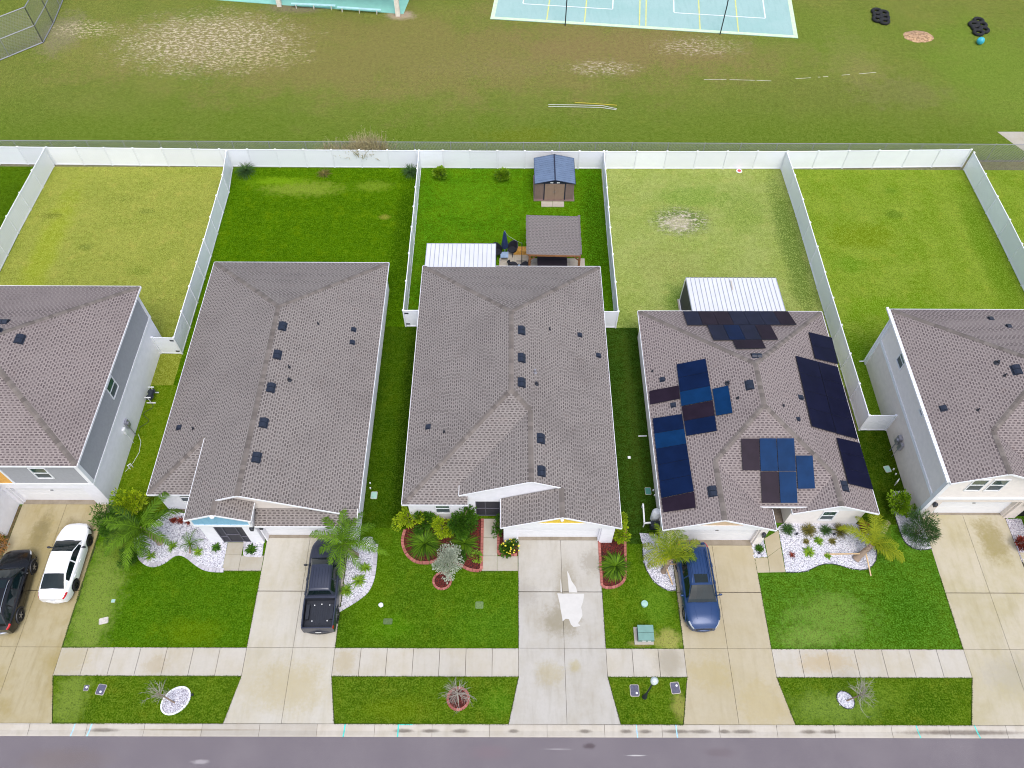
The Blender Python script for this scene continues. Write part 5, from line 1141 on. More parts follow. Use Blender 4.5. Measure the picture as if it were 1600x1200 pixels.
    for i in range(len(gf) - 1):
        y = (gy[i] + gy[i + 1]) / 2; pil = any(a - .002 <= y <= b + .002 for a, b in g['pillars'])
        for j in range(m - 1):
            jj = min(j, m - 2 - j)
            q = [gf[i][j], gf[i + 1][j], gf[i + 1][j + 1], gf[i][j + 1]][::-1]; k = 'roof'
            if jj == 1 and g['side'][0] < y < g['side'][1] and not pil:
                sw.setdefault((j == jj, sum(y > a for a, b in g['pillars'])), MB()).face(q); continue
            elif jj >= 3 and y > yf1 + .03 and y < yf0 - .05: k = 'windshield'
            elif jj >= 4 and y < yr1 - .02 and y > yr0 + .05: k = 'rear_window'
            mats[k].face(q)
    mb = mats['roof']; ro = mk(mb, 'cabin', paintm, smooth=50)
    # weld by building through grid-like verts is not needed: smooth shading is per face group
    for k in ('windshield', 'rear_window'):
        if mats[k].f: mk(mats[k], k, M['carglass'], ro, 60)
    for k in sorted(sw): mk(sw[k], 'side_window', M['carglass'], ro)
    for o_ in (ro,):
        me = o_.data; import bmesh
        b_ = bmesh.new(); b_.from_mesh(me); bmesh.ops.remove_doubles(b_, verts=b_.verts, dist=.0006); b_.to_mesh(me); b_.free()
    # seams, sills, handles, mirrors
    for sg in (-1, 1):
        for (a, b_) in g['doors']:
            dm = MB(); rows = []
            for y in np.linspace(a, b_, 8):
                s = sect(y); rows.append([(sg * (x + .006), y, z) for x, z in s[0:5]])
            dm.grid(rows if sg > 0 else [r[::-1] for r in rows])
            # rim of the panel gives it an edge
            do = mk(dm, 'door', paintm, t, 40)
            hm = MB(); s = sect(a + .16); x, z = s[3]; hm.obox((sg * (x + .03), a + .17, z - .06), (.014, 0, 0), (0, .1, 0), (0, 0, .014)); mk(hm, 'handle', paintm, do)
        mm = MB(); y = g['mirror']; s = sect(y); x = s[4][0]
        mm.tube([(sg * (x - .03), y, herm(sh, y) + .02), (sg * (x + .12), y - .02, herm(sh, y) + .08)], .03, 6)
        rows = []
        for k in range(7):
            f = k / 6; xx = x + .06 + .2 * f; r_ = .085 * math.sin(math.pi * (.12 + .76 * f)) ** .6
            rows.append([(sg * xx, y - .03 + r_ * .75 * math.cos(a), herm(sh, y) + .11 + r_ * math.sin(a)) for a in [2 * math.pi * q / 10 for q in range(10)]])
        mm.grid(rows if sg > 0 else [r[::-1] for r in rows], 0, True); mm.face(rows[-1][::-1]); mm.face(rows[0])
        mk(mm, 'mirror', M['black'] if g.get('blackmirror') else paintm, t, 60)
    for yw in wheels:
        for sg in (-1, 1):
            W_ = herm(w, yw); tw = .11; cx = sg * (W_ - tw + .012)
            mb = MB(); pr = [(wr * .58, -tw), (wr * .9, -tw), (wr * .985, -tw + .03), (wr, -tw + .06), (wr, tw - .06), (wr * .985, tw - .03), (wr * .9, tw), (wr * .58, tw)]
            mb.lathe((cx, yw, wr), pr, 28, 'x'); mb.f = [f if True else f for f in mb.f]
            wo_ = mk(mb, 'wheel', M['rubber'], smooth=40)
            rm = MB(); rx = cx + sg * (tw - .03)
            rm.lathe((rx, yw, wr), [(wr * .62, -.06), (wr * .62, sg * .018), (wr * .54, sg * .018), (wr * .52, -sg * .03), (.0, -sg * .045)], 24, 'x', mat=1)
            for k in range(5):
                a = 2 * math.pi * k / 5 + .3; dx = (0, math.cos(a), math.sin(a)); sx = (0, -math.sin(a), math.cos(a))
                c = Vector((rx + sg * .0, yw, wr)) + Vector(dx) * wr * .31
                rm.obox(c, Vector(dx) * wr * .27, Vector(sx) * wr * .085, (.016, 0, 0))
            rm.lathe((rx, yw, wr), [(.0, sg * .025), (wr * .14, sg * .02), (wr * .15, 0)], 12, 'x')
            mk(rm, 'rim', [M[rimm], M['rim_dark']], wo_)
            if suv or truck:
                fm = MB(); rows = []
                for k in range(15):
                    a = math.pi * (k / 14) ; R1 = wr + .05; R2 = wr + .13; yy = math.cos(a); zz = math.sin(a)
                    rows.append([(sg * (W_ - .03), yw + R1 * yy, wr + R1 * zz), (sg * (W_ + .035), yw + R1 * yy, wr + R1 * zz), (sg * (W_ + .035), yw + (R2 - .02) * yy, wr + (R2 - .02) * zz), (sg * (W_ - .02), yw + R2 * yy, wr + R2 * zz)])
                fm.grid(rows if sg < 0 else [r[::-1] for r in rows]); mk(fm, 'wheel_arch', paintm if name == 'parked_suv' and not g.get('cladding') else M['black'], bo)
    if rails:
        for sg in (-1, 1):
            rm = MB(); pts = []
            for k in range(9):
                y = yr1 + .1 + (yf1 - yr1 - .25) * k / 8; pts.append((sg * (wrf - .1), y, herm(zr, y) + (.06 if 0 < k < 8 else .0)))
            rm.tube(pts, .02, 6); mk(rm, 'roof_rail', M['chrome'] if rails == 'chrome' else paintm, ro)
    if ribs:
        rm = MB()
        for x in (-.42, -.26, -.1, .1, .26, .42):
            pts = [(x, yr1 + .12 + (yf1 - yr1 - (.7 if sunroof else .25)) * k / 6, 0) for k in range(7)]
            pts = [(x, y, herm(zr, y) + .034 - .03 * (abs(x) / wrf) ** 2) for x, y, _ in pts]; rm.tube(pts, .014, 6)
        mk(rm, 'roof_rib', paintm, ro)
    if sunroof:
        sm = MB(); y0_, y1_ = yf1 - .62, yf1 - .12
        rows = [[(x, y, herm(zr, y) + .036 - .03 * (abs(x) / wrf) ** 2) for x in np.linspace(-.38, .38, 7)] for y in np.linspace(y0_, y1_, 4)]
        sm.grid([r[::-1] for r in rows]); mk(sm, 'sunroof', M['carglass'], ro, 60)
    cw = MB(); wy = herm(w, yf0) * .78
    for k in range(6):
        xa, xb = -wy + 2 * wy * k / 6, -wy + 2 * wy * (k + 1) / 6; f_ = lambda x: yf0 - .02 - .10 * (x / wy) ** 2; zz = lambda x: herm(hood, yf0) - .035 * (x / wy) ** 2 + .012
        cw.face([(xa, f_(xa) - .03, zz(xa)), (xb, f_(xb) - .03, zz(xb)), (xb, f_(xb) + .05, zz(xb)), (xa, f_(xa) + .05, zz(xa))])
    mk(cw, 'cowl', M['black'], bo)
    hc_ = MB()
    for sg in (-1, 1):
        pts = []
        for k in range(8):
            y = yf0 + .05 + (L / 2 - .5 - yf0) * k / 7; x = (.50 - .10 * k / 7); W_ = herm(w, y); zs_, zc_ = herm(sh, y), herm(hood, y); f = 1 - min(1, (x / (W_ * .9)) ** 2) * .8; pts.append((sg * x, y, zs_ + (zc_ - zs_) * f + .002))
        hc_.tube(pts, .016, 6)
    mk(hc_, 'hood_crease', paintm, bo, 60)
    # bumpers, plate, grille
    for nm, yv, sg in (('front_bumper', L / 2 - .04, 1), ('rear_bumper', -L / 2 + .04, -1)):
        bmq = MB(); rows = []
        wv = herm(w, yv) * .99
        for k in range(9):
            x = -wv + 2 * wv * k / 8; dy = .11 - .16 * (x / wv) ** 2
            rows.append([(x, yv + sg * (dy - .06), .26), (x, yv + sg * dy, .30), (x, yv + sg * dy, .52), (x, yv + sg * (dy - .05), .56), (x, yv + sg * (dy - .12), .565)])
        bmq.grid(rows if sg > 0 else [r[::-1] for r in rows]); mk(bmq, nm, (M['black'] if truck else paintm) if not (nm == 'rear_bumper' and rails == 'chrome') else M['chrome'], bo, 50)
    lp = MB(); lp.box(-.16, .16, -L / 2 - .075, -L / 2 - .07, .6, .72); mk(lp, 'plate', M['tub_white'], bo)
    gm = MB(); gm.box(-.45, .45, L / 2 + .0, L / 2 + .02, .45, herm(sh, L / 2) - .1); mk(gm, 'grille', M['black'], bo)
    if g.get('wiper', True):
        wm_ = MB()
        for x in (-.35, .25): wm_.bar((x, yf0 - .06, herm(hood, yf0) + .03), (x + .5, yf0 - .12, herm(hood, yf0) + .06), .015, .012)
        mk(wm_, 'wiper', M['black'], bo)
    t.location = (loc[0], loc[1], .03); t.rotation_euler = (0, 0, rz)
    return t
#            rear depth, bands lo-hi ; front depth, bands lo-hi
lamp = {'parked_sedan': (.34, 3, 4, .34, 3, 4), 'parked_suv': (.32, 3, 4, .36, 3, 4), 'pickup_truck': (.20, 2, 3, .25, 3, 4)}
# white sedan
Ls = 4.75
vehicle('parked_sedan', 'white sedan parked nose to the garage beside the lawn and palm', 'car', (-26.1, 17.55), RAD(.6), Ls,
        [(-Ls / 2, .70), (-2.2, .80), (-1.9, .87), (-1.2, .91), (0, .915), (1.2, .90), (1.8, .85), (2.15, .74), (Ls / 2, .56)],
        [(-Ls / 2, .86), (-2.1, .93), (-1.5, .95), (0, .93), (1.0, .88), (1.7, .80), (2.2, .68), (Ls / 2, .56)],
        [(-Ls / 2, .93), (-2.2, 1.02), (-1.7, 1.08), (-1.2, 1.08), (.6, 1.0), (1.0, .99), (1.7, .89), (2.2, .76), (Ls / 2, .62)],
        dict(y=(-1.85, -1.05, .28, 1.12), z=[(-1.1, 1.36), (-.4, 1.43), (.3, 1.40)], w=.60, wb=.90, pillars=[(-.28, -.20)], side=(-1.45, .82), doors=[(-1.15, -.26), (-.22, .85)], mirror=.72, blackmirror=True),
        (-1.36, 1.38), .33, M['p_white'], rimm='rim_dark')
# black SUV
Lb = 4.85
vehicle('parked_suv', 'black SUV with silver roof rails parked left of the white sedan', 'car', (-28.78, 15.75), RAD(4.5), Lb,
        [(-Lb / 2, .76), (-2.2, .87), (-1.8, .92), (0, .945), (1.5, .93), (1.95, .88), (2.25, .76), (Lb / 2, .60)],
        [(-Lb / 2, 1.0), (-2.0, 1.08), (0, 1.06), (1.0, 1.02), (1.7, .95), (2.2, .84), (Lb / 2, .70)],
        [(-Lb / 2, 1.04), (-2.0, 1.12), (.7, 1.1), (1.1, 1.12), (1.7, 1.04), (2.2, .92), (Lb / 2, .76)],
        dict(y=(-2.25, -1.75, .35, 1.15), z=[(-1.8, 1.60), (-.8, 1.68), (.35, 1.64)], w=.58, wb=.91, pillars=[(-1.25, -1.17), (-.28, -.20)], side=(-2.0, .85), doors=[(-1.2, -.26), (-.22, .85)], mirror=.78, cladding=True),
        (-1.42, 1.45), .37, M['p_black'], rails='chrome', suv=True, sunroof=True)
# grey pickup
Lt = 5.40
vehicle('pickup_truck', 'dark grey crew cab pickup truck with an empty open bed on the driveway', 'truck', (-10.74, 16.15), RAD(1.4), Lt,
        [(-Lt / 2, .88), (-2.5, .915), (-1.5, .935), (.8, .935), (1.7, .94), (2.2, .90), (2.5, .80), (Lt / 2, .68)],
        [(-Lt / 2, 1.12), (-.6, 1.16), (.8, 1.14), (1.5, 1.10), (2.2, 1.02), (Lt / 2, .86)],
        [(-Lt / 2, 1.16), (-.6, 1.2), (1.0, 1.18), (1.35, 1.2), (2.1, 1.14), (2.45, 1.04), (Lt / 2, .9)],
        dict(y=(-.88, -.70, .78, 1.42), z=[(-.7, 1.74), (.1, 1.80), (.78, 1.76)], w=.58, wb=.90, pillars=[(-.06, .02)], side=(-.68, 1.12), doors=[(-.8, .0), (.04, 1.1)], mirror=1.0, blackmirror=True),
        (-1.70, 1.55), .39, M['p_grey'], truck=(-.98, 1.20, .78), ribs=True, bodyz=.36)
# blue SUV (nose to the street)
Lu = 5.0
vehicle('parked_suv', 'metallic blue SUV with a sunroof parked nose to the street', 'car', (10.84, 16.12), RAD(180 + 1.5), Lu,
        [(-Lu / 2, .80), (-2.3, .91), (-1.9, .955), (0, .975), (1.6, .965), (2.0, .93), (2.3, .82), (Lu / 2, .64)],
        [(-Lu / 2, 1.05), (-2.0, 1.12), (0, 1.10), (1.0, 1.06), (1.7, 1.0), (2.25, .90), (Lu / 2, .76)],
        [(-Lu / 2, 1.08), (-2.0, 1.15), (.7, 1.14), (1.1, 1.17), (1.8, 1.12), (2.25, .99), (Lu / 2, .82)],
        dict(y=(-2.36, -1.95, .32, 1.12), z=[(-2.0, 1.68), (-.9, 1.77), (.35, 1.72)], w=.61, wb=.91, pillars=[(-1.35, -1.25), (-.32, -.24)], side=(-2.1, .82), doors=[(-1.28, -.30), (-.26, .85)], mirror=.75),
        (-1.48, 1.50), .38, M['p_blue'], rails=True, suv=True, ribs=True, sunroof=True)
# two creases along the blue hood are part of its metal; small intake lines
# ------------------------------------------------------------------ plants
def leafquad(mb, c, d, n, L, w, tone):
    s = d.cross(n)
    if s.length < 1e-4: s = Vector((1, 0, 0))
    s.normalize(); s *= w / 2
    mb.face([c, c + d * L * .45 + s, c + d * L, c + d * L * .45 - s], tone)
def rndu(r):
    while True:
        v = Vector((r.uniform(-1, 1), r.uniform(-1, 1), r.uniform(-1, 1)))
        if .05 < v.length < 1: return v.normalized()
def bush(name, label, cat, c, rx, ry, rz, n, leaf, mats, seed, clumps=9, z0=None, group=None, stems=True, flowers=0, wid=.5, hollow=.55):
    """shrub: stems and a crown of separate leaves gathered in uneven clumps"""
    r = random.Random(seed); c = Vector(c); t = thing(name, label, cat, (c.x, c.y, 0), group)
    cz = rz * .95 if z0 is None else z0
    C0 = Vector((c.x, c.y, cz)); K = []
    for k in range(clumps):
        d = rndu(r); d.z = d.z * .8 + .15; f = r.uniform(.35, .95)
        K.append((C0 + Vector((d.x * rx * f, d.y * ry * f, d.z * rz * f)), r.uniform(.28, .52), r.uniform(-.25, .25)))
    K.append((C0, .6, 0))
    mb = MB()
    for i in range(n):
        kc, kr, kt = r.choice(K); d = rndu(r); rad = kr * (r.random() ** .33 if r.random() < .7 else r.random())
        p = kc + Vector((d.x * rx, d.y * ry, d.z * rz)) * rad
        if p.z < .02: p.z = abs(p.z) * .3 + .02
        out = (p - C0); out = out.normalized() if out.length > .01 else d
        dr = (out * .8 + d * .7 + Vector((0, 0, .25))).normalized(); nn = (rndu(r) * .8 + Vector((0, 0, 1))).normalized()
        L = leaf * r.uniform(.65, 1.3)
        leafquad(mb, p, dr, nn, L, L * wid, max(0, min(1, .45 + kt + r.uniform(-.35, .4))))
    mb.build('crown', mats, t)
    if stems:
        sm = MB()
        for kc, kr, kt in K[:7]:
            sm.tube([(c.x, c.y, 0), ((c.x + kc.x) / 2 + r.uniform(-.05, .05), (c.y + kc.y) / 2, kc.z * .6), tuple(kc)], [.03, .02, .008], 5, r.random())
        sm.build('stem', M['bark'], t)
    if flowers:
        fm = MB()
        for i in range(flowers):
            d = rndu(r); d.z = abs(d.z) + .2; d.normalize(); p = C0 + Vector((d.x * rx, d.y * ry, d.z * rz)) * r.uniform(.9, 1.05)
            for k in range(5):
                a = k * 1.256; v = Vector((math.cos(a), math.sin(a), .3)); leafquad(fm, p, v.normalized(), Vector((0, 0, 1)), .06, .05, r.random())
        fm.build('flower', M['flower_y'], t)
    return t
def tuft(name, label, cat, c, n, L, w, mats, seed, el=(20, 80), group=None, h0=0.0, droop=1.0, parts='foliage'):
    """rosette or grass tuft of arching blades"""
    r = random.Random(seed); t = thing(name, label, cat, (c[0], c[1], 0), group); mb = MB()
    for i in range(n):
        a = r.uniform(0, 6.283); e = RAD(r.uniform(*el)); l = L * r.uniform(.6, 1.1); p = Vector((c[0] + r.uniform(-.04, .04), c[1] + r.uniform(-.04, .04), h0)); tn = r.random(); seg = 5
        h = Vector((math.cos(a), math.sin(a), 0)); s = Vector((-h.y, h.x, 0)); pts = []
        for k in range(seg + 1):
            pts.append(p.copy()); p = p + (h * math.cos(e) + Vector((0, 0, math.sin(e)))) * l / seg; e -= droop * RAD(18)
            if p.z < .03: p.z = .03
        rows = []
        for k, q in enumerate(pts):
            ww = w * .5 * (1 - (k / seg) ** 1.6) + .002; rows.append([q - s * ww, q + s * ww])
        mb.grid(rows, tn)
    mb.build(parts, mats, t); return t
def frond(mb, base, az, el0, L, w, r, tone=.5, droop=1.0, nleaf=34, leaflen=.55, seg=9, hang=.5, lw=.032):
    h = Vector((math.cos(az), math.sin(az), 0)); p = Vector(base); e = el0; pts = []; dirs = []
    for k in range(seg + 1):
        d = h * math.cos(e) + Vector((0, 0, math.sin(e))); pts.append(p.copy()); dirs.append(d.copy()); p = p + d * L / seg; e -= RAD(droop * (6 + 9 * k / seg) * 1.25)
    mb.tube(pts, [.028 * (1 - k / (seg + 1)) + .006 for k in range(seg + 1)], 4, min(1, tone + .25), cap=False)
    s0 = Vector((-h.y, h.x, 0))
    for side in (-1, 1):
        for i in range(nleaf):
            f = .10 + .90 * (i + r.uniform(-.3, .3)) / nleaf; f = min(.999, max(.08, f)); x = f * seg; k = int(x); q = pts[k].lerp(pts[k + 1], x - k); d = dirs[k]
            ll = leaflen * (math.sin(math.pi * min(1, (f * .92 + .10))) ** .55) * r.uniform(.8, 1.12) * (1 if f < .9 else .7)
            fw = .35 + .65 * f; up = s0.cross(d) * -side * 0
            v = (s0 * side * (1 - .25 * f) + d * (.45 + .55 * f) + Vector((0, 0, .22 - hang * .5)) + rndu(r) * .14).normalized()
            v2 = (v + Vector((0, 0, -hang * 1.1))).normalized(); m = q + v * ll * .5; e2 = m + v2 * ll * .5
            sw = d * lw * .5; tn = max(0, min(1, tone + r.uniform(-.28, .28)))
            mb.face([q - sw * .6, q + sw * .6, m + sw, m - sw], tn); mb.face([m - sw, m + sw, e2], tn)
def palm(label, base, top, fronds, mat, seed, trunk=(.16, .11), tone=.45, dead=(), leaflen=.6, lw=.035, boot=True, cat='palm tree', stake=None):
    r = random.Random(seed); base = Vector(base); top = Vector(top); t = thing('palm_tree', label, cat, tuple(base))
    mb = MB(); pts = [base.lerp(top, k / 8) + Vector((0, 0, 0)) for k in range(9)]
    rad = [trunk[0] * (1.25 if k == 0 else 1) + (trunk[1] - trunk[0]) * k / 8 + (.012 if k % 2 else 0) for k in range(9)]
    mb.tube(pts, rad, 10, .5)
    if boot:
        for k in range(16):
            a = k * 2.4; f = .55 + .45 * k / 16; p = base.lerp(top, f); d = Vector((math.cos(a), math.sin(a), .9)).normalized(); mb.bar(p, p + d * .22, .07, .03, .8 if k % 2 else .2)
    mb.build('trunk', M['bark'], t, 60)
    for i, (az, el, L, *rest) in enumerate(fronds):
        dr = rest[0] if rest else 1.0
        fm = MB(); frond(fm, top, RAD(az), RAD(el), L, .5, r, tone=max(0, min(1, tone + r.uniform(-.2, .2) + (rest[1] if len(rest) > 1 else 0))), droop=dr, nleaf=int(15 * L), leaflen=leaflen, lw=lw)
        fm.build('frond', mat, t)
    for az, el, L in dead:
        fm = MB(); frond(fm, top, RAD(az), RAD(el), L, .5, r, tone=.5, droop=1.3, nleaf=int(14 * L), leaflen=.3, lw=.03); fm.build('dead_frond', M['leaf_dry'], t)
    if stake:
        for (a, b) in stake:
            sm = MB(); sm.bar(a, b, .07, .05); sm.build('stake', M['stake'], t)
    return t
# azimuths: 0 = right in the photo, 90 = away from the street
T = P(221, 827, 2.0); B_ = (-21.16, 19.06, 0)
palm('tall dark green palm with long drooping fronds right of the white sedan', B_, (T.x, T.y, 2.0),
     [(58, 48, 3.2, 1.0, .1), (28, 42, 2.9, 1, -.1), (-25, 36, 2.5, 1.1, .25), (172, 44, 3.0, 1, .05), (203, 32, 2.7, 1, -.15), (232, 50, 2.8, 1, .2), (262, 34, 3.0, 1.1, .3), (148, 52, 2.7, 1, -.2), (-62, 45, 2.1, 1, .1), (290, 50, 2.4, 1, -.1), (188, 68, 2.2), (0, 66, 2.0, 1, .2), (245, 68, 2.0, 1, .25)],
     M['leaf_palm'], 41, (.2, .15), .38, leaflen=.58, lw=.06)
T = P(536, 850, 2.2); 
palm('green palm arching over the bonnet of the grey pickup', (P(556, 868).x, P(556, 868).y, 0), (T.x, T.y, 2.2),
     [(92, 52, 2.7, 1, .25), (130, 44, 2.6, .9, -.1), (162, 34, 2.7, 1.1, .3), (195, 30, 1.9, 1.2, -.1), (62, 44, 2.6, 1, -.05), (34, 40, 2.5, 1, .15), (4, 34, 2.4, 1, -.15), (-16, 42, 3.3, .9, .35), (-52, 42, 2.4, 1, 0), (-84, 46, 2.6, 1, .25), (-112, 52, 1.8, 1, 0), (75, 72, 1.8)],
     M['leaf_palm'], 42, (.17, .12), .42, leaflen=.50, lw=.055)
T = P(1047, 874, 1.5)
palm('yellow-green palm with upright feathery fronds left of the blue SUV', (9.1, 17.25, 0), (T.x, T.y, 1.5),
     [(112, 52, 2.5, .8, .1), (92, 56, 2.6, .8, -.1), (68, 50, 2.7, .85, .1), (150, 40, 2.1, 1, .2), (172, 30, 1.9, 1.1, .35), (10, 36, 2.3, 1.1, .1), (30, 46, 2.6, 1.1, .2), (132, 60, 2.2, .9, 0), (195, 34, 1.7, 1.2, .4), (-4, 56, 1.8), (50, 68, 2.0)],
     M['leaf_palm_y'], 43, (.15, .11), .35, [(188, 8, 2.1), (200, 0, 1.4)], leaflen=.52, lw=.052,
     stake=[((9.55, 16.45, .02), (9.15, 17.1, .8)), ((10.0, 17.7, .02), (9.3, 17.35, .9))])
T = P(1361, 853, 1.0)
palm('leaning yellow palm with wooden support stakes right of the solar panelled house', (20.75, 18.08, 0), (T.x, T.y, 1.15),
     [(88, 58, 2.6, .8, .35), (70, 52, 2.3, .9, .3), (108, 44, 2.2, 1, .4), (140, 36, 2.3, 1, .45), (155, 48, 2.6, 1, .5), (40, 44, 1.9, 1, -.2), (20, 38, 1.7, 1, -.2), (-22, 26, 2.5, 1, .5), (-35, 40, 2.2, 1, .0), (55, 66, 2.0, 1, 0), (-10, 60, 1.7, 1, .1), (-48, 44, 1.6, 1, .2), (78, 70, 1.8, 1, .1)],
     M['leaf_palm_y'], 44, (.2, .12), .45, [(-25, 34, 1.3), (48, 40, 2.9)], leaflen=.5, lw=.052,
     stake=[((18.9, 18.35, .03), (20.9, 18.2, .5)), ((21.35, 17.0, .03), (21.15, 18.3, .6)), ((22.6, 19.2, .03), (21.5, 18.5, .8))])
def at(u, v, z=0): p = P(u, v, z); return (p.x, p.y, 0)
# yellow-green shrub at the corner of the grey house, and grassy clump by the palm
bush('croton_shrub', 'tall bright yellow-green shrub behind the palm at the corner of the grey walled house', 'shrub', at(199, 783, 1.6), 1.0, .75, 1.5, 2200, .17, M['leaf_croton'], 51, 10)
bush('shrub', 'loose green shrub under the tall palm right beside the white sedan nose', 'shrub', at(172, 812, .9), 1.1, 1.0, .9, 2600, .15, M['leaf_green'], 52, 10, wid=.3)
bush('shrub', 'feathery green shrub on the lawn in front of the tall palm', 'shrub', at(203, 868, .5), .75, .8, .5, 1500, .16, M['leaf_green'], 53, 8, wid=.22)
# centre house beds
bush('croton_shrub', 'yellow-green shrub at the left end of the red mulch bed', 'shrub', at(636, 806, .9), .85, 1.0, .8, 1300, .15, M['leaf_croton'], 54, 9)
bush('shrub', 'mid green shrub against the white wall left of the small window', 'shrub', at(662, 812, .9), .75, .75, .75, 1100, .15, M['leaf_green'], 55, 8)
bush('croton_shrub', 'yellow-green shrub in front of the small window of the centre house', 'shrub', at(691, 820, .8), .8, .75, .7, 1300, .15, M['leaf_croton'], 56, 9)
bush('shrub', 'large dense dark green shrub beside the centre front door', 'shrub', at(722, 812, 1.0), 1.0, 1.15, 1.0, 2600, .16, M['leaf_green'], 57, 12, wid=.55)
tuft('sago_palm', 'big green sago palm spreading over the left of the red mulch bed', 'plant', at(663, 846, .5), 260, 1.45, .07, M['leaf_palm'], 58, (8, 75))
tuft('sago_palm', 'green sago palm between the dark shrub and the silver leaved tree', 'plant', at(724, 845, .5), 210, 1.15, .07, M['leaf_palm'], 59, (8, 75))
bush('shrub', 'small green shrub just behind the silver leaved tree', 'shrub', at(718, 868, .3), .5, .45, .35, 500, .13, M['leaf_green'], 60, 6)
bush('flowering_plant', 'small sparse yellow-green plant at the front corner of the large red mulch bed', 'plant', at(742, 869, .2), .45, .4, .22, 170, .12, M['leaf_lime'], 61, 5, stems=False)
bush('flowering_plant', 'leafy green plant with yellow flowers beside the left of the centre driveway', 'plant', at(799, 856, .4), .6, .5, .45, 800, .14, M['leaf_green'], 62, 8, flowers=26)
bush('shrub', 'dark green shrub squeezed against the garage wall right of the centre path', 'shrub', at(778, 822, .5), .4, .8, .6, 600, .13, M['leaf_green'], 63, 6)
bush('croton_shrub', 'yellow-green shrub at the right corner of the centre garage', 'shrub', at(969, 833, .8), .65, .75, .7, 1000, .15, M['leaf_croton'], 64, 8)
bush('croton_shrub', 'thin yellow-green shrub behind the right eave corner of the centre garage', 'shrub', at(975, 811, .7), .35, .7, .6, 420, .14, M['leaf_croton'], 65, 6)
tuft('fern', 'broad green fern filling the red mulch bed right of the centre driveway', 'plant', at(962, 882, .45), 330, 1.2, .09, M['leaf_palm'], 66, (5, 80), droop=1.1)
# silver tree
t = bush('silver_tree', 'small silver grey leaved tree standing in a red edged ring on the lawn', 'tree', at(698, 884, 1.3), .85, .95, 1.15, 3200, .12, M['leaf_silver'], 67, 15, z0=1.5, wid=.4)
# E house bed
bush('hedge_shrub', 'clipped bright green shrub beside the wall of the cream house', 'shrub', at(1408, 788, .7), .72, .95, .75, 2000, .13, M['leaf_bright'], 68, 10, wid=.65)
bush('weeping_shrub', 'rounded dark feathery shrub at the left of the cream house driveway', 'shrub', at(1437, 828, .8), 1.05, 1.1, .9, 4200, .2, M['leaf_fine'], 69, 14, wid=.13)
bush('shrub', 'small light green shrub between the clipped and the feathery shrub', 'shrub', at(1427, 800, .4), .35, .4, .4, 350, .12, M['leaf_lime'], 70, 5)
bush('red_shrub', 'reddish brown shrub at the far right edge beside the cream porch', 'shrub', at(1597, 850, .3), .5, .5, .4, 500, .15, M['leaf_red'], 71, 6)
bush('red_shrub', 'orange tinged shrub at the far left edge beside the black SUV', 'shrub', at(3, 850, .4), .7, .8, .5, 700, .13, two('rusty_leaf', c3(96, 84, 30), c3(170, 110, 50), .6, 2), 72, 7)
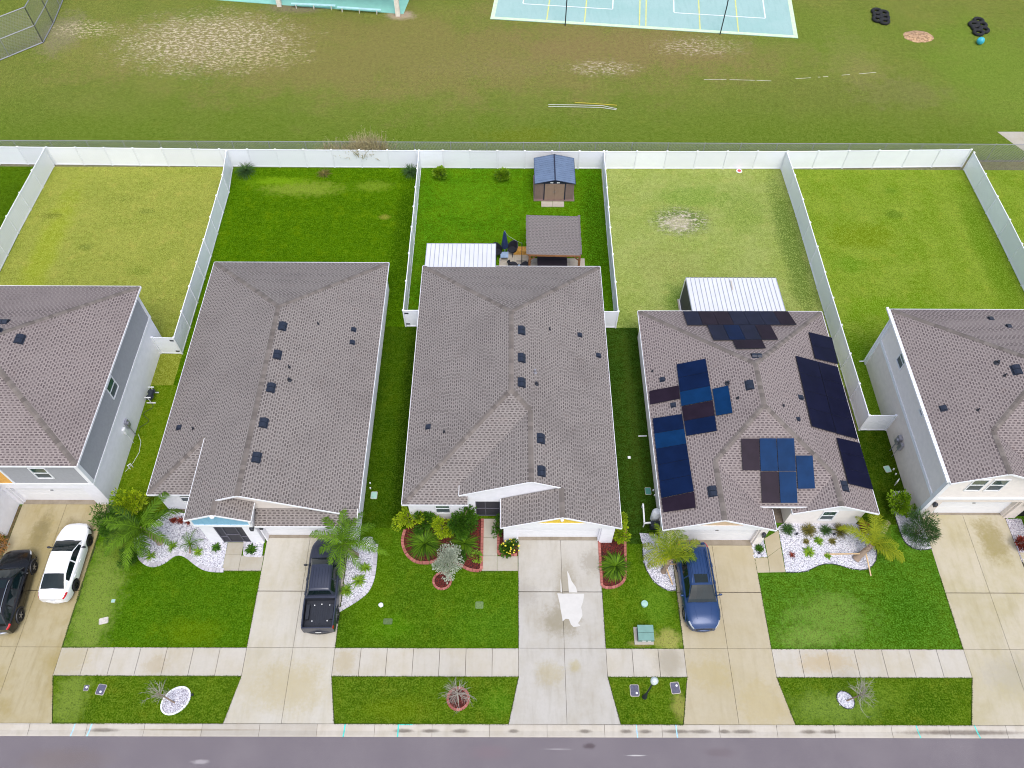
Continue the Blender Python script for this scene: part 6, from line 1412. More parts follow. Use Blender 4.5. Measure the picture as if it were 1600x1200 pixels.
# small plants in the pale beds
SP = [('bromeliad', 'bright green clump nearest the left end of the grey edged bed', 234, 868, 40, .42, .06, 'leaf_lime', (20, 70)), ('bromeliad', 'green clump left of the young palm in the grey edged bed', 269, 853, 34, .42, .06, 'leaf_lime', (20, 75)),
      ('bromeliad', 'bright clump between the young palm and the path of the blue gabled house', 308, 862, 40, .42, .06, 'leaf_lime', (20, 70)), ('bromeliad', 'dark green plant with a reddish base near the screened porch', 337, 854, 60, .34, .09, 'leaf_green', (25, 75)),
      ('bromeliad', 'dark green plant in the square bed beside the porch path', 392, 858, 60, .42, .09, 'leaf_green', (20, 75)),
      ('cordyline', 'leftmost of the three dark red plants under the wall of the blue gabled house', 270, 812, 40, .3, .07, 'leaf_red', (25, 80)), ('cordyline', 'middle of the three dark red plants under the wall of the blue gabled house', 281.5, 812.5, 40, .3, .07, 'leaf_red', (25, 80)), ('cordyline', 'rightmost of the three dark red plants under the wall of the blue gabled house', 295, 812.5, 50, .34, .07, 'leaf_red', (25, 80)),
      ('bromeliad', 'green clump nearest the palm in the bed beside the pickup', 571, 886, 50, .4, .06, 'leaf_lime', (20, 75)), ('bromeliad', 'green clump in the middle of the bed beside the pickup', 560, 907, 60, .5, .06, 'leaf_lime', (20, 75)), ('bromeliad', 'green spiky clump at the narrow end of the bed beside the pickup', 541, 921, 60, .5, .06, 'leaf_lime', (20, 75)),
      ('grass_clump', 'round green grass clump at the left end of the bed under the solar house window', 1231, 827, 150, .5, .03, 'leaf_fine', (10, 85)), ('grass_clump', 'brownish grass clump second from the left under the solar house window', 1264, 828, 170, .55, .03, 'leaf_olive', (10, 85)),
      ('grass_clump', 'olive green grass clump directly below the solar house window', 1291, 828, 130, .48, .03, 'leaf_fine', (10, 85)), ('grass_clump', 'wispy brown grass clump right of the solar house window', 1314, 829, 150, .6, .025, 'leaf_olive', (10, 85)),
      ('grass_clump', 'little brown tuft below the brownish grass clump', 1260, 845, 60, .28, .03, 'leaf_olive', (15, 80)), ('bromeliad', 'lime plant in the middle row of the wide pebble bed', 1279.5, 844, 60, .36, .07, 'leaf_lime', (15, 75)), ('grass_clump', 'small brown tuft right of the lime plant in the wide pebble bed', 1302, 844.5, 60, .32, .035, 'leaf_olive', (15, 75)),
      ('cordyline', 'small faded red plant nearest the path in the wide pebble bed', 1238, 866, 40, .26, .04, 'leaf_red', (10, 80)), ('bromeliad', 'biggest lime plant in the front row of the wide pebble bed', 1264.5, 861.5, 70, .42, .07, 'leaf_lime', (15, 75)), ('bromeliad', 'small green plant in the front row of the wide pebble bed', 1295, 868, 50, .26, .06, 'leaf_lime', (15, 75)),
      ('cordyline', 'orange-red plant beside the leaning yellow palm', 1352, 824, 90, .5, .08, 'leaf_red', (25, 80)), ('bromeliad', 'green plant in the small bed right of the blue SUV garage', 1187, 856, 70, .34, .07, 'leaf_green', (20, 75)),
      ('grass_clump', 'grassy clump at the back left corner of the light blue gabled yard', 384, 268, 200, 1.0, .05, 'leaf_fine', (15, 85)), ('grass_clump', 'thin grassy clump at the back fence of the light blue gabled yard', 506, 270, 110, .7, .03, 'leaf_olive', (10, 60)), ('grass_clump', 'dark tuft at the back right corner of the light blue gabled yard', 642, 269, 160, .9, .05, 'leaf_fine', (20, 85)),
      ('grass_clump', 'sparse green plant leaning out between house and porch wall beside the lower eave', 778, 868, 10, .2, .03, 'leaf_lime', (20, 60))][:-1]
for i, (nm, lb, u, v, n, L, w_, m, el) in enumerate(SP): tuft(nm, lb, 'plant', at(u, v, .15), int(n * 1.2), L * 1.15, w_, M[m], 100 + i, el)
T = P(297, 850, .5); palm('small young palm in the pebble bed beside the blue gabled porch', (P(297, 864).x, P(297, 864).y, 0), (T.x, T.y, .5), [(70, 62, 1.1), (20, 40, .95), (140, 44, .9), (200, 40, .7), (-60, 30, .6), (110, 70, .9), (-20, 50, .7), (250, 35, .6)], M['leaf_palm'], 45, (.06, .04), .4, leaflen=.3, lw=.022, boot=False)
bush('bushy_plant', 'bright green bush by the back fence nearest the left side fence', 'shrub', at(690, 271, .5), .72, .55, .6, 1300, .17, M['leaf_bright'], 73, 9)
bush('bushy_plant', 'bright green bush by the back fence left of the shed', 'shrub', at(782, 275, .45), .66, .5, .55, 1000, .17, M['leaf_bright'], 74, 8)
# bare street trees
def baretree(label, base, top, spread, seed, n=16, droop=False, mat='twig', h=1.1):
    r = random.Random(seed); base = Vector(base); top = Vector(top); t = thing('bare_tree', label, 'tree', tuple(base))
    mb = MB(); mb.tube([base, base.lerp(top, .5) + Vector((.02, 0, 0)), top], [.045, .04, .03], 8, .3); tr = mb.build('trunk', M['bark'], t)
    bm = MB()
    def grow(p, d, L, rad, lev):
        q = p; pts = [p.copy()]; rs = [rad]
        for k in range(4):
            d = (d + rndu(r) * .22 + Vector((0, 0, (-.10 if droop else .06)))).normalized(); q = q + d * L / 4
            if q.z < .05: q.z = .05
            pts.append(q.copy()); rs.append(rad * (1 - .2 * (k + 1)))
        bm.tube(pts, rs, 4, r.random(), cap=False)
        if lev > 0:
            for k in range(3 if lev > 1 else 3):
                s = pts[r.choice([1, 2, 3])]; dd = (d + rndu(r) * .75).normalized(); grow(s, dd, L * r.uniform(.45, .7), rad * .55, lev - 1)
    for i in range(n):
        a = 6.283 * i / n + r.uniform(-.2, .2); e = RAD(r.uniform(-5 if droop else 15, 70)); p = base.lerp(top, r.uniform(.62, 1.0))
        grow(p, Vector((math.cos(a) * math.cos(e), math.sin(a) * math.cos(e), math.sin(e))), spread * r.uniform(.6, 1.0), .016, 2)
    bm.build('branch', M[mat], t); return t
b = P(273, 1098); q = P(246, 1083, 1.3); baretree('leafless young tree leaning out of the oval pebble ring on the left verge', (b.x, b.y, .02), (q.x, q.y, 1.3), .85, 81, 20)
b = P(716, 1098); q = P(714, 1080, 1.0); baretree('leafless drooping tree in the round red edged ring on the middle verge', (b.x, b.y, .02), (q.x, q.y, 1.0), .95, 82, 24, True)
b = P(1323, 1095); q = P(1352, 1082, 1.3); baretree('leafless thin twigged tree leaning right out of the small pebble ring on the right verge', (b.x, b.y, .02), (q.x, q.y, 1.2), 1.05, 83, 26)
q = P(716, 1078, 1.0); 
# dry brush behind the fence
t = thing('dry_brush', 'tangle of dry tan brush behind the back fence', 'brush', (P(560, 235).x, 53.5, 0)); r = random.Random(5); mb = MB()
for i in range(1000):
    u = r.choice([524, 545, 565, 572, 578, 585, 596]) + r.gauss(0, 7); x = P(u, 240).x; s = Vector((x, 53.55 + r.uniform(-.3, .7), 0)); h = (2.9 if 560 < u < 600 else 2.1) * r.uniform(.55, 1.0)
    d = Vector((r.gauss(0, .35), r.gauss(0, .25), 1)).normalized(); e = s + d * h; leafquad(mb, s + d * h * .3, d, rndu(r), h * .7, .05, r.random())
    for k in range(4): p_ = s + d * h * r.uniform(.5, 1); leafquad(mb, p_, rndu(r), rndu(r), .16, .035, r.random())
mb.build('twigs', M['leaf_dry'], t)
# ------------------------------------------------------------------ garden buildings and objects
# metal shed
t = thing('garden_shed', 'small brown metal shed with a blue-grey ribbed gable roof in the back yard', 'shed', (3.52, 50.4, 0))
x0, x1, y0, y1 = 1.95, 5.08, 49.0, 51.9
w = MB()
for k in range(int((x1 - x0) / .12)): a = x0 + k * .12; w.box(a, a + .09, y0 - .012, y0, .08, 1.78)
w.box(x0, x1, y0, y0 + .04, .05, 1.8); w.box(x0, x1, y1 - .04, y1, .05, 1.8); w.box(x0, x0 + .04, y0 + .04, y1 - .04, .05, 1.8); w.box(x1 - .04, x1, y0 + .04, y1 - .04, .05, 1.8); w.box(x0 - .1, x1 + .1, y0 - .12, y1 + .05, 0, .08)
w.build('wall', M['shed_wall'], t)
g = MB(); xm = (x0 + x1) / 2
vpoly(g, [(x0, 1.8), (x1, 1.8), (xm, 2.16)], y0 - .05, y0 + .02); vpoly(g, [(x0, 1.8), (x1, 1.8), (xm, 2.16)], y1 - .02, y1 + .02); g.build('gable_trim', M['shed_dark'], t)
for xx in (x0 + .72, x1 - .72): g = MB(); g.box(xx - .04, xx + .04, y0 - .04, y0 - .012, .08, 1.76); g.build('door_rail', M['shed_dark'], t)
d = MB()
for a, b in ((x0 + .78, xm - .01), (xm + .01, x1 - .78)): d.box(a, b, y0 - .035, y0 - .014, .1, 1.72)
do = d.build('door', plain('shed_door', c3(142, 120, 106), .5, var=.04), t); h = MB(); h.box(xm - .06, xm - .03, y0 - .06, y0 - .035, .85, 1.05); h.box(xm + .03, xm + .06, y0 - .06, y0 - .035, .85, 1.05); h.build('handle', M['galv'], do)
v = MB(); v.box(xm - .38, xm - .14, y0 - .07, y0 - .055, 1.86, 1.94); v.box(xm + .14, xm + .38, y0 - .07, y0 - .055, 1.86, 1.94); v.build('vent', M['tub_white'], t)
rf = MB()
for sg in (-1, 1):
    e = xm + sg * (x1 - x0 + .14) / 2
    A = [(xm, y0 - .12, 2.2), (xm, y1 + .1, 2.2), (e, y1 + .1, 1.83), (e, y0 - .12, 1.83)]
    rf.face(A if sg > 0 else A[::-1]); rf.face([(p[0], p[1], p[2] - .03) for p in (A[::-1] if sg > 0 else A)])
    for k in range(13):
        y = y0 - .06 + k * (y1 - y0 + .12) / 12; rf.bar((xm + sg * .02, y, 2.205), (e, y, 1.838), .06, .035, up=(0, 0, 1))
ro = rf.build('roof', M['shed_roof'], t); rd_ = MB(); rd_.bar((xm, y0 - .13, 2.215), (xm, y1 + .11, 2.215), .10, .04)
for sg in (-1, 1): e = xm + sg * (x1 - x0 + .16) / 2; rd_.bar((e, y0 - .13, 1.82), (e, y1 + .11, 1.82), .03, .07); rd_.bar((xm, y0 - .13, 2.2), (e, y0 - .13, 1.82), .03, .05); rd_.bar((xm, y1 + .11, 2.2), (e, y1 + .11, 1.82), .03, .05)
rd_.build('ridge', M['shed_dark'], ro)
mb = MB(); mb.box(2.47, 3.38, 48.2, 48.8, -.01, .06, .1); mb.box(3.4, 4.32, 48.2, 48.8, -.01, .06, .3); tag(mb.build('paver_step', M['c_patio']), 'two pale pavers lying as a step in front of the shed doors', 'step')
# gazebo
t = thing('gazebo', 'wooden gazebo with a sloping grey shingle roof behind the yellow gabled house', 'gazebo', (3.15, 42.4, 0))
gx0, gx1, gy0, gy1 = 1.24, 5.10, 40.62, 44.3
rf = MB(); A = [(gx0 + .06, gy0, 2.42), (gx1, gy0 - .1, 2.42), (gx1 - .05, gy1 - .12, 2.82), (gx0, gy1, 2.82)]
roofface(rf, A); rf.face([(p[0], p[1], p[2] - .05) for p in A[::-1]])
for i in range(4): a, b = A[i], A[(i + 1) % 4]; rf.face([a, (a[0], a[1], a[2] - .05), (b[0], b[1], b[2] - .05), b])
rr = random.Random(3)
for sx, xx in ((-1, gx0), (1, gx1)):
    for k in range(26): y = gy0 + (gy1 - gy0) * k / 26; z = 2.42 + .4 * k / 26; rf.obox((xx + sx * rr.uniform(.0, .05), y + .07, z + .012), (.09, 0, 0), (0, .075, 0), (0, 0, .008), .4)
rf.build('roof', shingle('gazebo_shingle', c3(122, 117, 115), c3(92, 86, 88)), t)
b_ = MB(); b_.bar((gx0, gy0 - .03, 2.33), (gx1 + .02, gy0 - .13, 2.33), .05, .14); b_.bar((gx0, gy1, 2.7), (gx1, gy1 - .1, 2.7), .05, .14); b_.bar((gx0 + .1, gy0, 2.3), (gx0 + .1, gy1, 2.68), .06, .14); b_.bar((gx1 - .1, gy0, 2.3), (gx1 - .1, gy1, 2.68), .06, .14); b_.build('beam', M['wood'], t)
for x, y, z in ((gx0 + .15, gy0 + .1, 2.3), (gx1 - .02, gy0 + .02, 2.3), (gx0 + .15, gy1 - .15, 2.65), (gx1 - .15, gy1 - .2, 2.65)):
    p = MB(); p.box(x - .08, x + .08, y - .08, y + .08, 0, z); p.build('post', M['wood'], t)
p = MB(); p.bar((gx0 + .15, gy0 + .1, 1.7), (gx0 + .75, gy0 + .06, 2.3), .07); p.bar((gx1 - .02, gy0 + .02, 1.7), (gx1 - .6, gy0 + .02, 2.3), .07); p.build('brace', M['wood'], t)
t = thing('hot_tub', 'covered dark hot tub standing under the front of the gazebo', 'hot tub', (3.1, 41.45, 0))
b_ = MB(); b_.box(2.05, 4.2, 40.5, 42.5, .03, .82); b_.build('shell', M['tubcover'], t)
b_ = MB(); b_.box(2.0, 4.25, 40.45, 41.49, .82, .92); b_.box(2.0, 4.25, 41.51, 42.55, .82, .92); b_.build('cover', plain('tub_cover_top', c3(34, 24, 34), .55, var=.1), t)
# metal patio roofs
def patio_roof(label, x0, x1, y0, y1, z0, z1, wall=None, seed=1):
    t = thing('patio_cover', label, 'patio cover', ((x0 + x1) / 2, y1, 0)); r_ = MB(); n = int((x1 - x0) / .305)
    A = [(x0, y0, z0), (x1, y0, z0), (x1, y1, z1), (x0, y1, z1)]; r_.face(A); r_.face([(p[0], p[1], p[2] - .09) for p in A[::-1]])
    for i in range(4): a, b = A[i], A[(i + 1) % 4]; r_.face([a, (a[0], a[1], a[2] - .09), (b[0], b[1], b[2] - .09), b])
    r_.build('roof', M['metal_roof'], t); rb_ = MB()
    for k in range(n + 1): x = x0 + .02 + (x1 - x0 - .04) * k / n; rb_.bar((x, y0, z0 + .015), (x, y1, z1 + .015), .035, .03)
    rb_.build('seam', M['metal_rib'], t)
    g = MB()
    for k in range(n): a = x0 + (x1 - x0) * k / n; g.box(a + .07, a + .25, y1 + .002, y1 + .05, z1 - .09, z1 - .005)
    g.build('end_flute', M['black'], t)
    for x in (x0 + .1, (x0 + x1) / 2, x1 - .1): p = MB(); p.box(x - .05, x + .05, y1 - .2, y1 - .1, .03, z1 - .09); p.build('post', M['trim'], t)
    if wall:
        for x in (x0 + .03, x1 - .03):
            s = MB(); s.face([(x, y0, .03), (x, y1 - .1, .03), (x, y1 - .1, z1 - .1), (x, y0, z0 - .1)]); s.box(x - .012, x + .012, y0 + 1.2, y0 + 1.25, .03, z1); s.build('screen_wall', M['screen'], t)
        f = MB(); f.bar((x0 - .02, y0, .05), (x0 - .02, y1, .05), .06); f.bar((x0 - .02, y1 - .1, 0), (x0 - .02, y1 - .1, z1 - .1), .05); f.build('screen_frame', M['trim'], t)
        s = MB(); s.box(x0 + .1, x1 - .1, y1 - .16, y1 - .14, .03, z1 - .1); s.build('screen_wall', M['screen'], t)
patio_roof('white ribbed metal patio cover behind the yellow gabled house', -6.24, -1.1, 39.05, 41.6, 2.66, 2.5)
patio_roof('white ribbed metal patio cover with dark screen sides behind the solar panelled house', 12.55, 19.05, 34.95, 38.3, 2.72, 2.5, True)
s_ = MB(); q = onplane(1142, 445, (0, 36, 2.6), (0, .05, 1)); s_.box(q.x - .02, q.x + .05, q.y - .6, q.y + .3, 2.645, 2.66)
tag(s_.build('rust_streak', plain('rust_streak', c3(196, 186, 172), .7, var=.2, sc=8)), 'narrow rusty strip lying on the middle of the white screened patio cover', 'strip')
# umbrella, chairs, tables, planter
b = P(789, 388); t = thing('closed_umbrella', 'closed navy parasol standing at the edge of the round patio', 'umbrella', (-.47, 42.9, 0))
m = MB(); m.lathe((-.47, 42.75, 0), [(.03, 2.62), (.06, 2.55), (.12, 2.2), (.2, 1.6), (.26, 1.15), (.24, .98), (.05, 1.0)], 14); 
m.v = [(v_[0] + (.03 * math.sin(9 * math.atan2(v_[1] - 42.75, v_[0] + .47))), v_[1], v_[2]) for v_ in m.v]; m.build('canopy', M['navy'], t, 60)
m = MB(); m.tube([(-.47, 42.75, .03), (-.47, 42.75, 2.7)], .022, 8); m.lathe((-.47, 42.75, .03), [(.0, .1), (.24, .08), (.26, 0)], 16); m.build('pole', M['galv'], t)
def chair(label, x, y, rz):
    t = thing('patio_chair', label, 'chair', (0, 0, 0), 'black wicker patio chairs')
    def mk(m, n, mt): m.world = False; o = m.build(n, mt, None, 60 if n != 'leg' else None); o.parent = t; return o
    m = MB(); m.prism([(.28 * math.cos(a) * 1.05, .28 * math.sin(a)) for a in [k * .5236 for k in range(12)]], .36, .43); mk(m, 'seat', M['wicker'])
    m = MB(); rows = []
    for k in range(13):
        a = RAD(-20 + 220 * k / 12); hgt = .62 + .32 * max(0, math.sin(a)) ** 1.2; c, s = math.cos(a), math.sin(a)
        rows.append([(.27 * c, .27 * s, .38), (.33 * c, .33 * s, hgt * .8), (.36 * c, .38 * s, hgt), (.33 * c, .345 * s, hgt), (.25 * c, .25 * s, .44)])
    m.grid(rows); m.grid([r[::-1] for r in [[(p[0] * .93, p[1] * .93, p[2]) for p in r] for r in rows]]); mk(m, 'backrest', M['wicker'])
    for sx in (-1, 1):
        for sy in (-1, 1): m = MB(); m.tube([(sx * .2, sy * .2, .37), (sx * .24, sy * .25, 0)], .018, 6); mk(m, 'leg', M['black'])
    t.location = (x, y, .035); t.rotation_euler = (0, 0, rz); t.scale = (1.25, 1.25, 1.1)
chair('black patio chair closest to the white patio cover, left of the closed parasol', -1.05, 42.75, RAD(35))
chair('black patio chair just right of the closed parasol', .10, 43.0, RAD(-40))
chair('black patio chair on the paving nearest the house roof, left of the low blue table', .15, 41.35, RAD(150))
chair('black patio chair on the paving between the low blue table and the hot tub', 1.1, 41.35, RAD(215))
def side_table(label, x, y, w_=.28, h=.42):
    t = thing('side_table', label, 'table', (x, y, .03)); m = MB(); m.box(x - w_, x + w_, y - w_, y + w_, h, h + .03); m.build('table_top', M['blue_table'], t)
    for sx in (-1, 1):
        for sy in (-1, 1): m = MB(); m.box(x + sx * w_ - .03 * (sx > 0), x + sx * w_ + .03 * (sx < 0), y + sy * w_ - .03 * (sy > 0), y + sy * w_ + .03 * (sy < 0), .03, h); m.build('leg', M['tub_white'], t)
side_table('square blue-grey glass table in front of the closed parasol', -.5, 42.45, .3)
side_table('low blue-grey glass table between the two chairs nearest the house', .62, 41.2, .24)
t = thing('planter_box', 'long yellow cedar planter box at the left of the gazebo', 'planter', (.95, 43.1, 0))
for nm, a in (('side_board', (.2, 1.75, 42.85, 42.91)), ('side_board', (.2, 1.75, 43.29, 43.35)), ('end_board', (.2, .26, 42.91, 43.29)), ('end_board', (1.69, 1.75, 42.91, 43.29))):
    m = MB(); m.box(*a, .03, .42); m.build(nm, M['planter'], t)
m = MB(); m.box(.26, 1.69, 42.91, 43.29, .1, .39); m.build('soil', plain('planter_soil', c3(190, 142, 66), .9, var=.25, sc=12), t)
t = thing('string_light_pole', 'black pole with a cross bar standing on the patio left of the gazebo', 'pole', (.82, 41.8, 0))
m = MB(); m.tube([(.82, 41.75, .03), (.82, 41.75, 2.4)], .025, 8); m.build('pole', M['black'], t); m = MB(); m.bar((.42, 41.75, .5), (1.22, 41.75, .5), .04); m.build('cross_bar', M['black'], t)
m = MB(); m.tube([(.82, 41.75, 2.4), (.4, 42.2, 2.2), (-.2, 42.6, 2.3), (-.47, 42.75, 2.62)], .008, 4); m.build('wire', M['galv'], t)
# street lamp
b = P(1007, 1089.5); t = thing('street_lamp', 'black post lamp with a round white top on the verge right of the centre driveway', 'street lamp', (b.x, b.y, 0))
m = MB(); m.lathe((b.x, b.y, 0), [(.13, 0), (.13, .1), (.09, .16), (.085, .6), (.05, .7), (.045, 3.1), (.07, 3.18), (.07, 3.25)], 12); m.build('post', M['black'], t, 50)
m = MB(); m.lathe((b.x, b.y, 3.25), [(.08, 0), (.17, .06), (.19, .30), (.17, .32)], 16); m.build('lantern', plain('lamp_glass', c3(200, 206, 206), .3), t, 50)
m = MB(); m.lathe((b.x, b.y, 3.57), [(.20, -.02), (.19, .02), (.13, .07), (.125, .09), (.07, .11), (.06, .13), (.0, .14)], 18); m.build('cap', plain('lamp_cap', c3(190, 200, 200), .45), t, 40)
# utility boxes
t = thing('transformer_box', 'green pad mounted transformer box on a concrete pad beside the blue SUV driveway', 'utility box', (7.55, 13.4, 0))
m = MB(); m.box(7.03, 8.1, 12.95, 13.93, 0, .07); m.build('pad', M['pad'], t)
m = MB(); m.box(7.2, 8.02, 13.12, 13.82, .07, .62); m.build('base', M['green_box_dark'], t)
m = MB(); m.box(7.17, 8.05, 13.44, 13.86, .62, .68); m.box(7.17, 8.05, 13.02, 13.425, .62, .66); m.box(7.17, 8.05, 13.02, 13.1, .35, .62); m.build('lid', M['green_box'], t)
m = MB(); m.box(7.38, 7.6, 13.0, 13.018, .45, .52); m.box(7.72, 7.88, 13.0, 13.018, .45, .52); m.build('warning_label', M['tub_white'], t)
b = P(1006.5, 945); t = thing('utility_pedestal', 'round mint green cable pedestal on the grass above the transformer box', 'utility box', (b.x, b.y, 0))
m = MB(); m.lathe((b.x, b.y, 0), [(.17, 0), (.17, .16), (.2, .18), (.19, .24), (.0, .27)], 16); m.build('dome', M['mint_lid'], t, 40)
def lid(label, u, v, w_, l_, mat, rz=0, z=.03, dot=None, cat='meter lid', nm='meter_lid'):
    p = P(u, v); m = MB(); c, s = math.cos(rz), math.sin(rz)
    pl = [(w_ / 2 * x, l_ / 2 * y) for x, y in ((-1, -.8), (-.8, -1), (.8, -1), (1, -.8), (1, .8), (.8, 1), (-.8, 1), (-1, .8))]
    pl = [(p.x + a * c - b * s, p.y + a * s + b * c) for a, b in pl]
    t = thing(nm, label, cat, (p.x, p.y, 0)); m.prism(pl, -.01, z); m.build('lid', mat, t)
    m = MB(); m.prism([(p.x + (a - p.x) * 1.14, p.y + (b - p.y) * 1.12) for a, b in pl], -.012, z - .012); m.build('rim', M['pad'], t)
    if dot: m = MB(); m.lathe((p.x + dot[0], p.y + dot[1], z), [(.06, 0), (.06, .02), (0, .025)], 12); m.build('reader', M['tub_white'], t)
lid('dark meter lid left of the street lamp', 991.5, 1079, .44, .56, M['meter'], 0, dot=(.1, -.14))
lid('dark meter lid right of the street lamp', 1055, 1075, .44, .56, M['meter'], .1, dot=(.08, .12))
lid('dark meter lid with a bright dot on the far left verge', 158, 1077.5, .42, .50, M['meter'], -.15, dot=(.02, -.12))
lid('small round meter lid next to the dark meter lid on the far left verge', 135, 1075, .24, .28, M['meter'], 0, dot=(.02, .03))
lid('pale green box lid in the side lawn right of the light blue gabled house', 584.5, 774, .36, .46, M['mint_lid'], .0)
lid('teal green box lid in the side lawn left of the solar panelled house', 1012.5, 767.5, .34, .46, plain('teal_lid', c3(72, 134, 124), .6), 0)
lid('mint green box lid in the side lawn left of the cream house', 1386.5, 733, .36, .42, M['mint_lid'], .2)
lid('pale rectangular lid in the lawn left of the pickup driveway', 162, 970, .46, .34, M['stone'], .25)
lid('small faded lid above the pale rectangular lid', 177, 939, .2, .18, M['mint_lid'], .0)
lid('mossy lid half overgrown on the centre lawn nearest the pickup', 606, 971, .52, .34, plain('mossy_lid', c3(84, 104, 62), .9, var=.2, sc=12), .0, z=.012)
lid('faded round lid half overgrown below the silver leaved tree', 749, 945.5, .46, .42, plain('mossy_lid_pale', c3(98, 122, 72), .9, var=.2, sc=12), .0, z=.012)
def rock(nm, label, u, v, s, mat, seed, cat='rock', sq=.6):
    p = P(u, v); r = random.Random(seed); m = MB(); rows = []
    for i in range(1, 6):
        a = math.pi * i / 6; rows.append([(p.x + s * math.sin(a) * math.cos(b) * r.uniform(.8, 1.1), p.y + s * math.sin(a) * math.sin(b) * r.uniform(.8, 1.1), max(0, s * sq * .5 + s * sq * math.cos(a))) for b in [k * .785 for k in range(8)]])
    m.grid(rows, 0, True); m.face(rows[0]); m.face(rows[-1][::-1]); tag(m.build(nm, mat, None, 60), label, cat)
rock('rock', 'white rock on the lawn right of the pickup', 595.5, 945.5, .16, M['tub_white'], 1)
rock('rock', 'brown rock in the grey edged bed beside the tall palm', 251, 849, .2, plain('brown_rock', c3(150, 130, 116), .9, var=.15), 2)
rock('rock', 'large white rock in the bed beside the pickup', 575, 847, .38, M['tub_white'], 3, sq=.45)
# AC unit, hose and poles on the side walls
b = P(239, 622); t = thing('hose_reel', 'grey hose reel cart against the side wall of the grey walled house', 'hose reel', (-24.3, b.y, 0))
m = MB(); 
for yy in (b.y - .22, b.y + .22): m.lathe((-24.3, yy, .45), [(.0, 0), (.26, .0), (.26, .02)], 14, 'z')
m.tube([(-24.3, b.y - .3, .45), (-24.3, b.y + .3, .45)], .16, 12); m.build('drum', M['pole_dark'], t)
m = MB()
for yy in (b.y - .42, b.y + .42): m.bar((-24.6, yy, .05), (-24.0, yy, .05), .06); m.bar((-24.3, yy, .05), (-24.3, yy, .7), .05); m.bar((-24.5, yy, .7), (-24.1, yy, .7), .06)
m.build('frame', M['tub_white'], t)
m = MB(); pts = []
for k in range(18): pts.append((-24.35 + .25 * math.sin(k * .7) - .0 * k, b.y - .4 - k * .13, .03))
m.tube(pts, .015, 5); m.build('hose', M['black'], t)
t = thing('water_softener', 'white tank with pipes on the left wall of the solar panelled house', 'water tank', (8.7, 20.2, 0)); b = P(1025, 803, .7)
m = MB(); m.lathe((b.x, b.y, .03), [(.0, 0), (.27, 0), (.27, .9), (.2, 1.05), (.0, 1.08)], 16); m.build('tank', M['tub_white'], t, 50)
m = MB(); q0 = P(1005, 823); q1 = P(1003, 793); m.bar((q0.x, q0.y, .5), (q1.x, q1.y, .5), .09); m.bar((q0.x, q0.y, .5), (q0.x + .95, q0.y + .1, .5), .09)
for q_ in (q0, q1): m.bar((q_.x, q_.y, 0), (q_.x, q_.y, .5), .07)
m.build('rail', M['tub_white'], t)
m = MB(); m.box(b.x - .35, b.x + .35, b.y - .75, b.y - .4, .03, .55); m.build('pump', M['pole_dark'], t)
q = P(1004, 682); m = MB(); m.bar((q.x - .28, q.y, .04), (q.x + .28, q.y + .02, .04), .06); tag(m.build('plank', M['tub_white']), 'short white plank lying in the side lawn left of the solar panelled house', 'plank')
q = P(983, 715); m = MB(); m.box(q.x - .09, q.x + .09, q.y - .09, q.y + .09, 0, .04); tag(m.build('sprinkler_block', M['tub_white']), 'small white block in the side lawn right of the yellow gabled house', 'block')
for lb, u, v in (('white cleanout caps beside the teal box lid', 1021, 771), ('white cleanout caps beside the pale green box lid', 578, 760), ('white cleanout caps beside the mint green box lid', 1397, 738)):
    q = P(u, v); m = MB()
    for dx, dy in ((0, .2), (.05, -.15)): m.lathe((q.x + dx, q.y + dy, 0), [(.05, 0), (.05, .12), (0, .13)], 8)
    tag(m.build('cleanout_cap', M['tub_white']), lb, 'pipe cap')
# bed lights
for i, (u, v) in enumerate(((1244, 836), (1302, 836.5), (1185, 866))):
    q = P(u, v); m = MB(); m.lathe((q.x, q.y, 0), [(.03, 0), (.03, .2), (.08, .21), (.06, .26), (0, .27)], 10)
    tag(m.build('garden_light', M['black'], None, 40), ['small black garden light left in the wide pebble bed', 'small black garden light right in the wide pebble bed', 'small black garden light in the small bed by the blue SUV garage'][i], 'garden light')
q = P(301, 1086); m = MB(); m.box(q.x - .05, q.x + .05, q.y - .05, q.y + .05, 0, .12); tag(m.build('valve_cap', M['black']), 'small black cap in the oval pebble ring on the left verge', 'cap')
# ------------------------------------------------------------------ sports field
def quadsheet(name, pts, z, mat, parent=None):
    mb = MB(); A = sum(pts[i][0] * pts[(i + 1) % 4][1] - pts[(i + 1) % 4][0] * pts[i][1] for i in range(4)); pts = pts if A > 0 else pts[::-1]
    mb.face([(p[0], p[1], z) for p in pts]); return mb.build(name, mat, parent)
def line(mb, a, b, w_, z):
    a = Vector((*a, 0)); b = Vector((*b, 0)); d = (b - a).normalized(); s = Vector((-d.y, d.x, 0)) * w_ / 2
    mb.face([(q.x, q.y, z) for q in (a - s, b - s, b + s, a + s)] if (b - a).cross(s).z > 0 else [(q.x, q.y, z) for q in (a + s, b + s, b - s, a - s)])
a, b = Vector((-2.17, 75.36)), Vector((28.3, 72.21)); dx = (b - a).normalized(); dy = Vector((-dx.y, dx.x)); Lc = (b - a).length
cp = lambda s, t_: tuple(a + dx * s + dy * t_)
mb = MB(); mb.prism([cp(0, 0), cp(Lc, 0), cp(Lc, 30), cp(0, 30)], -.02, .04); court = struct(mb.build('court', M['court']))
m = MB(); line(m, cp(0, .22), cp(Lc, .22), .42, .048); line(m, cp(.2, .43), cp(.2, 30), .4, .044); line(m, cp(Lc - .2, .43), cp(Lc - .2, 30), .4, .044); m.build('painted_border', plain('court_border', c3(196, 222, 186), .7), court)
m = MB()
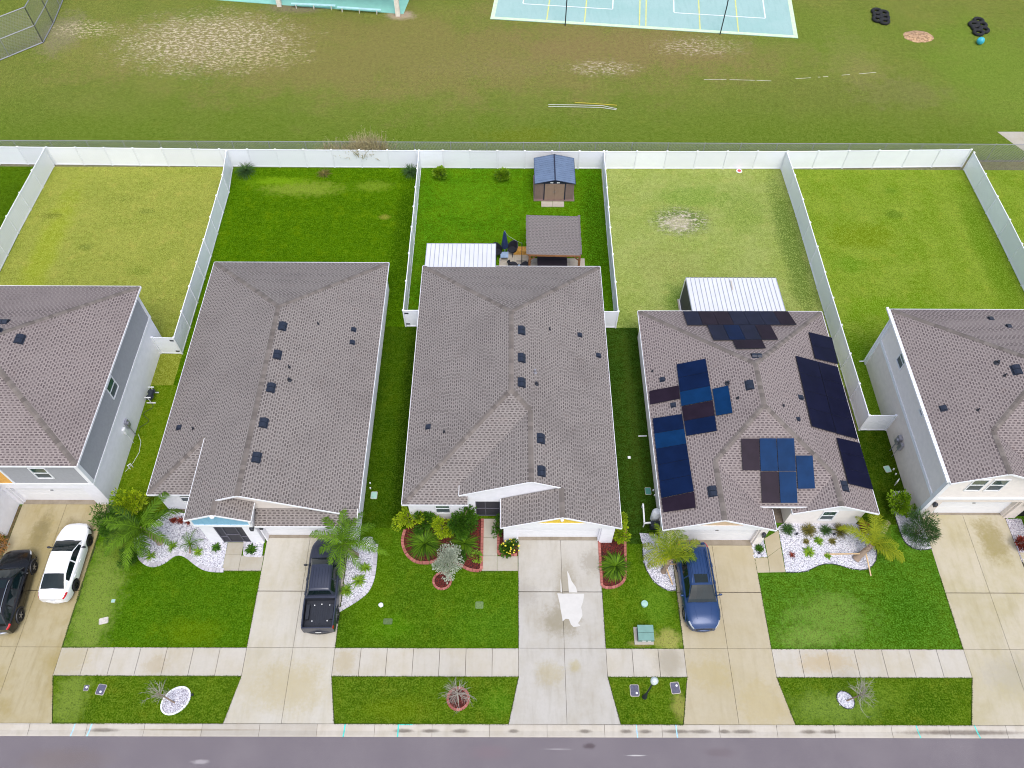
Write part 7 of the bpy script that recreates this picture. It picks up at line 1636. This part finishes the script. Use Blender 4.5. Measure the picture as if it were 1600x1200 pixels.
for u, v in ((854, 33), (913, 38), (999, 44), (1009, 45), (1094, 48), (1154, 52)):
    p = P(u, v, .04); s = (Vector((p.x, p.y)) - a).dot(dx); line(m, cp(s, .45), cp(s + .0, 30), .12, .052)
m.build('yellow_line', M['marking_yellow'], court)
m = MB()
for (ul, vl, ur, vr) in ((817, 6, 957, 16), (1053, 20, 1196, 30)):
    p = P(ul, vl, .04); q = P(ur, vr, .04); s0 = (Vector((p.x, p.y)) - a).dot(dx); s1 = (Vector((q.x, q.y)) - a).dot(dx); t0 = (Vector((p.x, p.y)) - a).dot(dy)
    line(m, cp(s0, t0), cp(s1, t0), .13, .056); line(m, cp(s0, t0 + .07), cp(s0, 26), .13, .056); line(m, cp(s1, t0 + .07), cp(s1, 26), .13, .056)
m.build('white_line', M['marking_white'], court)
for lb, u, v, hh in (('thin dark court pole left of the middle of the turquoise court', 883, 40, 7.0), ('thin dark court pole at the right half of the turquoise court', 1125, 54, 7.0)):
    p = P(u, v); t = thing('court_pole', lb, 'pole', (p.x, p.y, 0)); m = MB(); m.tube([(p.x, p.y, 0), (p.x + .02, p.y, 3.0), (p.x + (.0 if u < 1000 else -.1), p.y + .3, hh)], .055, 8); m.build('pole', M['pole_dark'], t)
    m = MB(); m.box(p.x - .25, p.x + .25, p.y - .1, p.y + .9, hh, hh + .1); m.build('lamp_head', M['pole_dark'], t)
# left court with pavilion posts and benches
a2, b2 = Vector((-29.4, 78.5)), Vector((-11.0, 76.2)); d2 = (b2 - a2).normalized(); n2 = Vector((-d2.y, d2.x)); cq = lambda s, t_: tuple(a2 + d2 * s + n2 * t_)
mb = MB(); L2 = (b2 - a2).length; mb.prism([cq(-6, 0), cq(L2, 0), cq(L2 + .5, 25), cq(-6, 25)], -.02, .05); c2 = struct(mb.build('court', plain('court_turquoise', c3(136, 196, 184), .7, var=.06, sc=.8)))
t = thing('court_shelter', 'open sided court shelter with cream posts at the top edge of the photo', 'shelter', (-18, 79, 0))
for (u, v) in ((437, 9), (622, 24)):
    p = P(u, v)
    m = MB(); m.box(p.x - .22, p.x + .22, p.y - .22, p.y + .22, 0, 5.5); m.build('post', M['post_cream'], t)
p = P(437, 9); q = P(622, 24); m = MB(); m.bar((p.x, p.y, 5.6), (q.x, q.y, 5.6), .3, .3); m.build('beam', M['post_cream'], t)
m = MB(); m.face([(p.x - 1, p.y - .8, 5.8), (q.x + 1, q.y - .8, 5.8), (q.x + 2, q.y + 14, 7.0), (p.x + 1, p.y + 14, 7.0)]); m.face([(p.x - 1, p.y - .8, 5.75), (p.x + 1, p.y + 14, 6.95), (q.x + 2, q.y + 14, 6.95), (q.x + 1, q.y - .8, 5.75)]); m.build('roof', M['metal_roof'], t)
for lb, pa, pb in (('left of the two pale blue benches at the edge of the left court', (455, 5.5), (524, 8.5)), ('right of the two pale blue benches at the edge of the left court', (527, 11), (595, 15.5))):
    A_ = P(*pa, .45); B__ = P(*pb, .45); t = thing('bench', lb, 'bench', (A_.x, A_.y, 0), 'benches beside the left court')
    m = MB(); m.bar(A_, B__, .28, .05); m.build('seat', plain('pale_blue_paint', c3(176, 218, 226), .5), t)
    for f in (.1, .5, .9):
        q_ = A_.lerp(B__, f); m = MB(); m.bar((q_.x, q_.y - .1, 0), (q_.x, q_.y - .1, .42), .06); m.bar((q_.x, q_.y + .12, 0), (q_.x, q_.y + .12, .42), .06); m.bar((q_.x, q_.y - .14, .1), (q_.x, q_.y + .14, .1), .05); m.build('leg', M['post_cream'], t)
# backstop
p1 = P(-60, 121); p2 = P(68, 67); p3 = P(84, 37); p4 = p3 + (p3 - p2) * 1.3
t = thing('backstop', 'grey chain link baseball backstop at the top left corner', 'backstop', (p2.x, p2.y, 0)); H_ = 3.65
A_ = Vector((-58, p2.y + (p2.y - 67.96) / (p2.x + 48.9) * (-58 - p2.x), 0)); B__ = Vector((p2.x, p2.y, 0)); C__ = Vector((p3.x, p3.y, 0)); D__ = C__ + Vector((-.6, 6, 0))
for s, e in ((A_, B__), (B__, C__), (C__, D__)):
    m = MB(); L_w = (e - s).length; m.face([s, e, e + Vector((0, 0, H_)), s + Vector((0, 0, H_))], 0, [(0, 0), (L_w, 0), (L_w, H_), (0, H_)]); m.build('wire_mesh', M['wire'], t)
    m = MB()
    for z in (.08, 1.82, H_): m.tube([s + Vector((0, 0, z)), e + Vector((0, 0, z))], .045, 6)
    n = max(1, round(L_w / 3.2))
    for k in range(n + 1): q_ = s.lerp(e, k / n); m.tube([q_, q_ + Vector((0, 0, H_))], .045, 6)
    m.build('frame', M['galv'], t)
# tyres lying in two groups
def tyre(label, x, y, grp, tilt):
    m = MB(); rows = []; R_t, r_t = .42, .16
    for k in range(20):
        a = 6.283 * k / 20; rows.append([(x + (R_t + r_t * math.cos(b_)) * math.cos(a), y + (R_t + r_t * math.cos(b_)) * math.sin(a), .16 + r_t * math.sin(b_) * .9) for b_ in [6.283 * j / 8 for j in range(8)]])
    rows.append(rows[0]); m.grid([r[::-1] for r in rows], 0, True); tag(m.build('tyre', M['rubber'], None, 60), label, 'tyre', grp)
words = ['leftmost', 'upper left', 'lower left', 'middle', 'upper right', 'right', 'lowest']
def tyres(where, pts):
    ly = sorted(pts, key=lambda q: q[0]);
    for i, (u, v) in enumerate(pts):
        p = P(u, v, .16); tyre('%s tyre of the dark group %s' % (NM[i], where), p.x, p.y, 'tyres %s' % where, 0)
NM = ['top', 'upper right', 'second left', 'middle right', 'lower left', 'bottom right', 'upper left']
tyres('left of the dirt mound', [(1370, 17.5), (1380.5, 20.5), (1372, 23.5), (1382, 27), (1371.5, 29.5), (1382, 33)])
tyres('right of the dirt mound', [(1529, 32), (1534, 38.5), (1522, 38), (1526.5, 43.5), (1537.5, 46.5), (1529, 50.5)])
p = P(1531, 66, .2); m = MB(); rows = [[(p.x + .36 * math.sin(a) * math.cos(b), p.y + .36 * math.sin(a) * math.sin(b), .36 + .36 * math.cos(a)) for b in [k * .5236 for k in range(12)]] for a in [math.pi * i / 9 for i in range(1, 9)]]
m.grid(rows, 0, True); m.face(rows[0]); m.face(rows[-1][::-1]); tag(m.build('play_ball', plain('turquoise_ball', c3(60, 176, 200), .4, var=.3, sc=2), None, 60), 'turquoise ball below the right group of tyres', 'ball')
p = P(1435, 57); m = MB(); rr = random.Random(9); rows = []
for f, z in ((1.0, .0), (.8, .09), (.5, .16), (.2, .19)): rows.append([(p.x + 1.5 * f * math.cos(a) * rr.uniform(.94, 1.06), p.y + 1.05 * f * math.sin(a) * rr.uniform(.94, 1.06), z) for a in [6.283 * k / 24 for k in range(24)]])
m.grid(rows, 0, True); m.face(rows[-1])
tag(m.build('dirt_mound', M['dirt'], None, 60), 'low orange dirt mound in the grass between the two tyre groups', 'mound')
# pipes on the grass
for lb, pts, col in (('upper of the two long white pipes lying on the field grass', [(857, 163.5), (900, 164), (941, 165), (964, 170)], 'tub_white'), ('lower of the two long white pipes lying on the field grass', [(857, 166.5), (900, 167), (940, 168), (963, 171.5)], 'tub_white')):
    m = MB(); m.tube([P(u, v, .05) for u, v in pts], .032, 6); tag(m.build('pipe', plain('weathered_pipe', c3(186, 190, 176), .7)), lb, 'pipe', 'pipes lying on the field')
m = MB(); m.tube([P(u, v, .05) for u, v in ((898, 160), (930, 162), (964, 164.5))], .035, 6); tag(m.build('pipe', plain('yellow_pipe', c3(180, 168, 50), .5)), 'yellow pipe lying beside the white pipes on the field grass', 'pipe', 'pipes lying on the field')
m = MB()
for (u0, v0, u1, v1) in ((1100, 124.5, 1135, 124), (1140, 124.5, 1180, 125.5), (1182, 125.5, 1205, 126.5), (1243, 123, 1267, 121.5), (1278, 120.5, 1282, 120.5), (1286, 120, 1294, 119.5), (1315, 117.5, 1328, 116.5), (1342, 115.5, 1369, 113)):
    p = P(u0, v0); q = P(u1, v1); line(m, (p.x, p.y), (q.x, q.y), .06, .006)
struct(m.build('field_line', plain('faded_field_line', c3(186, 188, 168), .8, var=.2, sc=3)))
p = P(1155, 267, .05); t = thing('frisbee', 'red flying disc with a white rim on the pale lawn near the back fence', 'toy', (p.x, p.y, 0)); m = MB(); m.lathe((p.x, p.y, .03), [(.16, .05), (.24, .05), (.26, .0)], 20); m.build('rim', M['tub_white'], t); m = MB(); m.lathe((p.x, p.y, .03), [(.0, .06), (.16, .055)], 20); m.build('disc', plain('pink_red', c3(196, 70, 84), .5), t)
